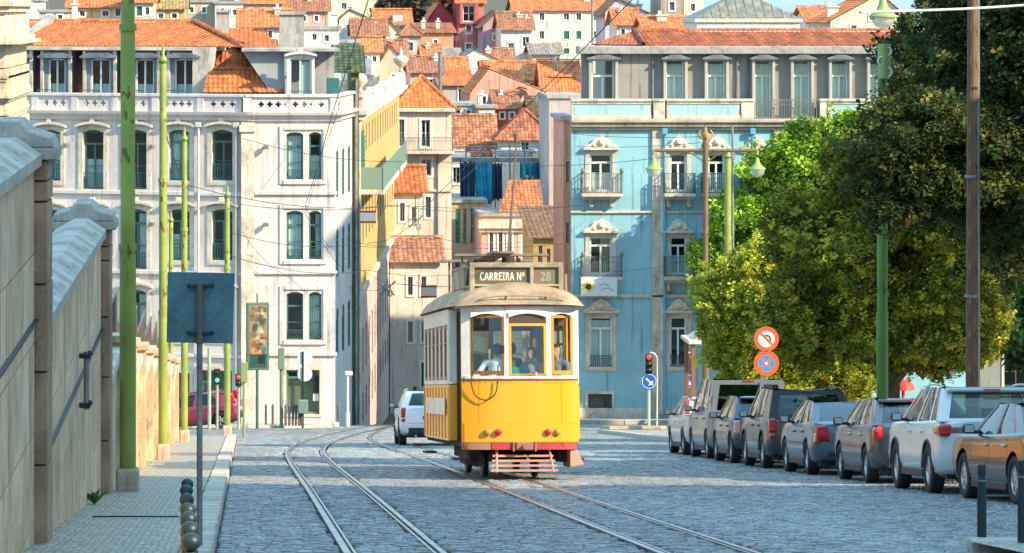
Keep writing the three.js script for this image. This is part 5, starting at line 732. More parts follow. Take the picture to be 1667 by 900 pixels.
[[628, 660, 88, 120, 318, [0.72, 0.60, 0.48], 'side', BR, 'little cream house with brown roof wedged above the steep orange roof'],
 [690, 716, 96, 130, 309, [0.68, 0.36, 0.28], 'side', OR, 'little brick red house between the salmon house and the flue'],
 [722, 760, 118, 150, 304, [0.70, 0.40, 0.34], 'side', OR, 'low rose house under the grey shed roof'],
 [808, 842, 176, 215, 272, [0.52, 0.10, 0.08], 'side', BR, 'small dark red house above the pyramid roof'],
 [842, 868, 172, 206, 274, [0.70, 0.62, 0.54], 'gable', BR, 'small cream gabled house beside the dark red one'],
 [778, 806, 176, 214, 270, [0.46, 0.34, 0.28], 'flat', BR, 'brown stone turret house left of the dark red one'],
 [736, 772, 172, 220, 274, [0.60, 0.53, 0.46], 'flat', BR, 'weathered grey cream house under the salmon gable'],
 [866, 900, 186, 224, 268, [0.72, 0.56, 0.34], 'side', OR, 'small ochre house right of the pyramid roof'],
 [586, 618, 84, 125, 306, [0.74, 0.66, 0.60], 'side', OR, 'small white house with orange roof above the yellow building'],
 [1004, 1040, 40, 72, 282, [0.74, 0.66, 0.56], 'side', OR, 'small cream house below the lilac gable']].forEach(([x0, x1, yt, yb, D, color, roof, tone, label], i) => { const m = (x0 + x1) / 2, w = x1 - x0; H({ label, D, x0, x1, yt, yb, depth: 6, color, roof, roofH: roof === 'flat' ? 0 : 1.1, tone, vary: 0.36, wins: [[m - w * 0.22, yt + 12, 6, 9, i % 3 === 0 ? 'g' : ''], [m + w * 0.24, yt + 12, 6, 9]], chimneys: i % 2 ? [[x0 + w * 0.3, yt - 20, 5, 22]] : [] }); });
{ // grey sheet-metal pyramid roof on a white drum
  const D = 240, p = at(1134, 70, D), w = 168 / FOCAL * D, g = thing('pavilion_roof', 'grey sheet metal pyramid roof on a white pavilion behind the blue building', 'pavilion', p), y = py => (70 - py) / FOCAL * D, h1 = y(33), h2 = y(-16);
  part('wall', [box(0, w, -6, h1, -w, 0)], plaster(lin(0.74, 0.68, 0.66)), g); part('cornice', [rbox(-0.15, w + 0.15, h1 - 0.15, h1 + 0.1, -w - 0.15, 0.15, 0.03, 1)], M.trim, g);
  const zinc = mat(lin(0.30, 0.28, 0.22), 0.6, { metalness: 0.2, map: grimeMap }), c = V(w / 2, h2, -w / 2), A = V(-0.1, h1 + 0.1, 0.1), B = V(w + 0.1, h1 + 0.1, 0.1), C = V(w + 0.1, h1 + 0.1, -w - 0.1), E = V(-0.1, h1 + 0.1, -w - 0.1), tri = (a, b, d) => { const q = new THREE.BufferGeometry(); q.setAttribute('position', new THREE.Float32BufferAttribute([a, b, d].flatMap(v => [v.x, v.y, v.z]), 3)); q.computeVertexNormals(); return q; };
  const k = 0.3, S = v => c.clone().lerp(v, k); const rf = part('roof', [tri(A, B, c), tri(B, C, c), tri(C, E, c), tri(E, A, c)], zinc, g);
  for (let i = 0; i <= 12; i++) { const q = A.clone().lerp(B, i / 12), t = 1 - Math.abs(i / 6 - 1), top = c.clone().lerp(q, 0.0).lerp(V(q.x, q.y, q.z), 1 - t); part('standing_seam', [cyl(q, V(lerp(q.x, q.x, t), lerp(q.y, c.y, t), lerp(q.z, c.z, t)).add(V(0, 0.03, 0)), 0.035, 0.035, 5)], zinc, rf); }
}
{ // steel flue, thin masts on the hill
  const f = (label, px, y0, y1, D, r, m) => solo('flue', [cyl(at(px, y0, D), at(px, y1, D), r, r, 10), cyl(at(px, y1, D), at(px, y1 - 1.5, D), r * 1.5, r * 1.2, 10)], m, label, 'flue');
  f('tall grey steel flue pipe standing before the salmon gable house', 716.5, 170, 85, 288, 0.17, M.galv);
  f('thin rusty mast before the long cream house', 964, 70, -10, 270, 0.09, M.galv);
}
// a dark wood on the top of the hill
{
  const r = rng(8), g = cached('tuft', () => join(Array.from({ length: 9 }, (_, i) => { const a = i * 2.4, b = 0.5 + (i % 3) * 0.3; return quadGeo(V(Math.cos(a) * 0.2, -0.3, Math.sin(a) * 0.2), V(Math.cos(a) + 0.3, 0.1 * b, Math.sin(a)), V(Math.cos(a) * 0.7, 0.8 * b, Math.sin(a) * 0.7 + 0.3), V(-0.1, 0.5, 0)); })));
  const n = 1500, im = new THREE.InstancedMesh(g, mat(lin(1, 1, 1), 0.95, { side: THREE.DoubleSide }), n), m = new THREE.Matrix4(), c = new THREE.Color(), q = new THREE.Quaternion(); im.name = 'hilltop_wood';
  for (let i = 0; i < n; i++) { const D = 395 + r() * 40, p = at(628 + r() * 115, -4 + r() * 40, D); q.setFromEuler(new THREE.Euler(r() * 3, r() * 6, r() * 3)); m.compose(p, q, V(1, 1, 1).multiplyScalar(0.6 + r() * 0.8)); im.setMatrixAt(i, m); const t = 0.6 + r() * 0.8; c.setRGB(0.085 * t, 0.065 * t, 0.04 * t); im.setColorAt(i, c); }
  im.castShadow = im.receiveShadow = true; im.userData.kind = 'stuff'; tag(im, 'dark brown green wood covering the hilltop behind the crimson house', 'wood'); scene.add(im);
}
// ---------------------------------------------------------------- trees
const barkMat = mat(lin(0.16, 0.12, 0.085), 0.95, { map: woodMap, bumpMap: stoneBump, bumpScale: 0.02 });
const sprig = (() => { // a twig with bent leaves
  const r = rng(77), g = [];
  for (let i = 0; i < 9; i++) {
    const a = i * 2.4 + r(), t = i / 9, base = V((r() - 0.5) * 0.1, t * 0.42 - 0.2, (r() - 0.5) * 0.1), dir = V(Math.cos(a), 0.15 + r() * 0.5 - 0.5 * r(), Math.sin(a)).normalize(), side = dir.clone().cross(V(0, 1, 0)).normalize(), L = 0.19 + r() * 0.12, w = L * 0.34;
    const m = base.clone().addScaledVector(dir, L * 0.5).add(V(0, 0.02, 0)), tip = base.clone().addScaledVector(dir, L).add(V(0, -0.05, 0)), l = m.clone().addScaledVector(side, w), q = m.clone().addScaledVector(side, -w).add(V(0, 0.015, 0));
    g.push(quadGeo(base, q, tip, l));
  }
  return join(g);
})();
function tree(name, label, X, D, height, cr, o = {}) { // cr: crown ellipsoids [dx, y, dz, rx, ry, rz, share]
  const g = thing(name, label, 'tree', [X, o.y === undefined ? gy(D) : o.y, -D], 0, o.group || 'trees along the square'), r = rng(o.seed || Math.round(X * 31 + D)), wood = [], tips = [];
  const h0 = o.fork || 2.6, tr = o.trunk || 0.22;
  wood.push(cyl(V(0, -0.2, 0), V(0.08, h0, 0.05), tr * 1.25, tr * 0.85, 10));
  const total = cr.reduce((s, c) => s + c[6], 0);
  for (const c of cr) {
    const n = Math.max(2, Math.round(6 * c[6] / total * cr.length));
    for (let k = 0; k < n; k++) {
      const a = r() * 6.28, e = (r() - 0.3) * 1.2, q = V(c[0] + Math.cos(a) * Math.cos(e) * c[3] * 0.75, c[1] + Math.sin(e) * c[4] * 0.75, c[2] + Math.sin(a) * Math.cos(e) * c[5] * 0.75), s = V(0.08, h0 * (0.85 + r() * 0.15), 0.05), mdl = s.clone().lerp(q, 0.45).add(V((r() - 0.5) * 0.6, 0.5, (r() - 0.5) * 0.6));
      wood.push(cyl(s, mdl, tr * 0.55, tr * 0.32, 7), cyl(mdl, q, tr * 0.32, tr * 0.08, 6));
      for (let j = 0; j < 3; j++) { const t = mdl.clone().lerp(q, 0.3 + r() * 0.6), f = t.clone().add(V((r() - 0.5) * 1.8, (r() - 0.2) * 1.4, (r() - 0.5) * 1.8)); wood.push(cyl(t, f, tr * 0.14, tr * 0.04, 5)); }
    }
  }
  part('trunk', wood, barkMat, g);
  // crown: clumps of twigs spread through the volume, denser near the outside
  const list = [], clump = o.clump || 0.75, dens = o.density || 1;
  for (const c of cr) {
    const nc = Math.round(c[6] * dens);
    for (let k = 0; k < nc; k++) {
      let x, y, z, d; do { x = r() * 2 - 1; y = r() * 2 - 1; z = r() * 2 - 1; d = Math.sqrt(x * x + y * y + z * z); } while (d > 1 || d < 0.35 * r());
      const n = fbm(x * 2.1 + 40 + c[0], y * 2.1 + z * 1.6 + 40, 4096, o.seed || 3, 2); if (n < 0.48) continue;
      const f = 0.72 + 0.62 * fbm(x / d * 2.2 + 20 + c[1], y / d * 2.2 + z / d * 1.7 + 20, 4096, 9, 2), px = c[0] + x * c[3] * f, py = c[1] + y * c[4] * f, pz = c[2] + z * c[5] * f, m = Math.round((o.per || 22) * (0.7 + r() * 0.6)), tone = 0.62 + r() * 0.76, s0 = clump * (0.55 + r() * 0.75);
      for (let j = 0; j < m; j++) list.push([px + (r() + r() - 1) * s0, py + (r() + r() - 1) * s0 * 0.7, pz + (r() + r() - 1) * s0, tone * (0.8 + r() * 0.4), r()]);
    }
  }
  const col = o.color || [0.07, 0.12, 0.02], alt = o.alt || col, mt = new THREE.MeshPhysicalMaterial({ color: 0xffffff, roughness: 0.75, side: THREE.DoubleSide, transmission: 0.3, thickness: 0, specularIntensity: 0.25 });
  const im = new THREE.InstancedMesh(sprig, mt, list.length), m = new THREE.Matrix4(), q = new THREE.Quaternion(), e = new THREE.Euler(), cc = new THREE.Color(); im.name = 'crown';
  list.forEach(([x, y, z, t, k], i) => { e.set((r() - 0.5) * 2, r() * 6.28, (r() - 0.5) * 2); q.setFromEuler(e); m.compose(V(x, y, z), q, V(1, 1, 1).multiplyScalar((o.leaf || 1) * (0.75 + r() * 0.6))); im.setMatrixAt(i, m); const w = k < (o.altShare || 0.3) ? alt : col; cc.setRGB(w[0] * t, w[1] * t, w[2] * t); im.setColorAt(i, cc); });
  im.castShadow = im.receiveShadow = true; im.userData.kind = 'stuff'; g.add(im);
  return g;
}
// bright green tree before the blue building
tree('lime_tree', 'bright green leafy tree in front of the blue building', 26.9, 170.7, 15, [[-3.2, 7.4, 0.3, 2.2, 1.8, 1.8, 200], [-0.4, 8.4, 0, 3.4, 3.0, 2.3, 380], [1.2, 11.6, -0.2, 3.0, 2.7, 2.2, 360], [3.4, 9.6, 0, 2.8, 3.6, 2.3, 330], [0.6, 5.2, 0.4, 3.4, 2.0, 2.2, 230], [-3.0, 9.6, 0.4, 1.6, 1.4, 1.6, 110], [-2.3, 12.0, 0.0, 1.0, 0.9, 1.0, 36], [2.9, 13.2, 0.0, 1.5, 1.3, 1.5, 90]], { seed: 5, color: [0.18, 0.32, 0.025], alt: [0.40, 0.54, 0.06], leaf: 0.85, clump: 0.85, per: 20 });
// yellow green tree lower in front of it
tree('plane_tree', 'yellow green tree behind the two round traffic signs', 16.4, 106, 6, [[-1.1, 4.0, 0, 1.7, 1.9, 1.8, 300], [0.8, 3.2, 0.2, 1.9, 2.3, 1.9, 380], [-0.6, 1.9, 0.2, 1.6, 1.0, 1.6, 170], [2.4, 4.4, 0, 1.5, 1.8, 1.6, 210]], { seed: 8, color: [0.27, 0.31, 0.03], alt: [0.56, 0.54, 0.06], altShare: 0.4, leaf: 0.52, clump: 0.5, per: 24, fork: 1.4, trunk: 0.14 });
// olive tree in the middle
tree('olive_green_tree', 'large olive green tree behind the green lamp post', 17.0, 94, 9, [[-1.2, 5.0, 0, 2.1, 2.5, 2.0, 620], [1.0, 4.8, 0, 1.7, 2.4, 2.0, 560], [-1.6, 3.4, 0, 1.8, 1.2, 1.8, 380], [0.0, 3.1, 0.2, 1.7, 0.8, 1.8, 300], [1.1, 3.1, 0.2, 1.4, 0.8, 1.8, 280], [0.2, 7.0, 0, 2.0, 1.6, 2.0, 360]], { seed: 13, color: [0.14, 0.18, 0.022], alt: [0.40, 0.37, 0.045], altShare: 0.42, leaf: 0.48, clump: 0.5, per: 22, fork: 1.8, trunk: 0.2, density: 1.1 });
// big dark tree near on the right, leaning over the cars
tree('dark_evergreen_tree', 'tall dark green tree overhanging the parked cars at right', 16.9, 70, 14, [[-3.3, 6.3, 0.6, 1.5, 1.2, 1.5, 330], [-1.5, 7.4, 0, 2.2, 2.4, 2.0, 700], [0.6, 6.4, 0, 2.0, 2.2, 2.0, 560], [-0.9, 9.4, 0.2, 2.1, 1.9, 2.2, 520], [-1.5, 5.4, 0.2, 1.5, 1.2, 1.4, 300], [-4.0, 5.8, 0.9, 1.0, 0.9, 1.0, 120], [0.6, 9.0, 0, 2.3, 2.2, 2.2, 420], [0.6, 4.6, -0.4, 1.4, 1.0, 1.4, 210]], { seed: 21, color: [0.055, 0.085, 0.022], alt: [0.20, 0.18, 0.04], altShare: 0.22, leaf: 0.40, clump: 0.42, per: 22, fork: 3, trunk: 0.26, density: 1.15 });
tree('dark_evergreen_tree', 'dark green tree standing farther right behind the wooden pole', 20.6, 88, 13, [[-1.2, 7.2, 0, 2.6, 2.8, 2.4, 620], [1.2, 6.0, 0, 2.2, 2.0, 2.2, 460], [-2.4, 9.6, 0, 2.2, 2.0, 2.2, 420], [0.4, 10.2, 0, 2.6, 2.2, 2.4, 400]], { seed: 23, color: [0.06, 0.095, 0.024], alt: [0.20, 0.18, 0.04], altShare: 0.25, leaf: 0.5, clump: 0.52, per: 20, fork: 3, trunk: 0.26, density: 1.1 });
tree('young_tree', 'small loose tree before the pale green building at right', 29.0, 130, 6, [[0, 4.0, 0, 1.5, 1.5, 1.5, 130], [0.9, 5.2, 0, 1.2, 1.2, 1.2, 80]], { seed: 29, color: [0.06, 0.12, 0.03], leaf: 1.1, clump: 0.5, fork: 2, trunk: 0.12 });
// the trees of the same row that stand beside the camera and shade the foreground
[[18.5, 60.5, 39, 1], [17.5, 41, 31], [19, 65.8, 43, 2], [18.3, 49.0, 45, 2]].forEach(([x, d, s, small], i) => tree('dark_evergreen_tree', ['slender dark tree of the row just outside the right edge', 'dark tree of the row nearest the right edge, beyond the frame', 'low round tree between the slender tree and the overhanging one', 'low round tree beside the silver car, beyond the right edge'][i], x, d, 15, small === 2 ? [[0, 5.2, 0, 2.3, 1.9, 1.9, 500]] : small ? [[0, 5.4, 0, 2.6, 2.6, 2.4, 500], [0.4, 8.4, 0, 2.2, 1.8, 2.0, 300]] : [[0, 9.5, 0, 3.6, 3.6, 4.4, 420], [0, 13, 0, 3.2, 2.8, 4.0, 330], [-0.5, 6, 0, 3.2, 2.2, 4.0, 260]], { seed: s, color: [0.035, 0.06, 0.014], leaf: 1.7, clump: 1.0, per: 8, fork: 3.4, trunk: 0.3 }));
{ // tall house outside the frame whose shadow lies over the foreground
  const b = thing('square_side_house', 'tall cream house on the right side of the square, beyond the frame', 'house', [38, gy(20), -26]), w = 28, h = 38, m = plaster(lin(0.7, 0.6, 0.45)); const holes = []; for (let k = 0; k < 7; k++) for (let j = 0; j < 8; j++) holes.push([1.5 + k * 3.6, 2.7 + k * 3.6, 2 + j * 4.4, 4.3 + j * 4.4]);
  b.rotation.y = -Math.PI / 2; part('wall', [wallSheet([[0, -3], [w, -3], [w, h], [0, h]], holes, 0.3).translate(0, 0, 0), box(0, w, -3, h, -10, -0.7)], m, b); for (const q of holes) windowAt(b, (q[0] + q[1]) / 2, q[2], q[1] - q[0], q[3] - q[2], { sash: M.sashGreen, pane: M.pane, surround: 0.16 });
  const T = new Tiles(3, TERRA, 0.2); T.slope(V(-0.4, h, 0.5), V(w + 0.4, h, 0.5), V(w - 3, h + 3, -5), V(3, h + 3, -5), 0.5, 0.7); T.build('roof', b);
}
{ // tall stepped house farther right, outside the frame: its shadow lies on the side of the narrow street
  const b = thing('square_corner_house', 'tall stepped cream house at the far right corner of the square, beyond the frame', 'house', [37, gy(145), -128.7]), m = plaster(lin(0.7, 0.6, 0.45));
  part('wall', [box(0, 7, -2, 31.2, -9, 0)], m, b); part('wall', [box(0, 7, -2, 27, -18, -9.01)], m, b); part('cornice', [rbox(-0.4, 7.4, 31.2, 31.7, -9.3, 0.4, 0.05, 1), rbox(-0.4, 7.4, 27, 27.5, -18.4, -9.4, 0.05, 1)], M.trim, b);
  for (let k = 0; k < 5; k++) for (let j = 0; j < 6; j++) { const w = windowAt(b, 0, 3 + j * 4.2, 1.1, 2.2, { sash: M.sashGreen, surround: 0.14, z: 0 }); w.position.set(-0.02, 3 + j * 4.2, -1.8 - k * 3); w.rotation.y = -Math.PI / 2; }
}
// ---------------------------------------------------------------- the tram
{
  const t = thing('tram', 'yellow and white vintage tram coming up the cobbled street', 'tram', [4.80, gy(62), -62]); t.rotation.order = 'YXZ'; t.rotation.set(PITCH, 1.3 * Math.PI / 180, 0);
  const yel = new THREE.MeshPhysicalMaterial({ color: lin(0.82, 0.335, 0.006), roughness: 0.32, clearcoat: 0.5, clearcoatRoughness: 0.15 });
  const cream = mat(lin(0.80, 0.74, 0.66), 0.45, { map: plasterMap }), wood = mat(lin(0.46, 0.19, 0.045), 0.4, { map: woodMap }), amber = mat(lin(0.78, 0.36, 0.02), 0.4), roofM = mat(lin(0.46, 0.335, 0.21), 0.8, { map: grimeMap }), redP = mat(lin(0.52, 0.05, 0.05), 0.45, { map: rustMap }), under = mat(lin(0.05, 0.035, 0.028), 0.85, { map: rustMap }), pink = mat(lin(0.62, 0.30, 0.22), 0.6, { map: rustMap });
  const HW = 1.02, L = 8.4;
  // front dash: bowed sheet between y0 and y1; s = +1 near end, -1 far end
  const bow = x => -0.16 * Math.pow(Math.abs(x) / HW, 2.6);
  function dash(y0, y1, th, x0 = -HW, x1 = HW, out = 0) { const s = new THREE.Shape(), n = 18; for (let i = 0; i <= n; i++) { const x = lerp(x0, x1, i / n), z = bow(x) + out; i ? s.lineTo(x, -z) : s.moveTo(x, -z); } for (let i = n; i >= 0; i--) { const x = lerp(x0, x1, i / n), z = bow(x) + out - th; s.lineTo(x, -z); } s.closePath(); return clean(new THREE.ExtrudeGeometry(s, { depth: y1 - y0, bevelEnabled: false }).rotateX(-Math.PI / 2).translate(0, y0, 0)); }
  const far = g => g.map(q => q.rotateY(Math.PI).translate(0, 0, -L));
  part('front_panel', [dash(0.66, 1.76, 0.05), dash(0.66, 0.98, 0.02, -HW + 0.04, HW - 0.1, 0.012)], yel, t);
  part('rear_panel', far([dash(0.66, 1.76, 0.05)]), yel, t);
  part('waist_moulding', [dash(1.76, 1.81, 0.07, -HW, HW, 0.02), ...far([dash(1.76, 1.81, 0.07, -HW, HW, 0.02)])], cream, t);
  part('panel_seam', [rbox(-0.006, 0.006, 0.99, 1.73, -0.01, 0.004, 0.002, 1).translate(-0.72, 0, bow(0.72)), rbox(-0.006, 0.006, 0.99, 1.73, -0.01, 0.004, 0.002, 1).translate(0.72, 0, bow(0.72)), dash(0.975, 0.988, 0.02, -HW + 0.02, HW - 0.02, 0.008)], mat(lin(0.55, 0.24, 0.01), 0.5), t);
  for (let k = 0; k < 22; k++) { const x = lerp(-0.96, 0.96, k / 21); put('rivet', cached('rivet', () => join(ball(0, 0, 0, 0.011, 1, 6))), yel, t).position.set(x, 1.70, bow(x)); }
  part('wood_strip', [dash(1.735, 1.758, 0.03, -HW, HW, 0.022)], wood, t);
  // window posts and header: front openings
  const posts = [[-1.02, -0.86], [-0.28, -0.20], [0.46, 0.55], [0.94, 1.02]];
  const head = 2.90; const frontFrame = []; for (const [a, b] of posts) frontFrame.push(dash(1.81, head, 0.06, a, b, 0.0)); frontFrame.push(dash(head, 3.02, 0.06)); part('front_frame', frontFrame, cream, t);
  part('rear_frame', far([...posts.map(([a, b]) => dash(1.81, head, 0.06, a, b)), dash(head, 3.02, 0.06)]), cream, t);
  // front windows with their frames
  const wr = [[-0.86, -0.28, wood], [-0.20, 0.46, amber], [0.55, 0.94, mat(lin(0.60, 0.25, 0.025), 0.4)]];
  wr.forEach(([a, b, m], i) => {
    const y0 = 1.83, y1 = i === 1 ? 2.72 : 2.86, fw = 0.045, z = 0.004;
    const w = part('front_window', [dash(y0, y0 + fw * (i === 1 ? 0.3 : 1.5), 0.04, a, b, z), dash(y1 - fw, y1, 0.04, a, b, z), dash(y0, y1, 0.04, a, a + fw, z + 0.002), dash(y0, y1, 0.04, b - fw, b, z + 0.002)], m, t);
    part('pane', [dash(y0 + 0.02, y1 - 0.02, 0.006, a + fw, b - fw, -0.012)], M.pane, w);
    if (i === 1) { part('transom_pane', [dash(y1, head - 0.02, 0.02, a, b, -0.01)], mat(lin(0.10, 0.05, 0.025), 0.2), w); }
    // arched top corners
    const arch = new THREE.Shape(); const aw = (b - a) / 2; arch.moveTo(-aw, 0); arch.lineTo(-aw, 0.09); arch.lineTo(aw, 0.09); arch.lineTo(aw, 0); arch.quadraticCurveTo(0, 0.13, -aw, 0); part('arch', [clean(new THREE.ExtrudeGeometry(arch, { depth: 0.04, bevelEnabled: false })).translate((a + b) / 2, head - 0.075, bow((a + b) / 2) - 0.005)], cream, w);
  });
  for (const [a, b] of [[-0.86, -0.28], [-0.20, 0.46], [0.55, 0.94]]) part('rear_window', far([dash(1.83, 2.86, 0.006, a, b, -0.012)]), M.pane, t);
  // saloon: wider body between the platforms
  const BW = 1.16, z0 = -1.28, z1 = -L + 1.28, sideWin = 6;
  for (const s of [-1, 1]) {
    const X = (a, b) => s < 0 ? [-b, -a] : [a, b], bx = (a, b, c, d, e, f, r = 0.01) => rbox(...X(a, b), c, d, e, f, r, 1);
    const sp = part('side_panel', [bx(BW - 0.04, BW, 0.66, 1.66, z1, z0, 0.02)], yel, t);
    for (let k = 0; k <= 8; k++) { const z = lerp(z1 + 0.04, z0 - 0.04, k / 8); part('rib', [bx(BW, BW + 0.018, 0.7, 1.62, z - 0.025, z + 0.025, 0.006)], yel, sp); }
    part('advert_board', [bx(BW + 0.02, BW + 0.035, 1.12, 1.42, z1 + 0.7, z0 - 0.5, 0.004)], cream, sp);
    part('side_frame', [bx(BW - 0.05, BW + 0.01, 1.66, 1.74, z1, z0), bx(BW - 0.05, BW + 0.01, 2.72, 3.0, z1, z0), ...Array.from({ length: sideWin + 1 }, (_, k) => { const z = lerp(z1 + 0.06, z0 - 0.06, k / sideWin); return bx(BW - 0.05, BW + 0.006, 1.74, 2.72, z - 0.06, z + 0.06); })], cream, t);
    for (let k = 0; k < sideWin; k++) { const a = lerp(z1 + 0.06, z0 - 0.06, k / sideWin) + 0.06, b = lerp(z1 + 0.06, z0 - 0.06, (k + 1) / sideWin) - 0.06; const w = part('side_window', [bx(BW - 0.045, BW - 0.01, 1.74, 1.80, a, b), bx(BW - 0.045, BW - 0.01, 2.66, 2.72, a, b), bx(BW - 0.045, BW - 0.01, 2.38, 2.42, a, b), bx(BW - 0.045, BW - 0.01, 1.8, 2.66, a, a + 0.05), bx(BW - 0.045, BW - 0.01, 1.8, 2.66, b - 0.05, b)], wood, t); part('pane', [bx(BW - 0.03, BW - 0.024, 1.8, 2.66, a + 0.05, b - 0.05, 0.001)], M.pane, w); }
    // corner posts and bulkheads
    for (const z of [z0, z1]) part('corner_post', [bx(BW - 0.16, BW + 0.004, 0.665, 1.655, z - 0.08, z + 0.08, 0.03)], yel, t), part('corner_post', [bx(BW - 0.16, BW + 0.004, 1.66, 3.0, z - 0.08, z + 0.08, 0.03)], cream, t);
    // platform doors
    for (const e of [0, 1]) { const a = e ? -L + 0.28 : z0 + 0.12, b = e ? z1 - 0.12 : -0.3; part('platform_door', [bx(HW - 0.10, HW - 0.06, 0.7, 1.7, a, b), bx(HW - 0.1, HW - 0.06, 1.7, 2.9, a, a + 0.06), bx(HW - 0.1, HW - 0.06, 1.7, 2.9, b - 0.06, b)], s < 0 ? wood : yel, t); part('step', [bx(HW - 0.1, HW + 0.12, 0.34, 0.38, a, b)], under, t); }
  }
  for (const z of [z0, z1]) part('bulkhead', [box(-BW + 0.05, -0.35, 0.6, 1.75, z - 0.03, z), box(0.35, BW - 0.05, 0.6, 1.75, z - 0.03, z), box(-BW + 0.05, -0.9, 1.75, 2.95, z - 0.03, z), box(0.9, BW - 0.05, 1.75, 2.95, z - 0.03, z), box(-0.9, 0.9, 2.7, 2.95, z - 0.03, z), box(-0.4, -0.35, 1.75, 2.7, z - 0.03, z), box(0.35, 0.4, 1.75, 2.7, z - 0.03, z)], mat(lin(0.42, 0.24, 0.12), 0.5, { map: woodMap }), t);
  part('floor', [box(-HW + 0.02, HW - 0.02, 0.58, 0.66, -L + 0.1, -0.14)], under, t);
  for (let k = 0; k < 5; k++) for (const s of [-1, 1]) { const z = z0 - 0.6 - k * 1.05; part('seat', [rbox(s * 0.62 - 0.36, s * 0.62 + 0.36, 1.0, 1.1, z - 0.42, z, 0.03, 1), rbox(s * 0.62 - 0.36, s * 0.62 + 0.36, 1.1, 1.62, z - 0.46, z - 0.40, 0.03, 1)], mat(lin(0.18, 0.08, 0.04), 0.5), t); }
  // roof: shallow dome over everything, red gutter line in front
  const rp = [], RL2 = L / 2 + 0.12, rw = x => 1.22 * Math.pow(1 - Math.pow(Math.abs(x), 6), 1 / 6);
  { const nz = 34, nx = 20, P = (i, j) => { const v = lerp(-1, 1, i / nz), hw = 1.06 + 0.18 * Math.pow(1 - Math.pow(Math.abs(v), 5), 0.5), u = lerp(-1, 1, j / nx), e = Math.pow(1 - Math.pow(Math.abs(v), 9), 0.6); return V(u * hw, 3.02 + (0.08 + 0.46 * e) * Math.pow(1 - u * u, 0.62) * (0.35 + 0.65 * e) + 0.0, -L / 2 - v * RL2 - (Math.abs(u) > 0.5 ? 0 : 0)); };
    for (let i = 0; i < nz; i++) for (let j = 0; j < nx; j++) rp.push(quadGeo(P(i, j), P(i, j + 1), P(i + 1, j + 1), P(i + 1, j))); }
  { const g = mergeVertices(mergeGeometries(rp.map(q => { q.deleteAttribute('normal'); return q; })), 1e-4); g.computeVertexNormals(); boxUV(g); roofM.side = THREE.DoubleSide; put('roof', g, roofM, t); }
  part('ceiling', [box(-1.05, 1.05, 3.0, 3.03, -L + 0.15, -0.15)], cream, t);
  part('gutter', [dash(3.02, 3.07, 0.12, -HW - 0.04, HW + 0.04, 0.07)], mat(lin(0.42, 0.10, 0.07), 0.6), t);
  part('roof_grab_rail', [tube([V(-0.85, 3.08, -0.02), V(-0.6, 3.17, 0.06), V(0, 3.2, 0.1), V(0.6, 3.17, 0.06), V(0.85, 3.08, -0.02)], 0.014, 6), cyl(V(-0.25, 3.1, 0.0), V(-0.25, 3.22, 0.09), 0.022), cyl(V(0.45, 3.1, 0.0), V(0.45, 3.22, 0.07), 0.022)], roofM, t);
  // destination board
  { const y0 = 3.40, y1 = 3.80, z = -0.55, brown = mat(lin(0.40, 0.33, 0.22), 0.7, { map: grimeMap });
    const b = part('destination_board', [rbox(-0.83, 0.83, y1 - 0.09, y1, z - 0.16, z + 0.03, 0.015, 1), rbox(-0.83, 0.83, y0 - 0.02, y0 + 0.02, z - 0.16, z + 0.03, 0.01, 1), rbox(-0.83, -0.74, 3.28, y1, z - 0.16, z + 0.028, 0.015, 1), rbox(0.74, 0.83, 3.28, y1, z - 0.16, z + 0.028, 0.015, 1), rbox(0.24, 0.30, y0, y1, z - 0.16, z + 0.029, 0.01, 1), box(-0.76, 0.76, y0, y1 - 0.02, z - 0.15, z - 0.03)], brown, t);
    const c = document.createElement('canvas'); c.width = 512; c.height = 128; const x = c.getContext('2d'); x.fillStyle = '#5b5242'; x.fillRect(0, 0, 512, 128); x.fillStyle = '#d9cdb4'; x.textAlign = 'center'; x.textBaseline = 'middle'; x.font = 'bold 84px sans-serif'; x.save(); x.translate(256, 68); x.scale(0.82, 1.1); x.fillText('CARREIRA Nº', 0, 0); x.restore();
    const tx = new THREE.CanvasTexture(c); tx.colorSpace = THREE.SRGBColorSpace; const pl = new THREE.PlaneGeometry(0.96, 0.27); const m = put('lettering', pl, mat(0xffffff, 0.6, { map: tx }), b); m.position.set(-0.25, 3.565, z - 0.024);
    const c2 = document.createElement('canvas'); c2.width = 256; c2.height = 128; const x2 = c2.getContext('2d'); x2.fillStyle = '#6f654f'; x2.fillRect(0, 0, 256, 128); x2.fillStyle = '#968b70'; x2.textAlign = 'center'; x2.textBaseline = 'middle'; x2.font = 'bold 104px sans-serif'; x2.fillText('28', 128, 68); const tx2 = new THREE.CanvasTexture(c2); tx2.colorSpace = THREE.SRGBColorSpace; const m2 = put('lettering', new THREE.PlaneGeometry(0.44, 0.27), mat(0xffffff, 0.6, { map: tx2 }), b); m2.position.set(0.52, 3.565, z - 0.024);
    part('side_board', [box(-0.92, -0.88, 3.36, 3.72, -3.4, -0.75), box(-0.92, -0.8, 3.7, 3.76, -3.4, -0.7)], brown, b); part('side_board', [box(0.88, 0.92, 3.3, 3.6, -3.4, -0.75)], brown, b); part('side_bracket', [cyl(V(-0.9, 3.2, -0.9), V(-0.86, 3.72, -0.62), 0.018), cyl(V(-0.9, 3.2, -2), V(-0.9, 3.5, -2), 0.018)], brown, b); }
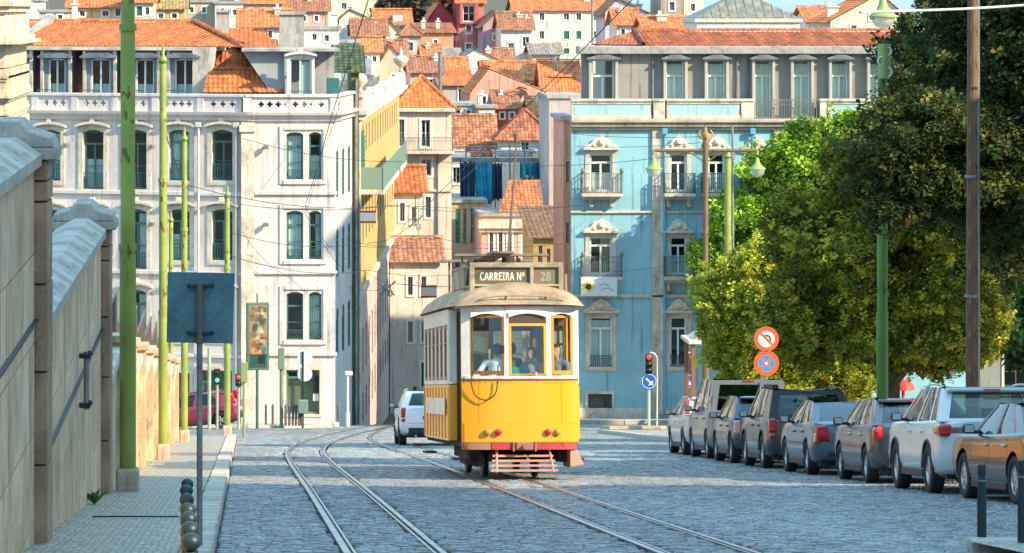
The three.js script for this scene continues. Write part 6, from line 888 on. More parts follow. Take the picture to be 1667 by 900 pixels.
  // fleet number
  { const c = document.createElement('canvas'); c.width = 128; c.height = 64; const x = c.getContext('2d'); x.fillStyle = '#e8ded0'; x.fillRect(0, 0, 128, 64); x.fillStyle = '#8d8f96'; x.textAlign = 'center'; x.textBaseline = 'middle'; x.font = 'bold 58px serif'; x.fillText('575', 64, 34); const tx = new THREE.CanvasTexture(c); tx.colorSpace = THREE.SRGBColorSpace; const m = put('fleet_number', new THREE.PlaneGeometry(0.19, 0.1), mat(0xffffff, 0.5, { map: tx }), t); m.position.set(0.09, 2.965, 0.005); }
  // trolley gear
  part('trolley_plank', [box(-0.95, 0.75, 3.98, 4.02, -2.6, -2.2), box(-0.95, 0.75, 3.98, 4.02, -5.6, -5.2), ...[-0.8, -0.3, 0.2, 0.6].flatMap(x => [cyl(V(x, 3.4, -2.4), V(x, 3.98, -2.4), 0.02), cyl(V(x, 3.4, -5.4), V(x, 3.98, -5.4), 0.02)]), box(-0.3, 0.1, 4.02, 4.06, -6, -2)], mat(lin(0.2, 0.17, 0.14), 0.8), t);
  part('trolley_base', [rbox(-0.45, 0.15, 3.5, 3.72, -4.6, -3.6, 0.05, 2), cyl(V(0.2, 3.7, -4.1), V(0.2, 4.1, -4.1), 0.12), cyl(V(-0.6, 3.86, -3.2), V(0.5, 3.86, -3.2), 0.03), cyl(V(-0.5, 3.55, -4.9), V(-0.5, 3.95, -3.0), 0.025), cyl(V(0.3, 3.55, -4.9), V(0.3, 3.95, -3.0), 0.025), rbox(-0.9, -0.55, 3.5, 3.75, -3.4, -2.7, 0.03, 1), rbox(0.35, 0.7, 3.5, 3.78, -4.4, -3.5, 0.03, 1)], under, t);
  part('trolley_pole', [cyl(V(0.2, 4.05, -4.1), V(0.66, 6.4, -6.9), 0.026, 0.018, 8), cyl(V(0.66, 6.36, -6.9), V(0.66, 6.52, -6.95), 0.05)], mat(lin(0.10, 0.06, 0.04), 0.6), t);
  // lamps: two white-red pairs low on the dash
  for (const [x, red] of [[-0.58, 0], [-0.40, 1], [0.47, 1], [0.64, 0]]) { const l = part('marker_lamp', [cyl(V(x, 0.83, bow(x) - 0.02), V(x, 0.83, bow(x) + 0.06), 0.066, 0.06, 18)], M.galv, t); part('lens', [lathe([[0.001, 0.03], [0.03, 0.025], [0.052, 0.008], [0.056, 0]], 16).rotateX(Math.PI / 2).translate(x, 0.83, bow(x) + 0.062)], mat(red ? lin(0.55, 0.012, 0.015) : lin(0.52, 0.22, 0.05), 0.15), l); }
  // bumper, lifeguard and running gear
  part('bumper', [dash(0.53, 0.655, 0.12, -0.52, HW - 0.04, 0.06)], redP, t); part('bumper', [dash(0.53, 0.655, 0.12, -HW, -0.53, 0.05)], mat(lin(0.40, 0.20, 0.11), 0.7, { map: rustMap }), t);
  part('coupling', [rbox(-0.1, 0.2, 0.52, 0.66, 0.06, 0.12, 0.02, 1), cyl(V(0.05, 0.58, 0.1), V(0.05, 0.58, 0.22), 0.04), rbox(-0.16, -0.12, 0.5, 0.67, 0.06, 0.1, 0.01, 1), rbox(0.22, 0.26, 0.5, 0.67, 0.06, 0.1, 0.01, 1)], mat(lin(0.36, 0.16, 0.10), 0.7, { map: rustMap }), t);
  for (let k = 0; k < 4; k++) part('lifeguard_slat', [rbox(-0.50 - k * 0.02, 0.56 + k * 0.02, 0.40 - k * 0.083, 0.44 - k * 0.083, -0.06 + k * 0.075, -0.01 + k * 0.075, 0.008, 1)], pink, t);
  for (const x of [-0.42, 0.5]) part('lifeguard_arm', [cyl(V(x, 0.52, -0.1), V(x * 1.08, 0.14, 0.22), 0.022)], pink, t);
  part('truck_frame', [rbox(-0.62, -0.5, 0.3, 0.52, -6.9, -1.2, 0.03, 1), rbox(0.5, 0.62, 0.3, 0.52, -6.9, -1.2, 0.03, 1), box(-0.5, 0.5, 0.25, 0.5, -4.6, -4.0), rbox(-0.9, -0.65, 0.25, 0.58, -2.2, -0.5, 0.04, 1), rbox(0.7, 0.98, 0.3, 0.58, -2.2, -0.6, 0.04, 1), cyl(V(-0.72, 0.35, -0.5), V(-0.72, 0.35, -1.1), 0.13, 0.13, 14), cyl(V(-0.45, 0.4, -0.45), V(-0.45, 0.4, -0.9), 0.1, 0.1, 12)], under, t);
  for (const z of [-2.2, -5.6]) for (const s of [-1, 1]) { const w = part('wheel', [lathe([[0.2, -0.05], [0.37, -0.05], [0.385, 0.0], [0.37, 0.05], [0.33, 0.055], [0.31, 0.02], [0.2, 0.02], [0.1, 0.06], [0.001, 0.06]], 26).rotateZ(-s * Math.PI / 2).translate(s * 0.45, 0.385, z)], mat(lin(0.10, 0.075, 0.06), 0.5, { metalness: 0.5 }), t); part('axle_box', [rbox(s * 0.56 - 0.07, s * 0.56 + 0.07, 0.28, 0.48, z - 0.12, z + 0.12, 0.03, 1)], under, w); }
  part('side_guard', [prism([[0, 0], [0.25, 0.04], [0.12, 0.3], [0, 0.36]], 1.1, 0.01).translate(0.86, 0.22, -1.2)], pink, t);
  part('hanging_cable', [tube([V(-0.83, 1.9, 0.0), V(-0.86, 1.7, -0.02), V(-0.78, 1.46, -0.02), V(-0.6, 1.39, 0.035), V(-0.45, 1.5, 0.04), V(-0.40, 1.74, 0.05)], 0.012, 6, 40)], M.wire, t);
  part('mirror', [rbox(-0.35, -0.28, 2.2, 2.34, 0.02, 0.06, 0.01, 1)], M.black, t);

  // passengers on the platform
  globalThis.tramMatrix = () => { t.updateMatrixWorld(true); return t.matrixWorld; };
}
// ---------------------------------------------------------------- people: one skin over tapered bones
function figure(bones, colour, cells = 0.014, blend = 0.04) { // bones [ax,ay,az, bx,by,bz, ra, rb]; colour(p) -> [r,g,b]
  const lo = V(9, 9, 9), hi = V(-9, -9, -9); for (const b of bones) for (const k of [0, 3]) for (const s of [-1, 1]) { const r = Math.max(b[6], b[7]) * s * 1.3; lo.min(V(b[k] + r, b[k + 1] + r, b[k + 2] + r)); hi.max(V(b[k] + r, b[k + 1] + r, b[k + 2] + r)); }
  const size = Math.max(hi.x - lo.x, hi.y - lo.y, hi.z - lo.z) / 2 * 1.1, c = lo.clone().add(hi).multiplyScalar(0.5), n = clamp(Math.round(size * 2 / cells), 24, 110);
  const mc = new MarchingCubes(n, mat(0xffffff), false, false, 400000); mc.isolation = 0;
  for (let k = 0; k < n; k++) for (let j = 0; j < n; j++) for (let i = 0; i < n; i++) {
    const x = c.x + (i - n / 2) / (n / 2) * size, y = c.y + (j - n / 2) / (n / 2) * size, z = c.z + (k - n / 2) / (n / 2) * size; let d = 1e3;
    for (const b of bones) { const dx = b[3] - b[0], dy = b[4] - b[1], dz = b[5] - b[2], l = dx * dx + dy * dy + dz * dz; const t = l > 0 ? clamp(((x - b[0]) * dx + (y - b[1]) * dy + (z - b[2]) * dz) / l, 0, 1) : 0, q = Math.hypot(x - b[0] - dx * t, y - b[1] - dy * t, z - b[2] - dz * t) - lerp(b[6], b[7], t), h = clamp(0.5 + 0.5 * (d - q) / blend, 0, 1); d = lerp(d, q, h) - blend * h * (1 - h); }
    mc.field[i + j * n + k * n * n] = -d;
  }
  mc.update(); const cnt = mc.count, p = new Float32Array(cnt * 3), nn = new Float32Array(cnt * 3), col = new Float32Array(cnt * 3);
  for (let i = 0; i < cnt; i++) { const x = c.x + mc.positionArray[3 * i] * size, y = c.y + mc.positionArray[3 * i + 1] * size, z = c.z + mc.positionArray[3 * i + 2] * size; p.set([x, y, z], 3 * i); nn.set([mc.normalArray[3 * i], mc.normalArray[3 * i + 1], mc.normalArray[3 * i + 2]], 3 * i); col.set(colour(x, y, z), 3 * i); }
  const g = new THREE.BufferGeometry(); g.setAttribute('position', new THREE.BufferAttribute(p, 3)); g.setAttribute('normal', new THREE.BufferAttribute(nn, 3)); g.setAttribute('color', new THREE.BufferAttribute(col, 3)); return g;
}
const SKIN = [0.50, 0.27, 0.17];
function standing(o) { // facing +z; o.lean, o.arms [[elbow],[hand]] pairs in body space
  const h = o.h || 1.7, hip = h * 0.52, sh = h * 0.815, w = o.w || 0.19, ln = o.lean || 0, B = [];
  for (const s of [-1, 1]) { const st = (o.stride || 0) * s; B.push([s * 0.09, hip, 0, s * 0.1, h * 0.28, 0.03 + st * 0.5, 0.085, 0.058], [s * 0.1, h * 0.28, 0.03 + st * 0.5, s * 0.1, 0.07, st, 0.055, 0.038], [s * 0.1, 0.045, st - 0.03, s * 0.115, 0.035, st + 0.15, 0.042, 0.032]); }
  B.push([0, hip, 0, 0, hip + 0.16, ln * 0.3, 0.13, 0.125], [0, hip + 0.16, ln * 0.3, 0, sh - 0.1, ln, 0.125, 0.135], [-w + 0.05, sh - 0.03, ln, w - 0.05, sh - 0.03, ln, 0.07, 0.07], [0, sh, ln, 0, h * 0.87, ln + 0.015, 0.055, 0.05], [0, h * 0.92, ln + 0.01, 0, h * 0.95, ln + 0.02, 0.085, 0.088], [0, h * 0.90, ln + 0.05, 0, h * 0.89, ln + 0.07, 0.05, 0.045], [0, h * 0.925, ln + 0.1, 0, h * 0.915, ln + 0.115, 0.014, 0.014]);
  const arms = o.arms || [[[-w - 0.06, h * 0.62, 0], [-w - 0.04, h * 0.48, 0.1]], [[w + 0.06, h * 0.62, 0], [w + 0.04, h * 0.48, 0.1]]];
  arms.forEach(([e, k], i) => { const s = i ? 1 : -1; B.push([s * w, sh - 0.03, ln, ...e, 0.052, 0.043], [...e, ...k, 0.041, 0.03]); const d = V(k[0] - e[0], k[1] - e[1], k[2] - e[2]).normalize(), sd = V(d.y, -d.x, 0).normalize(); if (!isFinite(sd.x)) sd.set(1, 0, 0); const pm = V(...k).addScaledVector(d, 0.07); B.push([...k, pm.x, pm.y, pm.z, 0.032, 0.034]); for (let f = 0; f < 4; f++) { const q = pm.clone().addScaledVector(sd, (f - 1.5) * 0.02), tip = q.clone().addScaledVector(d, 0.075 - Math.abs(f - 1.4) * 0.01).add(V(0, -0.015, 0.01)); B.push([q.x, q.y, q.z, tip.x, tip.y, tip.z, 0.011, 0.009]); } const th = V(...k).addScaledVector(d, 0.03).addScaledVector(sd, -0.045); B.push([...V(...k).addScaledVector(d, 0.015).toArray(), th.x, th.y, th.z, 0.013, 0.011]); });
  const hands = arms.map(a => V(...a[1])), sleeve = o.sleeve === undefined ? 0.12 : o.sleeve;
  const colour = (x, y, z) => {
    if (y > h * 0.855) { const back = z < ln + 0.035 && y > h * 0.885, top = y > h * 0.965; return back || top ? (o.hair || [0.04, 0.025, 0.018]) : SKIN; }
    if (o.skinArms && arms.some((a, i) => { const e = V(...a[0]), k = V(...a[1]), q = V(x, y, z), l = k.clone().sub(e), t = clamp(q.clone().sub(e).dot(l) / l.lengthSq(), 0, 1.6); return t > 0.02 && q.distanceTo(e.clone().addScaledVector(l, t)) < 0.07; })) return SKIN;
    if (hands.some(q => q.distanceTo(V(x, y, z)) < sleeve)) return SKIN;
    if (y < 0.075) return [0.03, 0.025, 0.02];
    return y > hip + 0.02 || Math.abs(x) > w - 0.01 ? o.top : o.legs;
  };
  return figure(B, colour, o.cells || 0.02);
}
const skinMat = mat(lin(1, 1, 1), 0.75, { vertexColors: true });
function person(label, o, place) { const m = put('person', standing(o), skinMat, scene); tag(m, label, 'person', o.group); place(m); return m; }
{
  const TM = globalThis.tramMatrix(); const inTram = (x, z, turn) => m => { m.applyMatrix4(new THREE.Matrix4().makeRotationY(turn).setPosition(x, 0.66, z)); m.applyMatrix4(TM); };
  person('passenger in a white shirt leaning back at the left tram window', { h: 1.72, w: 0.22, top: [0.75, 0.76, 0.80], legs: [0.05, 0.06, 0.1], lean: 0.12, arms: [[[-0.3, 1.12, 0.05], [-0.2, 1.0, 0.3]], [[0.3, 1.15, -0.1], [0.34, 1.12, -0.3]]], group: 'passengers in the tram' }, inTram(-0.40, -0.62, Math.PI * 0.85));
  person('passenger in a mauve top seen through the middle tram window', { h: 1.66, w: 0.2, top: [0.42, 0.28, 0.34], legs: [0.06, 0.05, 0.08], hair: [0.05, 0.03, 0.02], arms: [[[-0.27, 1.05, 0.05], [-0.12, 1.15, 0.26]], [[0.27, 1.08, 0.05], [0.42, 1.2, 0.15]]], group: 'passengers in the tram' }, inTram(0.28, -0.72, -0.7));
  person('passenger in a dark jacket standing deep inside the tram', { h: 1.75, top: [0.06, 0.06, 0.07], legs: [0.04, 0.04, 0.05], group: 'passengers in the tram' }, inTram(0.02, -1.9, 2.6));
  person('tram driver with bare forearms behind the right front window', { h: 1.7, w: 0.21, top: [0.16, 0.18, 0.22], legs: [0.03, 0.03, 0.05], skinArms: true, arms: [[[-0.3, 1.15, 0.12], [-0.22, 1.18, 0.38]], [[0.27, 1.15, 0.1], [0.1, 1.2, 0.36]]], group: 'passengers in the tram' }, inTram(0.72, -0.85, -0.5));
  { const g = put('shoulder_bag', join([rbox(-0.2, 0.2, -0.12, 0.14, -0.08, 0.08, 0.06, 3), tube([V(-0.18, 0.1, 0), V(-0.08, 0.35, 0), V(0.08, 0.35, 0), V(0.18, 0.1, 0)], 0.012)]), mat(lin(0.02, 0.25, 0.17), 0.8), scene); g.position.set(0.0, 1.83, -0.42); g.applyMatrix4(TM); tag(g, 'green cloth bag held at the middle tram window', 'bag'); }
}
// ---------------------------------------------------------------- cars
const carGlass = new THREE.MeshPhysicalMaterial({ color: lin(0.62, 0.70, 0.70), roughness: 0.02, transmission: 1, thickness: 0, ior: 1.5 });
const darkGlass = new THREE.MeshPhysicalMaterial({ color: lin(0.42, 0.47, 0.48), roughness: 0.02, transmission: 1, thickness: 0, ior: 1.5 });
const paint = (r, g, b, metal = 0.12) => new THREE.MeshPhysicalMaterial({ color: lin(r, g, b), metalness: metal, roughness: 0.34, clearcoat: 0.6, clearcoatRoughness: 0.06 });
const trimBlack = mat(lin(0.018, 0.018, 0.02), 0.55), seatMat = mat(lin(0.03, 0.03, 0.032), 0.9), redLens = new THREE.MeshPhysicalMaterial({ color: lin(0.50, 0.008, 0.012), roughness: 0.12, clearcoat: 1 }), orangeLens = mat(lin(0.7, 0.2, 0.02), 0.2), clearLens = mat(lin(0.62, 0.58, 0.55), 0.15), alloy = mat(lin(0.50, 0.48, 0.46), 0.35, { metalness: 0.8 });
const csg = new Evaluator(); csg.attributes = ['position', 'normal']; csg.useGroups = false;
function loft(rings) { // rings of equal length, closed with caps
  const n = rings[0].length, g = []; for (let i = 0; i + 1 < rings.length; i++) for (let k = 0; k < n; k++) { const a = rings[i][k], b = rings[i][(k + 1) % n], c = rings[i + 1][(k + 1) % n], d = rings[i + 1][k]; g.push(a, b, c, a, c, d); }
  const cap = (r, f) => { const c = r.reduce((s, p) => s.add(p), V(0, 0, 0)).multiplyScalar(1 / n); for (let k = 0; k < n; k++) f ? g.push(c, r[k], r[(k + 1) % n]) : g.push(c, r[(k + 1) % n], r[k]); };
  cap(rings[0], false); cap(rings[rings.length - 1], true);
  const q = new THREE.BufferGeometry(); q.setAttribute('position', new THREE.Float32BufferAttribute(g.flatMap(p => [p.x, p.y, p.z]), 3)); return q;
}
function patch(a, b, c, d, bulge, n = 6, th = 0.012) { // a-b lower edge, d-c upper edge; bulges along its normal
  const nm = b.clone().sub(a).cross(d.clone().sub(a)).normalize(), P = (i, j) => { const u = i / n, v = j / n; return a.clone().lerp(b, u).lerp(d.clone().lerp(c, u), v).addScaledVector(nm, bulge * 4 * (u * (1 - u) + v * (1 - v)) * 0.5); }, g = [];
  for (let i = 0; i < n; i++) for (let j = 0; j < n; j++) { const q = [P(i, j), P(i + 1, j), P(i + 1, j + 1), P(i, j + 1)]; g.push(quadGeo(...q)); if (th) { const w = q.map(p => p.clone().addScaledVector(nm, -th)); g.push(quadGeo(w[3], w[2], w[1], w[0])); } }
  const m = mergeVertices(mergeGeometries(g.map(x => { x.deleteAttribute('normal'); return x; })), 1e-5); m.computeVertexNormals(); return clean(m);
}
/* o: L length, W width, H height, wb wheelbase, belt, hood, deck (height of tail below the rear window), g: [windscreen foot, roof start, roof end, rear window foot] measured from the nose,
   split: side glass fractions, r wheel radius, tail: lamp style. Local: nose at z = -L/2 (away), tail at z = +L/2 (towards the camera), x right, y up. */
function car(name, label, o, X, Dc, turn = 0, group = 'cars parked in a row on the right') {
  const t = thing(name, label, 'car', [X, gy(Dc), -Dc], 0, group); t.rotation.order = 'YXZ'; t.rotation.set(PITCH, turn, 0);
  const { L, W, H } = o, hw = W / 2, nose = -L / 2, belt = o.belt || 0.93, hood = o.hood || 0.92, deck = o.deck || belt + 0.04, gr = o.gr || 0.2, r = o.r || 0.315, m = o.paint, zf = nose + (o.fo || 0.85), zr = zf + o.wb;
  const [g0, g1, g2, g3] = o.g.map(z => nose + z);
  const top = z => { if (z < g0) return lerp(hood - 0.22, hood, smooth(nose, nose + 0.45, z)) + (belt - hood) * smooth(nose + 0.4, g0, z); return lerp(belt, deck, smooth(g1, g3, z)); };
  const st = [0, 0.03, 0.1, 0.25, 0.5, 0.9, 1.4, L * 0.45, L * 0.55, L - 1.3, L - 0.85, L - 0.45, L - 0.22, L - 0.09, L - 0.03, L].map(z => nose + z);
  const rings = st.map(z => {
    const e = Math.min(z - nose, -nose - z), k = 1 - Math.pow(1 - clamp(e / 0.4, 0, 1), 2.6), w = hw * (0.80 + 0.20 * k), yb = lerp(0.34, gr, clamp(e / 0.5, 0, 1)), isTail = z > 0, tp = top(z) - (isTail ? 0.05 * (1 - k) : 0), R = [];
    const pr = [[0.0, yb], [0.86, yb], [0.955, yb + 0.07], [0.99, yb + 0.2], [1.0, 0.56], [0.985, 0.70], [0.98, tp - 0.16], [0.972, tp - 0.05], [0.945, tp - 0.008], [0.7, tp + 0.012], [0.0, tp + 0.03]];
    for (const [a, y] of pr) R.push(V(a * w, Math.min(y, tp + 0.04), z)); for (let i = pr.length - 2; i > 0; i--) R.push(V(-pr[i][0] * w, Math.min(pr[i][1], tp + 0.04), z));
    return R;
  });
  let body = new Brush(boxUV(toCreasedNormals(loft(rings), 0.95))); body.updateMatrixWorld();
  for (const z of [zf, zr]) for (const s of [-1, 1]) { const c = new THREE.CylinderGeometry(r + 0.055, r + 0.055, 0.34, 28).rotateZ(Math.PI / 2).translate(s * (hw - 0.10), r + 0.01, z); const b = new Brush(c); b.updateMatrixWorld(); body = csg.evaluate(body, b, SUBTRACTION); }
  // door gaps
  const doorZ = o.doors || [g0 + 0.12, g0 + 1.15, zr - 0.30]; for (const z of doorZ) for (const s of [-1, 1]) { const b = new Brush(new THREE.BoxGeometry(0.06, belt - gr - 0.18, 0.012).translate(s * (hw - 0.012), (belt + gr) / 2 + 0.05, z)); b.updateMatrixWorld(); body = csg.evaluate(body, b, SUBTRACTION); }
  { const z = -nose - 0.012, b = new Brush(new THREE.BoxGeometry(W * 0.72, 0.012, 0.06).translate(0, 0.62, -nose)); b.updateMatrixWorld(); body = csg.evaluate(body, b, SUBTRACTION); }
  const bg = clean(body.geometry.index ? body.geometry.toNonIndexed() : body.geometry); boxUV(bg); put('body', bg, m, t);
  // cabin
  const wb0 = hw * 0.945, wr0 = hw * (o.roofW || 0.74), yb = z => top(z) + 0.005, yr = H - 0.06, roofY = z => yr - 0.05 * Math.pow((z - (g1 + g2) / 2) / (g2 - g1), 2) * 2;
  const S = (s, u, v) => { const zb = lerp(g0, g3, u), zt = lerp(g1, g2, u); return V(s * lerp(wb0, wr0, Math.pow(v, 1.15)), lerp(yb(zb) - 0.03, roofY(zt) - 0.02, v), lerp(zb, zt, v)); };
  const cells = o.cells || [[0, 0.06, 0], [0.06, 0.44, 1], [0.44, 0.48, 0], [0.48, 0.80, 1], [0.80, 1, 0]]; const pill = [];
  for (const s of [-1, 1]) for (const [a, b, glass] of cells) {
    const q = [S(s, a, 0), S(s, b, 0), S(s, b, 1), S(s, a, 1)], w = s > 0 ? [q[1], q[0], q[3], q[2]] : q;
    if (glass) part('side_window', [patch(...w.map(p => p.clone().add(V(-s * 0.012, 0, 0))), 0.012)], darkGlass, t); else pill.push(patch(...w, 0.012, 6, 0.04));
  }
  pill.push(patch(S(-1, 0, 1), S(1, 0, 1), S(1, 1, 1), S(-1, 1, 1), 0.075, 10, 0.04).scale(1, 1, 1));
  part('roof', pill, o.roofPaint || m, t); part('headlining', [box(-wr0 + 0.04, wr0 - 0.04, roofY(0) - 0.12, roofY(0) - 0.08, g1 + 0.1, g2 - 0.1)], seatMat, t);
  part('windscreen', [patch(S(1, 0, 0), S(-1, 0, 0), S(-1, 0, 1), S(1, 0, 1), 0.03)], carGlass, t);
  const R = (x, v) => S(-1, 1, v).lerp(S(1, 1, v), (x + 1) / 2), rw = o.rear || [-0.84, 0.84, 0.1, 0.88];
  const rg = part('rear_window', [patch(R(rw[0], rw[2]), R(rw[1], rw[2]), R(rw[1] * 0.97, rw[3]), R(rw[0] * 0.97, rw[3]), 0.012).translate(0, 0, 0.012)], o.tint ? darkGlass : carGlass, t);
  if (o.barn) part('rear_pillar', [patch(R(0.30, 0.02), R(0.42, 0.02), R(0.42, 0.95), R(0.30, 0.95), 0.0).translate(0, 0, 0.03)], m, t);
  part('rear_window_frame', [patch(R(-1, 0), R(1, 0), R(1, rw[2]), R(-1, rw[2]), 0.004, 4, 0.04), patch(R(-1, rw[3]), R(1, rw[3]), R(1, 1), R(-1, 1), 0.004, 4, 0.04), patch(R(-1, rw[2]), R(rw[0], rw[2]), R(rw[0] * 0.97, rw[3]), R(-1, rw[3]), 0, 4, 0.04), patch(R(rw[1], rw[2]), R(1, rw[2]), R(1, rw[3]), R(rw[1] * 0.97, rw[3]), 0, 4, 0.04)], o.rearTrim ? trimBlack : m, t);
  if (o.spoiler) part('spoiler', [rbox(-wr0 * 0.96, wr0 * 0.96, -0.03, 0.02, 0, 0.22, 0.02, 2).rotateX(0.12).translate(0, yr - 0.035, g2 - 0.05)], o.roofPaint || m, t);
  part('brake_light', [rbox(-0.13, 0.13, yr - 0.075, yr - 0.045, g2 + (o.spoiler ? 0.16 : 0.0), g2 + (o.spoiler ? 0.19 : 0.04), 0.008, 1)], redLens, t);
  // seats
  for (const s of [-1, 1]) part('seat', [rbox(s * 0.36 - 0.24, s * 0.36 + 0.24, 0.62, 1.12, -0.35, -0.2, 0.06, 2), rbox(s * 0.36 - 0.13, s * 0.36 + 0.13, 1.12, 1.28, -0.32, -0.22, 0.04, 2)], seatMat, t);
  part('rear_bench', [rbox(-hw * 0.74, hw * 0.74, 0.6, 1.06, g2 - 0.55, g2 - 0.38, 0.06, 2), rbox(-0.48, -0.24, 1.05, 1.19, g2 - 0.5, g2 - 0.42, 0.03, 2), rbox(0.24, 0.48, 1.05, 1.19, g2 - 0.5, g2 - 0.42, 0.03, 2)], seatMat, t);
  // wheels
  for (const z of [zf, zr]) for (const s of [-1, 1]) {
    const w = put('wheel', cached('tyre' + r, () => join(lathe([[r * 0.62, -0.1], [r * 0.9, -0.105], [r * 0.985, -0.085], [r, -0.05], [r, 0.05], [r * 0.985, 0.085], [r * 0.9, 0.105], [r * 0.64, 0.1], [r * 0.62, 0.06]], 32).rotateZ(-Math.PI / 2))), M.rubber, t); w.position.set(s * (hw - 0.115), r, z); if (s < 0) w.rotation.y = Math.PI;
    put('rim', cached('rim' + r + (o.spokes || 5), () => { const g = [lathe([[r * 0.64, 0.095], [r * 0.66, 0.1], [r * 0.60, 0.06], [r * 0.56, -0.02]], 32), lathe([[0.001, 0.075], [0.05, 0.075], [0.06, 0.05], [0.06, 0]], 14)]; const n = o.spokes || 5; for (let k = 0; k < n; k++) g.push(rbox(-0.028, 0.028, 0.03, 0.075, 0.03, r * 0.63, 0.01, 1).rotateY(k / n * 6.283)); return join(g.map(q => q.rotateZ(-Math.PI / 2))); }), alloy, w);
    put('brake_disc', cached('disc' + r, () => join(cyl(V(-0.03, 0, 0), V(0, 0, 0), r * 0.56, r * 0.56, 20))), trimBlack, w);
  }
  part('underbody', [box(-hw * 0.82, hw * 0.82, gr - 0.03, gr + 0.12, nose + 0.25, -nose - 0.25)], trimBlack, t);
  // trim
  const sill = z => 0; for (const s of [-1, 1]) {
    part('sill', [rbox(s > 0 ? hw * 0.90 : -hw * 0.985, s > 0 ? hw * 0.985 : -hw * 0.90, gr - 0.02, gr + 0.1, zf + r + 0.1, zr - r - 0.1, 0.02, 1)], trimBlack, t);
    for (const z of [doorZ[1] - 0.16, doorZ[2] - 0.14]) part('door_handle', [rbox(s * (hw * 0.985) - 0.03, s * (hw * 0.985) + 0.03, belt - 0.17, belt - 0.13, z - 0.1, z + 0.07, 0.015, 2)], o.chrome ? alloy : m, t);
    const mi = part('mirror', [rbox(s * (hw + 0.09) - 0.085, s * (hw + 0.09) + 0.085, belt - 0.0, belt + 0.135, g0 + 0.36, g0 + 0.5, 0.045, 3), rbox(s * (hw - 0.02) - 0.08, s * (hw - 0.02) + 0.08, belt, belt + 0.05, g0 + 0.38, g0 + 0.46, 0.02, 1)], o.mirrorPaint || trimBlack, t); part('mirror_glass', [rbox(s * (hw + 0.09) - 0.065, s * (hw + 0.09) + 0.065, belt + 0.02, belt + 0.115, g0 + 0.495, g0 + 0.506, 0.004, 1)], alloy, mi);
    if (o.arch) for (const z of [zf, zr]) part('wheel_arch_trim', [clean(new THREE.TorusGeometry(r + 0.075, 0.028, 6, 20, Math.PI).rotateY(Math.PI / 2).translate(s * (hw * 0.975), r + 0.01, z))], trimBlack, t);
    if (o.rails) part('roof_rail', [tube([V(s * wr0 * 0.93, yr - 0.06, g1 + 0.2), V(s * wr0 * 0.95, yr - 0.005, g1 + 0.35), V(s * wr0 * 0.95, yr - 0.005, g2 - 0.3), V(s * wr0 * 0.93, yr - 0.06, g2 - 0.15)], 0.016)], o.rails === 'silver' ? alloy : trimBlack, t);
    // headlamp
    part('headlight', [rbox(s * hw * 0.62 - 0.16, s * hw * 0.62 + 0.16, hood - 0.26, hood - 0.12, nose + 0.04, nose + 0.3, 0.04, 2)], clearLens, t);
    // tail lamp
    const T = -nose, f = o.tail;
    if (f === 'tall') part('tail_light', [rbox(s * hw * 0.87 - 0.07, s * hw * 0.87 + 0.06, deck - 0.02, deck + 0.34, T - 0.27, T - 0.06, 0.04, 2).applyMatrix4(new THREE.Matrix4().set(1, 0, 0, 0, 0, 1, 0, 0, 0, -0.3, 1, 0.28, 0, 0, 0, 1))], redLens, t);
    else if (f === 'stack') { part('tail_light', [rbox(s * hw * 0.86 - 0.085, s * hw * 0.86 + 0.085, deck - 0.30, deck - 0.02, T - 0.24, T - 0.025, 0.05, 3)], redLens, t); part('tail_light', [rbox(s * hw * 0.86 - 0.075, s * hw * 0.86 + 0.075, deck - 0.42, deck - 0.32, T - 0.24, T - 0.022, 0.04, 3)], redLens, t); }
    else if (f === 'round') part('tail_light', [rbox(s * hw * 0.81 - 0.15, s * hw * 0.81 + 0.15, deck - 0.30, deck - 0.02, T - 0.3, T - 0.015, 0.12, 5)], redLens, t);
    else if (f === 'wide') { part('tail_light', [rbox(s * hw * 0.70 - 0.26, s * hw * 0.70 + 0.25, deck - 0.25, deck - 0.06, T - 0.3, T + 0.0, 0.05, 3)], redLens, t); part('indicator', [rbox(s * hw * 0.93 - 0.06, s * hw * 0.93 + 0.05, deck - 0.22, deck - 0.09, T - 0.4, T - 0.08, 0.04, 2)], orangeLens, t); }
    else if (f === 'wedge') { part('tail_light', [prism(s > 0 ? [[-0.15, -0.16], [0.13, -0.16], [0.11, 0.13], [-0.10, 0.15]] : [[-0.13, -0.16], [0.15, -0.16], [0.10, 0.15], [-0.11, 0.13]], 0.26, 0.03).translate(s * hw * 0.82, deck - 0.2, T - 0.235)], redLens, t); part('reverse_lamp', [rbox(s * hw * 0.60 - 0.05, s * hw * 0.60 + 0.05, deck - 0.3, deck - 0.1, T - 0.1, T - 0.012, 0.02, 1)], clearLens, t); }
    else part('tail_light', [rbox(s * hw * 0.86 - 0.08, s * hw * 0.86 + 0.08, deck - 0.36, deck - 0.06, T - 0.24, T - 0.022, 0.05, 3)], f === 'pale' ? mat(lin(0.66, 0.36, 0.36), 0.2) : redLens, t);
  }
  const T = -nose; part('rear_bumper_trim', [rbox(-hw * 0.74, hw * 0.74, gr + 0.06, gr + 0.26, T - 0.2, T + 0.012, 0.04, 2)], o.bumper || trimBlack, t);
  const pl = part('number_plate', [rbox(-0.26, 0.26, 0.60, 0.71, T - 0.01, T + 0.012, 0.006, 1).translate(0, (o.plateY || 0.64) - 0.655, 0)], mat(lin(0.72, 0.72, 0.70), 0.5), t); part('plate_band', [box(-0.26, -0.215, 0.602, 0.708, T + 0.0122, T + 0.0135).translate(0, (o.plateY || 0.64) - 0.655, 0)], mat(lin(0.02, 0.06, 0.4), 0.5), pl);
  part('wiper', [cyl(R(-0.1, rw[2] + 0.02).add(V(0, 0, 0.035)), R(0.45, rw[2] + 0.06).add(V(0, 0, 0.035)), 0.012)], trimBlack, t);
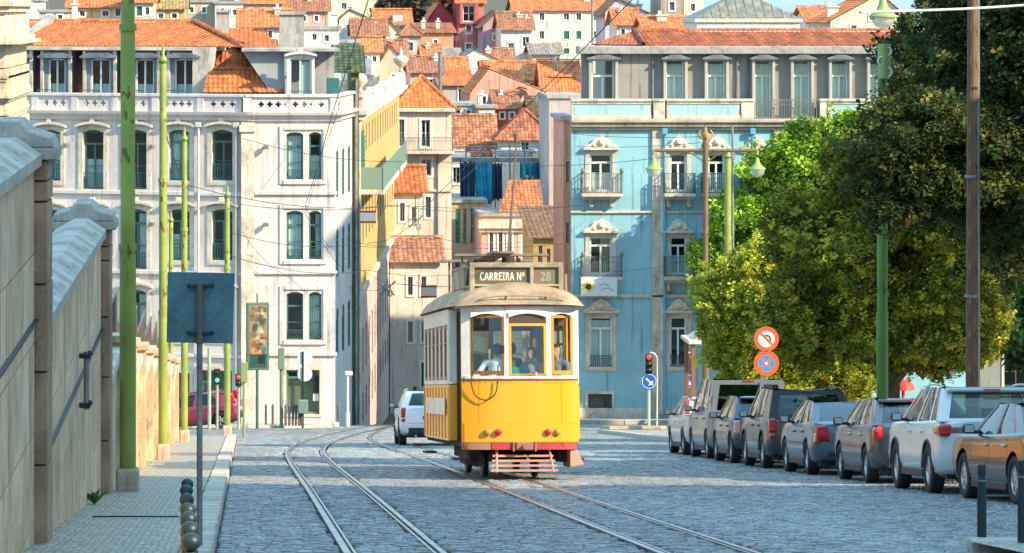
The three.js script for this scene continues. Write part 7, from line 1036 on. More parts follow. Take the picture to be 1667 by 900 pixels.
  part('exhaust', [cyl(V(-hw * 0.5, gr + 0.02, T - 0.2), V(-hw * 0.5, gr + 0.02, T + 0.02), 0.035)], alloy, t);
  return t;
}
// hatchback, estate and off-road bodies; numbers in metres
const hatch = { L: 4.0, W: 1.72, H: 1.47, wb: 2.5, fo: 0.78, g: [0.85, 1.65, 3.25, 3.94], belt: 0.94, hood: 0.93, deck: 0.98, spoiler: true };
car('parked_hatchback', 'beige white hatchback with tall red lamps, farthest in the parked row', { ...hatch, L: 3.9, g: [0.8, 1.6, 3.15, 3.84], paint: paint(0.55, 0.50, 0.44), tail: 'tall' }, 11.35, 87.0);
car('parked_van', 'high grey van with split rear windows in the parked row', { L: 4.3, W: 1.83, H: 1.88, wb: 2.7, fo: 0.82, g: [0.75, 1.65, 4.16, 4.27], belt: 1.06, hood: 1.02, deck: 1.08, paint: paint(0.13, 0.145, 0.165), tail: 'tall', roofW: 0.84, barn: true, tint: true, rear: [-0.86, 0.86, 0.06, 0.86], r: 0.32 }, 11.35, 82.2);
car('parked_small_car', 'small dark blue car with pale lamps beside the grey van', { ...hatch, L: 3.8, H: 1.5, g: [0.8, 1.55, 3.05, 3.74], wb: 2.45, paint: paint(0.03, 0.045, 0.06), tail: 'pale', bumper: mat(lin(0.3, 0.18, 0.09), 0.6) }, 11.22, 77.6);
car('parked_off_roader', 'dark grey compact off-roader with stacked round lamps and roof rails', { L: 4.2, W: 1.78, H: 1.66, wb: 2.5, fo: 0.8, g: [1.0, 1.65, 3.72, 4.14], belt: 1.0, hood: 0.98, deck: 1.02, paint: paint(0.035, 0.042, 0.05), tail: 'stack', roofW: 0.78, rearTrim: true, r: 0.34, rails: 'black', arch: true, rear: [-0.8, 0.8, 0.14, 0.84] }, 11.22, 72.6);
car('parked_saloon', 'steel blue saloon with wedge shaped red lamps in the parked row', { L: 4.4, W: 1.76, H: 1.44, wb: 2.6, fo: 0.82, g: [1.0, 1.8, 3.05, 4.0], belt: 0.94, hood: 0.90, deck: 0.98, paint: paint(0.06, 0.11, 0.16), tail: 'wedge', cells: [[0, 0.06, 0], [0.06, 0.45, 1], [0.45, 0.49, 0], [0.49, 0.84, 1], [0.84, 1, 0]] }, 11.25, 67.2);
car('parked_estate', 'dark blue grey hatchback with round red lamps before the silver one', { L: 4.3, W: 1.78, H: 1.5, wb: 2.6, fo: 0.84, g: [0.95, 1.75, 3.4, 4.22], belt: 0.96, hood: 0.93, deck: 1.0, paint: paint(0.035, 0.05, 0.065), tail: 'round', chrome: true, spoiler: true }, 11.33, 61.4);
car('parked_sport_utility', 'large silver sport utility car with wide red lamps', { L: 4.5, W: 1.88, H: 1.69, wb: 2.68, fo: 0.88, g: [1.15, 2.0, 3.8, 4.42], belt: 1.08, hood: 1.05, deck: 1.12, paint: paint(0.58, 0.57, 0.55), tail: 'wide', roofW: 0.74, r: 0.36, rails: 'silver', arch: true, spoiler: true, gr: 0.26, spokes: 5, cells: [[0, 0.05, 0], [0.05, 0.42, 1], [0.42, 0.46, 0], [0.46, 0.74, 1], [0.74, 0.78, 0], [0.78, 0.9, 1], [0.9, 1, 0]], mirrorPaint: trimBlack }, 11.32, 55.6);
car('parked_coupe_saloon', 'dark bronze saloon at the near end of the parked row', { L: 4.6, W: 1.84, H: 1.46, wb: 2.78, fo: 0.9, g: [1.25, 2.1, 3.35, 4.25], belt: 0.95, hood: 0.92, deck: 1.0, paint: paint(0.035, 0.03, 0.026, 0), tail: 'wide', chrome: true, r: 0.335, spokes: 9 }, 11.42, 50.5, 0.05);
car('driving_estate', 'white compact off-road car driving away left of the tram', { L: 4.3, W: 1.82, H: 1.62, wb: 2.66, fo: 0.84, g: [1.05, 1.75, 3.85, 4.2], belt: 1.04, hood: 1.0, deck: 1.08, paint: paint(0.78, 0.75, 0.70, 0), tail: 'stack', rails: 'silver', arch: true, r: 0.35, gr: 0.25, rear: [-0.78, 0.78, 0.12, 0.86], plateY: 0.78 }, 5.2, 101.5, 0, 'cars driving on the street');
car('turning_estate', 'small pale blue car parked in front of the blue building', { ...hatch, paint: paint(0.36, 0.45, 0.52), tail: 'tall' }, 22.3, 164, -1.25, 'cars driving on the street');
car('crossing_car', 'dark red car crossing in front of the white building', { ...hatch, paint: paint(0.22, 0.02, 0.05), tail: 'tall', tint: true }, -2.1, 141, 1.45, 'cars driving on the street');
// ---------------------------------------------------------------- posts, lamps, signs
function post(label, X, D, h, r, o = {}) {
  const g = thing('tram_wire_post', label, 'post', [X, gy(D) + (o.lift === undefined ? 0.1 : o.lift), -D], 0, 'green posts of the tram wire');
  part('shaft', [lathe([[0.001, 0], [r * 1.12, 0], [r * 1.12, h * 0.36], [r * 1.06, h * 0.37], [r, h * 0.38], [r, h * 0.7], [r * 0.92, h * 0.71], [r * 0.86, h], [0.001, h]], 18)], o.mat || M.poleGreen, g);
  for (const k of [0.37, 0.705]) part('collar', [cyl(V(0, h * k - 0.05, 0), V(0, h * k + 0.05, 0), r * 1.2, r * 1.2, 16)], o.mat || M.poleGreen, g);
  part('finial', [lathe([[0.001, h], [r * 1.05, h], [r * 1.05, h + 0.08], [r * 0.4, h + 0.16], [r * 0.5, h + 0.24], [0.001, h + 0.42]], 14)], o.mat || M.poleGreen, g);
  if (o.block !== false) part('footing', [rbox(-r * 1.55, r * 1.55, -0.05, 0.34, -r * 1.55, r * 1.55, 0.04, 2)], stone(lin(0.56, 0.46, 0.37)), g);
  return g;
}
post('thick green post with stone footing nearest on the left pavement', -1.72, 52, 9.6, 0.108);
post('second green post from the left, with rust stains', -1.74, 75, 8.35, 0.086);
post('third green post from the left, before the low wall', -1.72, 100, 8.45, 0.088);
post('fourth green post from the left, by the traffic lights', -0.58, 112, 7.5, 0.092);
post('short green post behind the square sign', -2.6, 124, 7.4, 0.09, { lift: 0 });
post('green post behind the parked saloon at right', 12.95, 72.5, 8.1, 0.105, { block: false, mat: mat(lin(0.12, 0.26, 0.045), 0.5, { map: rustMap }) });
post('pale green post left of the bright tree', 18.4, 136, 10.4, 0.14, { block: false, lift: 0 });
post('green stump post under the olive tree', 18.6, 108, 3.2, 0.12, { block: false });
{ const g = thing('wooden_pole', 'tall weathered wooden pole in front of the dark tree', 'pole', [12.75, gy(62.6) + 0.1, -62.6]), h = 9; part('shaft', [cyl(V(0, -0.2, 0), V(0.02, h, 0), 0.115, 0.09, 16)], mat(lin(0.30, 0.19, 0.13), 0.9, { map: woodMap, bumpMap: woodMap, bumpScale: 0.01 }), g); part('conduit', [cyl(V(0.115, 0, 0.02), V(0.105, h, 0.02), 0.035, 0.035, 8)], M.galv, g); for (const y of [1.2, 3.1, 5.2]) part('strap', [cyl(V(0, y, 0), V(0, y + 0.05, 0), 0.125, 0.125, 16)], M.galv, g); }
solo('overhead_cable', [tube([V(10.0, 1.55, -58), V(12.65, 1.63, -60.5), V(15, 1.80, -61)], 0.022, 6)], mat(lin(0.6, 0.55, 0.5), 0.6), 'pale cable tied to the top of the wooden pole', 'cable');
// lantern with two arms
function bell(x, y, z, s = 1) { return lathe([[0.04 * s, 0.62 * s], [0.1 * s, 0.56 * s], [0.13 * s, 0.42 * s], [0.2 * s, 0.25 * s], [0.34 * s, 0.12 * s], [0.46 * s, 0.02 * s], [0.46 * s, -0.03 * s], [0.42 * s, -0.02 * s], [0.3 * s, 0.1 * s], [0.15 * s, 0.28 * s]], 22).translate(x, y, z); }
const bowlMat = new THREE.MeshPhysicalMaterial({ color: lin(0.82, 0.84, 0.82), roughness: 0.25, transmission: 0.6, thickness: 0 });
const lampGreen = mat(lin(0.27, 0.35, 0.10), 0.45), ironBrown = mat(lin(0.20, 0.13, 0.065), 0.6, { map: rustMap });
{
  const D = 128, p = V((1148.5 - CENTRE_X) / FOCAL * D, gy(D), -D), g = thing('double_street_lamp', 'brown iron street lamp with two green bell lanterns', 'street lamp', p), Y = y => at(0, y, D).y - p.y, w = 84 / FOCAL * D;
  part('column', [lathe([[0.001, 0], [0.3, 0], [0.3, 0.2], [0.2, 0.5], [0.13, 0.9], [0.12, 3], [0.1, 5], [0.095, Y(243)], [0.16, Y(238)], [0.1, Y(230)], [0.07, Y(222)], [0.001, Y(218)]], 16)], ironBrown, g);
  part('finial', [lathe([[0.001, Y(228)], [0.06, Y(226)], [0.2, Y(220)], [0.07, Y(216)], [0.03, Y(208)], [0.001, Y(205)]], 12), ...[0, 1, 2, 3].map(k => tube([V(0.05, Y(226), 0), V(0.22, Y(224), 0), V(0.24, Y(216), 0), V(0.16, Y(212), 0)], 0.03, 6).rotateY(k * Math.PI / 2))], mat(lin(0.5, 0.24, 0.06), 0.6), g);
  part('arm', [cyl(V(-w, Y(245), 0), V(w, Y(245), 0), 0.055, 0.055, 8), tube([V(-0.1, Y(262), 0), V(-0.5, Y(250), 0), V(-0.9, Y(246), 0)], 0.03), tube([V(0.1, Y(262), 0), V(0.5, Y(250), 0), V(0.9, Y(246), 0)], 0.03)], ironBrown, g);
  for (const s of [-1, 1]) { const l = part('lantern', [bell(s * w, Y(275), 0, 0.66), cyl(V(s * w, Y(252), 0), V(s * w, Y(244), 0), 0.05)], lampGreen, g); part('glass_bowl', [lathe([[0.28, 0.0], [0.25, -0.12], [0.14, -0.24], [0.001, -0.28]], 18).translate(s * w, Y(276), 0)], bowlMat, l); }
}
solo('thin_mast', [cyl(V(17.6, gy(128), -128.5), V(17.55, at(0, 205, 128).y, -128.5), 0.055, 0.04, 8), rbox(17.5, 17.64, at(0, 260, 128).y, at(0, 250, 128).y, -128.6, -128.4, 0.02, 1)], M.galv, 'thin grey mast just right of the double street lamp', 'mast');
{ // lantern at the top edge, hung from a wire
  const D = 60, p = at(1437, 22, D), g = thing('hanging_street_lamp', 'green bell street lantern hanging at the top right edge', 'street lamp', p); part('shade', [bell(0, -0.05, 0, 0.52)], lampGreen, g); part('glass_bowl', [lathe([[0.2, -0.04], [0.19, -0.12], [0.12, -0.22], [0.001, -0.26]], 18)], bowlMat, g); part('stem', [cyl(V(0, 0.25, 0), V(0, 1.0, 0), 0.03)], lampGreen, g); part('wire', [cyl(V(-1, 1.0, 0), V(1.2, 1.06, 0), 0.012, 0.012, 5)], M.wire, g);
}
{ // decorated lamp bracket on the green post behind the cars
  const g = thing('post_ornament', 'ornate white iron bracket on the green post in the leaves', 'bracket', [12.95, at(0, 100, 72).y, -72.2]); part('scroll', [clean(new THREE.TorusGeometry(0.09, 0.018, 6, 18).translate(-0.05, 0, 0)), clean(new THREE.TorusGeometry(0.08, 0.02, 6, 14).translate(0.05, 0.2, 0)), clean(new THREE.TorusGeometry(0.09, 0.02, 6, 14).translate(0.05, -0.22, 0))], mat(lin(0.6, 0.6, 0.58), 0.6), g); part('collar', [cyl(V(0, -0.35, -0.1), V(0, 0.35, -0.1), 0.13, 0.13, 12)], lampGreen, g);
}
// ---- signs
function signFace(n, draw) { const c = document.createElement('canvas'); c.width = c.height = n; draw(c.getContext('2d'), n); const t = new THREE.CanvasTexture(c); t.colorSpace = THREE.SRGBColorSpace; return mat(0xffffff, 0.45, { map: t }); }
function disc(r, m) { const g = new THREE.CircleGeometry(r, 40); return [g, m]; }
const backMat = M.galv;
function roundSign(parent, name, y, r, m, z = 0.05) { const s = part(name, [cyl(V(0, y, z - 0.02), V(0, y, z - 0.004), r, r, 36)].map(g => g.translate(0, -y, -z).rotateX(0).translate(0, 0, 0)).map(() => { const g = new THREE.CylinderGeometry(r, r, 0.016, 36).rotateX(Math.PI / 2).translate(0, y, z - 0.012); return clean(g); }), backMat, parent); const f = put('sign_face', new THREE.CircleGeometry(r * 0.995, 40), m, s); f.position.set(0, y, z); return s; }
const orangeRed = '#e2572b', signBlue = '#1d6fb8';
{
  const D = 85.5, p = V((1247 - CENTRE_X) / FOCAL * D, gy(D) + 0.1, -D), g = thing('parking_signs', 'two round orange red traffic signs on one post', 'traffic sign', p), Y = y => at(0, y, D).y - p.y;
  part('post', [cyl(V(0, 0, 0), V(0, Y(536), 0), 0.03, 0.03, 10)], mat(lin(0.6, 0.2, 0.1), 0.5), g);
  const m1 = signFace(256, (x, n) => { x.fillStyle = orangeRed; x.fillRect(0, 0, n, n); x.fillStyle = '#efe6d6'; x.beginPath(); x.arc(128, 128, 84, 0, 7); x.fill(); x.strokeStyle = '#5c564e'; x.lineWidth = 24; x.beginPath(); x.arc(128, 132, 40, -2.4, 0.9); x.stroke(); x.strokeStyle = orangeRed; x.lineWidth = 26; x.beginPath(); x.moveTo(66, 66); x.lineTo(190, 190); x.stroke(); });
  const m2 = signFace(256, (x, n) => { x.fillStyle = orangeRed; x.fillRect(0, 0, n, n); x.fillStyle = '#2383c6'; x.beginPath(); x.arc(128, 128, 84, 0, 7); x.fill(); x.strokeStyle = orangeRed; x.lineWidth = 24; x.beginPath(); x.moveTo(62, 62); x.lineTo(194, 194); x.moveTo(194, 62); x.lineTo(62, 194); x.stroke(); x.fillStyle = '#f6e3d8'; x.beginPath(); x.arc(128, 128, 14, 0, 7); x.fill(); });
  roundSign(g, 'sign', Y(551.5), 0.30, m1); roundSign(g, 'sign', Y(591), 0.305, m2);
}
{ // traffic light with blue arrow
  const D = 139, p = V((1056 - CENTRE_X) / FOCAL * D, gy(D), -D), g = thing('traffic_light', 'traffic light showing red above a round blue arrow sign', 'traffic light', p), Y = y => at(0, y, D).y - p.y;
  part('post', [cyl(V(0, 0, 0), V(0, Y(600), 0), 0.06, 0.06, 12)], mat(lin(0.42, 0.52, 0.40), 0.5), g); part('curved_arm', [tube([V(0.35, 0, -0.3), V(0.35, Y(600), -0.3), V(0.3, Y(578), -0.2), V(0.05, Y(574), -0.1)], 0.035, 8)], mat(lin(0.5, 0.55, 0.48), 0.5), g);
  const h = part('signal_head', [rbox(-0.13, 0.13, Y(608), Y(576), -0.1, 0.1, 0.04, 2)], M.black, g); [[581, lin(0.85, 0.03, 0.02), 1.2], [592, lin(0.05, 0.03, 0.01), 0], [602, lin(0.01, 0.05, 0.03), 0]].forEach(([y, c, e]) => { part('lens', [ball(0, Y(y), 0.09, 0.1, 1, 14)], mat(c, 0.3, e ? { emissive: c, emissiveIntensity: e } : {}), h); part('visor', [clean(new THREE.CylinderGeometry(0.115, 0.115, 0.16, 16, 1, true, -Math.PI / 2, Math.PI).rotateX(Math.PI / 2).rotateZ(0).translate(0, Y(y), 0.17))], mat(lin(0.012, 0.012, 0.013), 0.6, { side: THREE.DoubleSide }), h); });
  const m = signFace(256, (x, n) => { x.fillStyle = '#1a56a6'; x.fillRect(0, 0, n, n); x.strokeStyle = '#e9eef2'; x.lineWidth = 8; x.beginPath(); x.arc(128, 128, 116, 0, 7); x.stroke(); x.strokeStyle = '#f0f3f4'; x.lineWidth = 26; x.beginPath(); x.moveTo(78, 78); x.lineTo(160, 160); x.stroke(); x.fillStyle = '#f0f3f4'; x.beginPath(); x.moveTo(192, 192); x.lineTo(192, 112); x.lineTo(112, 192); x.fill(); });
  roundSign(g, 'sign', Y(620), 0.30, m, 0.12);
  solo('traffic_island', [prism([[-1.4, -0.7], [0.6, -0.7], [0.9, 0], [0.6, 0.7], [-1.4, 0.7], [-1.7, 0]], 0.14, 0.02).rotateX(-Math.PI / 2 - PITCH * -1).translate(p.x - 0.2, p.y, p.z)], stone(lin(0.55, 0.42, 0.28)), 'low stone traffic island under the blue arrow sign', 'traffic island');
}
{ // back of the square sign, close on the left
  const D = 33.5, p = V((325 - CENTRE_X) / FOCAL * D, gy(D) + 0.1, -D), g = thing('square_sign', 'large blue grey back of a square road sign on a pole', 'traffic sign', p), Y = y => at(0, y, D).y - p.y, X = x => (x - 325) / FOCAL * D, bl = mat(lin(0.09, 0.22, 0.28), 0.55, { map: grimeMap });
  part('post', [cyl(V(0, 0, -0.0), V(0, Y(463), 0), 0.028, 0.028, 14)], M.galv, g);
  const s = part('panel', [prism([[X(271), Y(558)], [X(379), Y(560)], [X(382), Y(445)], [X(273), Y(443)]], 0.02, 0.004).translate(0, 0, -0.06)], bl, g);
  for (const y of [465, 542]) part('bracket', [rbox(X(307), X(346), Y(y) - 0.008, Y(y) + 0.008, -0.04, 0.032, 0.004, 1), ball(X(308), Y(y), -0.025, 0.02), ball(X(345), Y(y), -0.025, 0.02)], M.darkMetal, s);
  part('post_sleeve', [cyl(V(0, Y(560), 0), V(0, Y(460), 0), 0.036, 0.036, 14)], mat(lin(0.16, 0.13, 0.12), 0.7, { map: rustMap }), g);
}
// row of black ball-topped bollards at the bottom left
[888, 868, 850, 835, 818, 803, 792].forEach((y, i) => {
  const D = 5800 * 0.82 / (y - 632), x = [311, 309, 307, 305.5, 304, 303.5, 305][i], g = thing('ball_bollard', ['nearest black ball bollard in the row at bottom left', 'second nearest black ball bollard in the row', 'third nearest black ball bollard in the row', 'middle black ball bollard of the seven', 'third farthest black ball bollard in the row', 'second farthest black ball bollard in the row', 'farthest black ball bollard, beside the square sign pole'][i], 'bollard', V((x - CENTRE_X) / FOCAL * D, gy(D) + 0.1, -D), 0, 'black ball bollards on the left pavement'); g.position.y = gy(D) + 0.02;
  part('ball', [ball(0, 0.78, 0, 0.052, 0.95, 20)], mat(lin(0.008, 0.026, 0.028), 0.45), g); part('shaft', [lathe([[0.04, 0], [0.04, 0.6], [0.048, 0.61], [0.048, 0.66], [0.034, 0.68], [0.026, 0.73]], 16)], M.darkMetal, g);
});
// bollards at bottom right
[[1598, 755, 35.2], [1664, 748, 34.6]].forEach(([x, y, D], i) => { const g = thing('post_bollard', ['slim black post bollard in front of the bronze saloon', 'slim black post bollard cut by the right edge'][i], 'bollard', V((x - CENTRE_X) / FOCAL * D, gy(D) + 0.1, -D), 0, 'slim bollards at bottom right'); const h = at(0, y, D).y - g.position.y; part('shaft', [lathe([[0.046, 0], [0.046, h * 0.55], [0.042, h * 0.56], [0.040, h - 0.14], [0.034, h - 0.13], [0.034, h - 0.115], [0.042, h - 0.11], [0.042, h - 0.015], [0.03, h], [0.001, h]], 18)], M.darkMetal, g); part('band', [cyl(V(0, h - 0.17, 0), V(0, h - 0.155, 0), 0.0425, 0.0425, 18)], mat(lin(0.12, 0.2, 0.2), 0.4), g); });
// ---- crossing by the white building
function signal(label, px, y0, y1, yb, D, lit) {
  const p = V((px - CENTRE_X) / FOCAL * D, gy(D), -D), g = thing('pedestrian_signal', label, 'traffic light', p, 0, 'pedestrian signals at the crossing'), Y = y => at(0, y, D).y - p.y; part('post', [cyl(V(0, 0, 0), V(0, Y(y0 + 4), 0), 0.055, 0.055, 10)], mat(lin(0.32, 0.38, 0.28), 0.5), g);
  const h = part('signal_head', [rbox(-0.13, 0.13, Y(y1), Y(y0), 0.0, 0.2, 0.03, 2)], M.black, g); const ym = (y0 + y1) / 2; part('lens', [ball(0, Y(lerp(y0, ym, 0.5)), 0.17, 0.09, 1, 12)], mat(lit === 'r' ? lin(0.9, 0.04, 0.03) : lin(0.03, 0.01, 0.01), 0.3, lit === 'r' ? { emissive: lin(0.9, 0.04, 0.03), emissiveIntensity: 1 } : {}), h); part('lens', [ball(0, Y(lerp(ym, y1, 0.5)), 0.17, 0.09, 1, 12)], mat(lit === 'g' ? lin(0.05, 0.7, 0.25) : lin(0.01, 0.03, 0.02), 0.3, lit === 'g' ? { emissive: lin(0.05, 0.7, 0.25), emissiveIntensity: 1 } : {}), h);
}
signal('pedestrian signal showing green behind the square sign pole', 353.5, 600, 624, 697, 140, 'g'); signal('pedestrian signal showing red right of the fourth green post', 388.5, 608, 628, 697, 138, 'r');
solo('light_green_pole', [cyl(V(-1.42, gy(139), -139), V(-1.42, at(0, 565, 139).y, -139), 0.07, 0.07, 12)], mat(lin(0.34, 0.40, 0.28), 0.5), 'pale green pole standing between the two pedestrian signals', 'pole');
solo('street_pole', [cyl(V(-0.06, gy(115), -115), V(-0.06, at(0, 622, 115).y, -115), 0.045, 0.045, 12), rbox(-0.16, 0.06, at(0, 622, 115).y, at(0, 590, 115).y, -115.1, -114.9, 0.02, 1)], mat(lin(0.22, 0.28, 0.13), 0.5), 'slim green pole with a box on top beside the pavement end', 'pole');
{ // advert case on the facade side, green frame
  const D = 140, p = V((403 - CENTRE_X) / FOCAL * D, gy(D), -D), g = thing('advert_case', 'green framed advertising case on a post with orange poster', 'advert', p, 0.25), Y = y => at(0, y, D).y - p.y, w = 34 / FOCAL * D, fr = mat(lin(0.06, 0.13, 0.09), 0.5);
  part('frame', [rbox(-0.03, w + 0.06, Y(603), Y(493), -0.16, 0.0, 0.03, 1)], fr, g); const m = signFace(256, (x, n) => { const q = x.createLinearGradient(0, 0, 0, n); x.fillStyle = '#8a6f55'; x.fillRect(0, 0, n, n); const r = rng(4); for (let k = 0; k < 120; k++) { x.fillStyle = ['#c2601f', '#5a3a2a', '#7f8a86', '#1f5c46', '#d9b48a', '#3a2b22'][Math.floor(r() * 6)]; const y = r() * n; x.globalAlpha = 0.55; x.fillRect(r() * n * 0.8, y, 20 + r() * 60, 8 + r() * 26); } x.globalAlpha = 1; x.fillStyle = '#16463a'; x.fillRect(0, n * 0.78, n, n * 0.22); x.fillStyle = '#0c1512'; x.fillRect(n * 0.5, n * 0.8, n * 0.4, n * 0.14); });
  const f = put('poster', new THREE.PlaneGeometry(w - 0.12, Y(497) - Y(599)), m, g); f.position.set(w / 2 + 0.015, (Y(497) + Y(599)) / 2, 0.004); part('post', [cyl(V(w / 2, 0, -0.08), V(w / 2, Y(602), -0.08), 0.06)], fr, g); part('hook', [cyl(V(w / 2, Y(494), -0.08), V(w / 2, Y(478), -0.08), 0.03)], fr, g);
}
solo('signal_cabinet_post', [cyl(V(1.43, gy(143.2), -143.2), V(1.43, at(0, 600, 143.2).y, -143.2), 0.07, 0.07, 12), rbox(1.3, 1.56, at(0, 602, 143).y, at(0, 567, 143).y, -143.3, -143.05, 0.03, 1)], mat(lin(0.17, 0.22, 0.14), 0.5), 'green post with tall rounded box before the white facade', 'post');
{ const D = 143, p = V((493 - CENTRE_X) / FOCAL * D, gy(D), -D), g = thing('round_sign_back', 'two white round sign backs on one dark post by the shop', 'traffic sign', p), Y = y => at(0, y, D).y - p.y; part('post', [cyl(V(0, 0, 0), V(0, Y(572), 0), 0.04)], M.darkMetal, g); for (const y of [583, 609]) part('sign_back', [clean(new THREE.CylinderGeometry(0.28, 0.28, 0.02, 32).rotateX(Math.PI / 2).translate(0.08, Y(y), -0.05)), clean(new THREE.TorusGeometry(0.28, 0.018, 6, 32).translate(0.08, Y(y), -0.045))], mat(lin(0.7, 0.7, 0.68), 0.4), g); part('street_bin', [rbox(-0.2, 0.2, Y(672), Y(650), 0.02, 0.3, 0.04, 1)], mat(lin(0.16, 0.22, 0.19), 0.5), g); }
for (let k = 0; k < 9; k++) { const px = [433, 444, 465, 471, 477, 482, 487, 491, 551][k], D = k < 2 ? 145 : k < 8 ? 143 : 150, g = solo('iron_bollard', [lathe([[0.05, 0], [0.05, 0.72], [0.065, 0.74], [0.05, 0.8], [0.03, 0.86], [0.001, 0.88]], 12)], mat(lin(0.16, 0.13, 0.12), 0.6, { map: rustMap }), ['lone thin iron bollard left of the shop, first from the left', 'lone thin iron bollard left of the shop, second from the left', 'first of the close iron bollards before the shop window', 'second of the close iron bollards before the shop window', 'third of the close iron bollards before the shop window', 'fourth of the close iron bollards before the shop window', 'fifth of the close iron bollards before the shop window', 'sixth of the close iron bollards before the shop window', 'thin iron bollard right of the shop by the white corner'][k], 'bollard', 'iron bollards by the white building'); g.position.set((px - CENTRE_X) / FOCAL * D, gy(D) + 0.1, -D); }
{ const D = 149, p = V((566 - CENTRE_X) / FOCAL * D, gy(D), -D), g = thing('white_lamp_bollard', 'slim white lamp column at the corner of the narrow street', 'lamp', p), Y = y => at(0, y, D).y - p.y; part('column', [cyl(V(0, 0, 0), V(0, Y(608), 0), 0.06, 0.05, 12), cyl(V(0, 0, 0), V(0, 0.6, 0), 0.09, 0.09, 12)], mat(lin(0.7, 0.68, 0.62), 0.5), g); part('head', [rbox(-0.12, 0.2, Y(611), Y(604), -0.1, 0.1, 0.03, 1)], mat(lin(0.66, 0.60, 0.5), 0.5), g); }
{ const D = 158, w = 0.7; for (const [label, x, y, D2] of [['striped no entry board hung over the street beside the yellow building', 599, 353, 158], ['striped no entry board hung low above the white car', 698, 474.5, 196]]) { const g = thing('hanging_board', label, 'road sign', at(x, y, D2), 0, 'striped boards over the street'); const k = D2 / FOCAL, hw2 = 13 * k; part('board', [box(-hw2, hw2, -10 * k, 10 * k, -0.03, 0)], mat(lin(0.8, 0.72, 0.62), 0.6), g); for (const s of [-1, 1]) part('red_band', [box(-hw2 - 0.004, hw2 + 0.004, s * 8.5 * k - 1.6 * k, s * 8.5 * k + 1.6 * k, -0.034, 0.006)], mat(lin(0.6, 0.03, 0.03), 0.6), g); part('wire', [cyl(V(-hw2, 10 * k, 0), V(-hw2 * 1.2, 30 * k, 0), 0.015, 0.015, 5), cyl(V(hw2, 10 * k, 0), V(hw2 * 1.2, 30 * k, 0), 0.015, 0.015, 5)], M.wire, g); } }
// kiosk and wall line behind the parked cars
{ const D = 132, p = V((1128 - CENTRE_X) / FOCAL * D, gy(D) + 0.1, -D), g = thing('glass_kiosk', 'brown framed glass shelter behind the parked van', 'kiosk', p), br = mat(lin(0.26, 0.085, 0.04), 0.5), Y = y => at(0, y, D).y - p.y, h = Y(560), w = 1.5; for (const [x, z] of [[0, 0], [w, 0], [0, -2], [w, -2]]) part('corner_post', [rbox(x - 0.07, x + 0.07, 0, h, z - 0.07, z + 0.07, 0.01, 1)], br, g); part('roof', [rbox(-0.2, w + 0.2, h, h + 0.14, -2.2, 0.2, 0.03, 1), prism([[0, 0], [w, 0], [w * 0.5, 0.5]], 1.9, 0.02).translate(0, h + 0.14, -1.95)], M.trim, g); part('pane', [box(0.07, w - 0.07, 0.1, h - 0.1, -0.01, 0)], M.pane, g); part('pane', [box(0, 0.01, 0.1, h - 0.1, -1.93, -0.07)], M.pane, g); part('counter', [rbox(0.1, w - 0.1, 0, 0.95, -1.9, -0.5, 0.03, 1)], mat(lin(0.5, 0.4, 0.3), 0.7), g); }
solo('red_dome_awning', [lathe([[0.34, 0], [0.32, 0.12], [0.22, 0.25], [0.1, 0.3], [0.001, 0.31]], 18).translate(...at(1470, 634, 108).toArray()), cyl(V(at(1470, 640, 108).x, gy(108), -108), at(1470, 633, 108), 0.05)], mat(lin(0.62, 0.05, 0.03), 0.6), 'small red dome parasol between the parked cars and the wall', 'parasol');
person('pedestrian in blue top standing behind the dark off-roader', { h: 1.72, top: [0.06, 0.16, 0.30], legs: [0.05, 0.05, 0.07], stride: 0.12 }, m => { m.position.set(18.2, gy(118) + 0.1, -118); m.rotation.y = 0.7; });
person('pedestrian in dark clothes far down the narrow street', { h: 1.72, top: [0.05, 0.05, 0.06], legs: [0.04, 0.04, 0.05], stride: 0.15 }, m => { m.position.set(7.45, gy(157) - 0.02, -157); m.rotation.y = Math.PI; });
{ // steel plate in the pavement
  const o = solo('drain_slot', [box(-0.5, 0.5, 0, 0.012, -0.06, 0.06)], M.darkMetal, 'narrow dark drain slot across the left pavement', 'drain'); o.position.set(-1.28, gy(41.5) + 0.105, -41.5); o.rotation.x = PITCH; }
{ const r = rng(3), g = []; for (let i = 0; i < 14; i++) { const a = r() * 6.28, l = 0.12 + r() * 0.1; g.push(quadGeo(V(0, 0, 0), V(Math.cos(a) * l * 0.5 + 0.03, l * 0.7, Math.sin(a) * l * 0.5), V(Math.cos(a) * l, l * 0.9, Math.sin(a) * l), V(Math.cos(a) * l * 0.5 - 0.03, l * 0.6, Math.sin(a) * l * 0.5))); } const o = solo('weed_tuft', g, mat(lin(0.06, 0.12, 0.03), 0.9, { side: THREE.DoubleSide }), 'small green weed growing at the foot of the stone wall', 'plant'); o.position.set(-1.95, gy(46) + 0.1, -46); }

// ---------------------------------------------------------------- overhead wires
function wire(label, pts, sag = 0.15, r = 0.011) { const c = []; for (let i = 0; i + 1 < pts.length; i++) for (let k = 0; k < 8; k++) { const t = k / 8, p = pts[i].clone().lerp(pts[i + 1], t); p.y -= sag * 4 * t * (1 - t); c.push(p); } c.push(pts[pts.length - 1]); solo('overhead_wire', [tube(c, r, 5, c.length * 2)], M.wire, label, 'wire', 'overhead tram wires'); }
const wp = (x, y, D) => at(x, y, D);
wire('contact wire running along the left track', [V(1.45, gy(20) + 6.3, -20), V(1.45, gy(60) + 6.2, -60), V(1.5, gy(90) + 6.2, -90), V(2.6, gy(114) + 6.2, -114), V(5.7, gy(152) + 6.2, -152), V(11, -14, -200)], 0.05, 0.0075);
wire('contact wire running along the right track above the tram', [V(4.6, gy(20) + 6.3, -20), V(4.55, gy(70) + 6.2, -70), V(4.45, gy(100) + 6.2, -100), V(5.3, gy(132) + 6.2, -132), V(7, gy(153) + 6.2, -153), V(12, -14, -200)], 0.05, 0.0075);
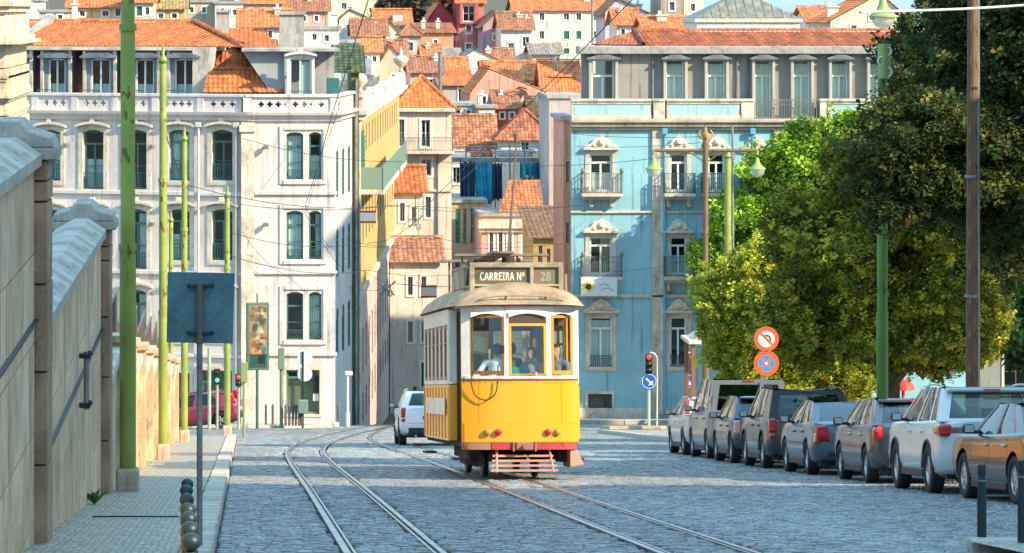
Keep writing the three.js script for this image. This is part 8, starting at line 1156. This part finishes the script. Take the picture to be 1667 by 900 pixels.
wire('span wire from the third green post to the right', [wp(300, 300, 100), wp(640, 335, 110), wp(935, 333, 174)], 0.3);
wire('span wire from the fourth green post to the blue building', [wp(370, 330, 112), wp(640, 334, 122), wp(1000, 330, 174)], 0.2);
wire('lower span wire from the fourth post across the street', [wp(372, 377, 112), wp(560, 400, 125), wp(930, 395, 174)], 0.2);
wire('span wire crossing before the white facade', [wp(395, 225, 151), wp(700, 262, 140), wp(1148, 246, 128)], 0.35);
wire('high span wire across the blue facade', [wp(935, 218, 174), wp(1148, 222, 128.2)], 0.1);
wire('second span wire across the blue facade', [wp(935, 238, 174), wp(1140, 232, 128.2)], 0.1);
wire('pale low wire from the blue building to the tree', [wp(1000, 442, 174), wp(1130, 422, 150)], 0.1);
wire('diagonal feeder wire before the white corner', [wp(558, 150, 151), wp(525, 245, 150), wp(497, 345, 150), wp(560, 440, 152)], 0.2);
wire('curved wire sagging before the shop corner', [wp(395, 377, 150), wp(470, 450, 150), wp(560, 500, 156)], 0.3);
wire('wire across the narrow street at mid height', [wp(545, 455, 155), wp(640, 462, 165), wp(930, 440, 175)], 0.4);
wire('wire across the narrow street at sign height', [wp(545, 380, 155), wp(700, 385, 165), wp(930, 375, 175)], 0.5);
wire('slack wire above the tarpaulins', [wp(1000, 20, 180), wp(860, 170, 178), wp(700, 330, 165), wp(600, 395, 160)], 0.5);
wire('span wire from the second post to the fourth post', [wp(265, 200, 75), wp(300, 300, 100)], 0.1);
wire('wire low over the crossing toward the trolley pole', [wp(372, 415, 112), wp(600, 440, 130), wp(825, 432, 140)], 0.3);
for (const [label, x, y, D] of [['grey wire pulley cluster hanging beside the yellow building', 676, 360, 165], ['grey wire pulley cluster lower over the street', 630, 468, 160]]) { const g = thing('wire_pulley', label, 'pulley', at(x, y, D), 0, 'pulleys of the tram wire'); part('wheel', [clean(new THREE.TorusGeometry(0.15, 0.03, 6, 18)), clean(new THREE.TorusGeometry(0.14, 0.03, 6, 16).rotateY(0.9).translate(0.15, -0.25, 0)), cyl(V(-0.4, 0.2, 0), V(0.35, -0.35, 0), 0.03), cyl(V(-0.3, -0.3, 0), V(0.4, 0.3, 0), 0.03)], M.galv, g); part('hanger', [cyl(V(0, 0.2, 0), V(0, 1.2, 0), 0.02)], M.wire, g); }
renderer.render(scene, camera);
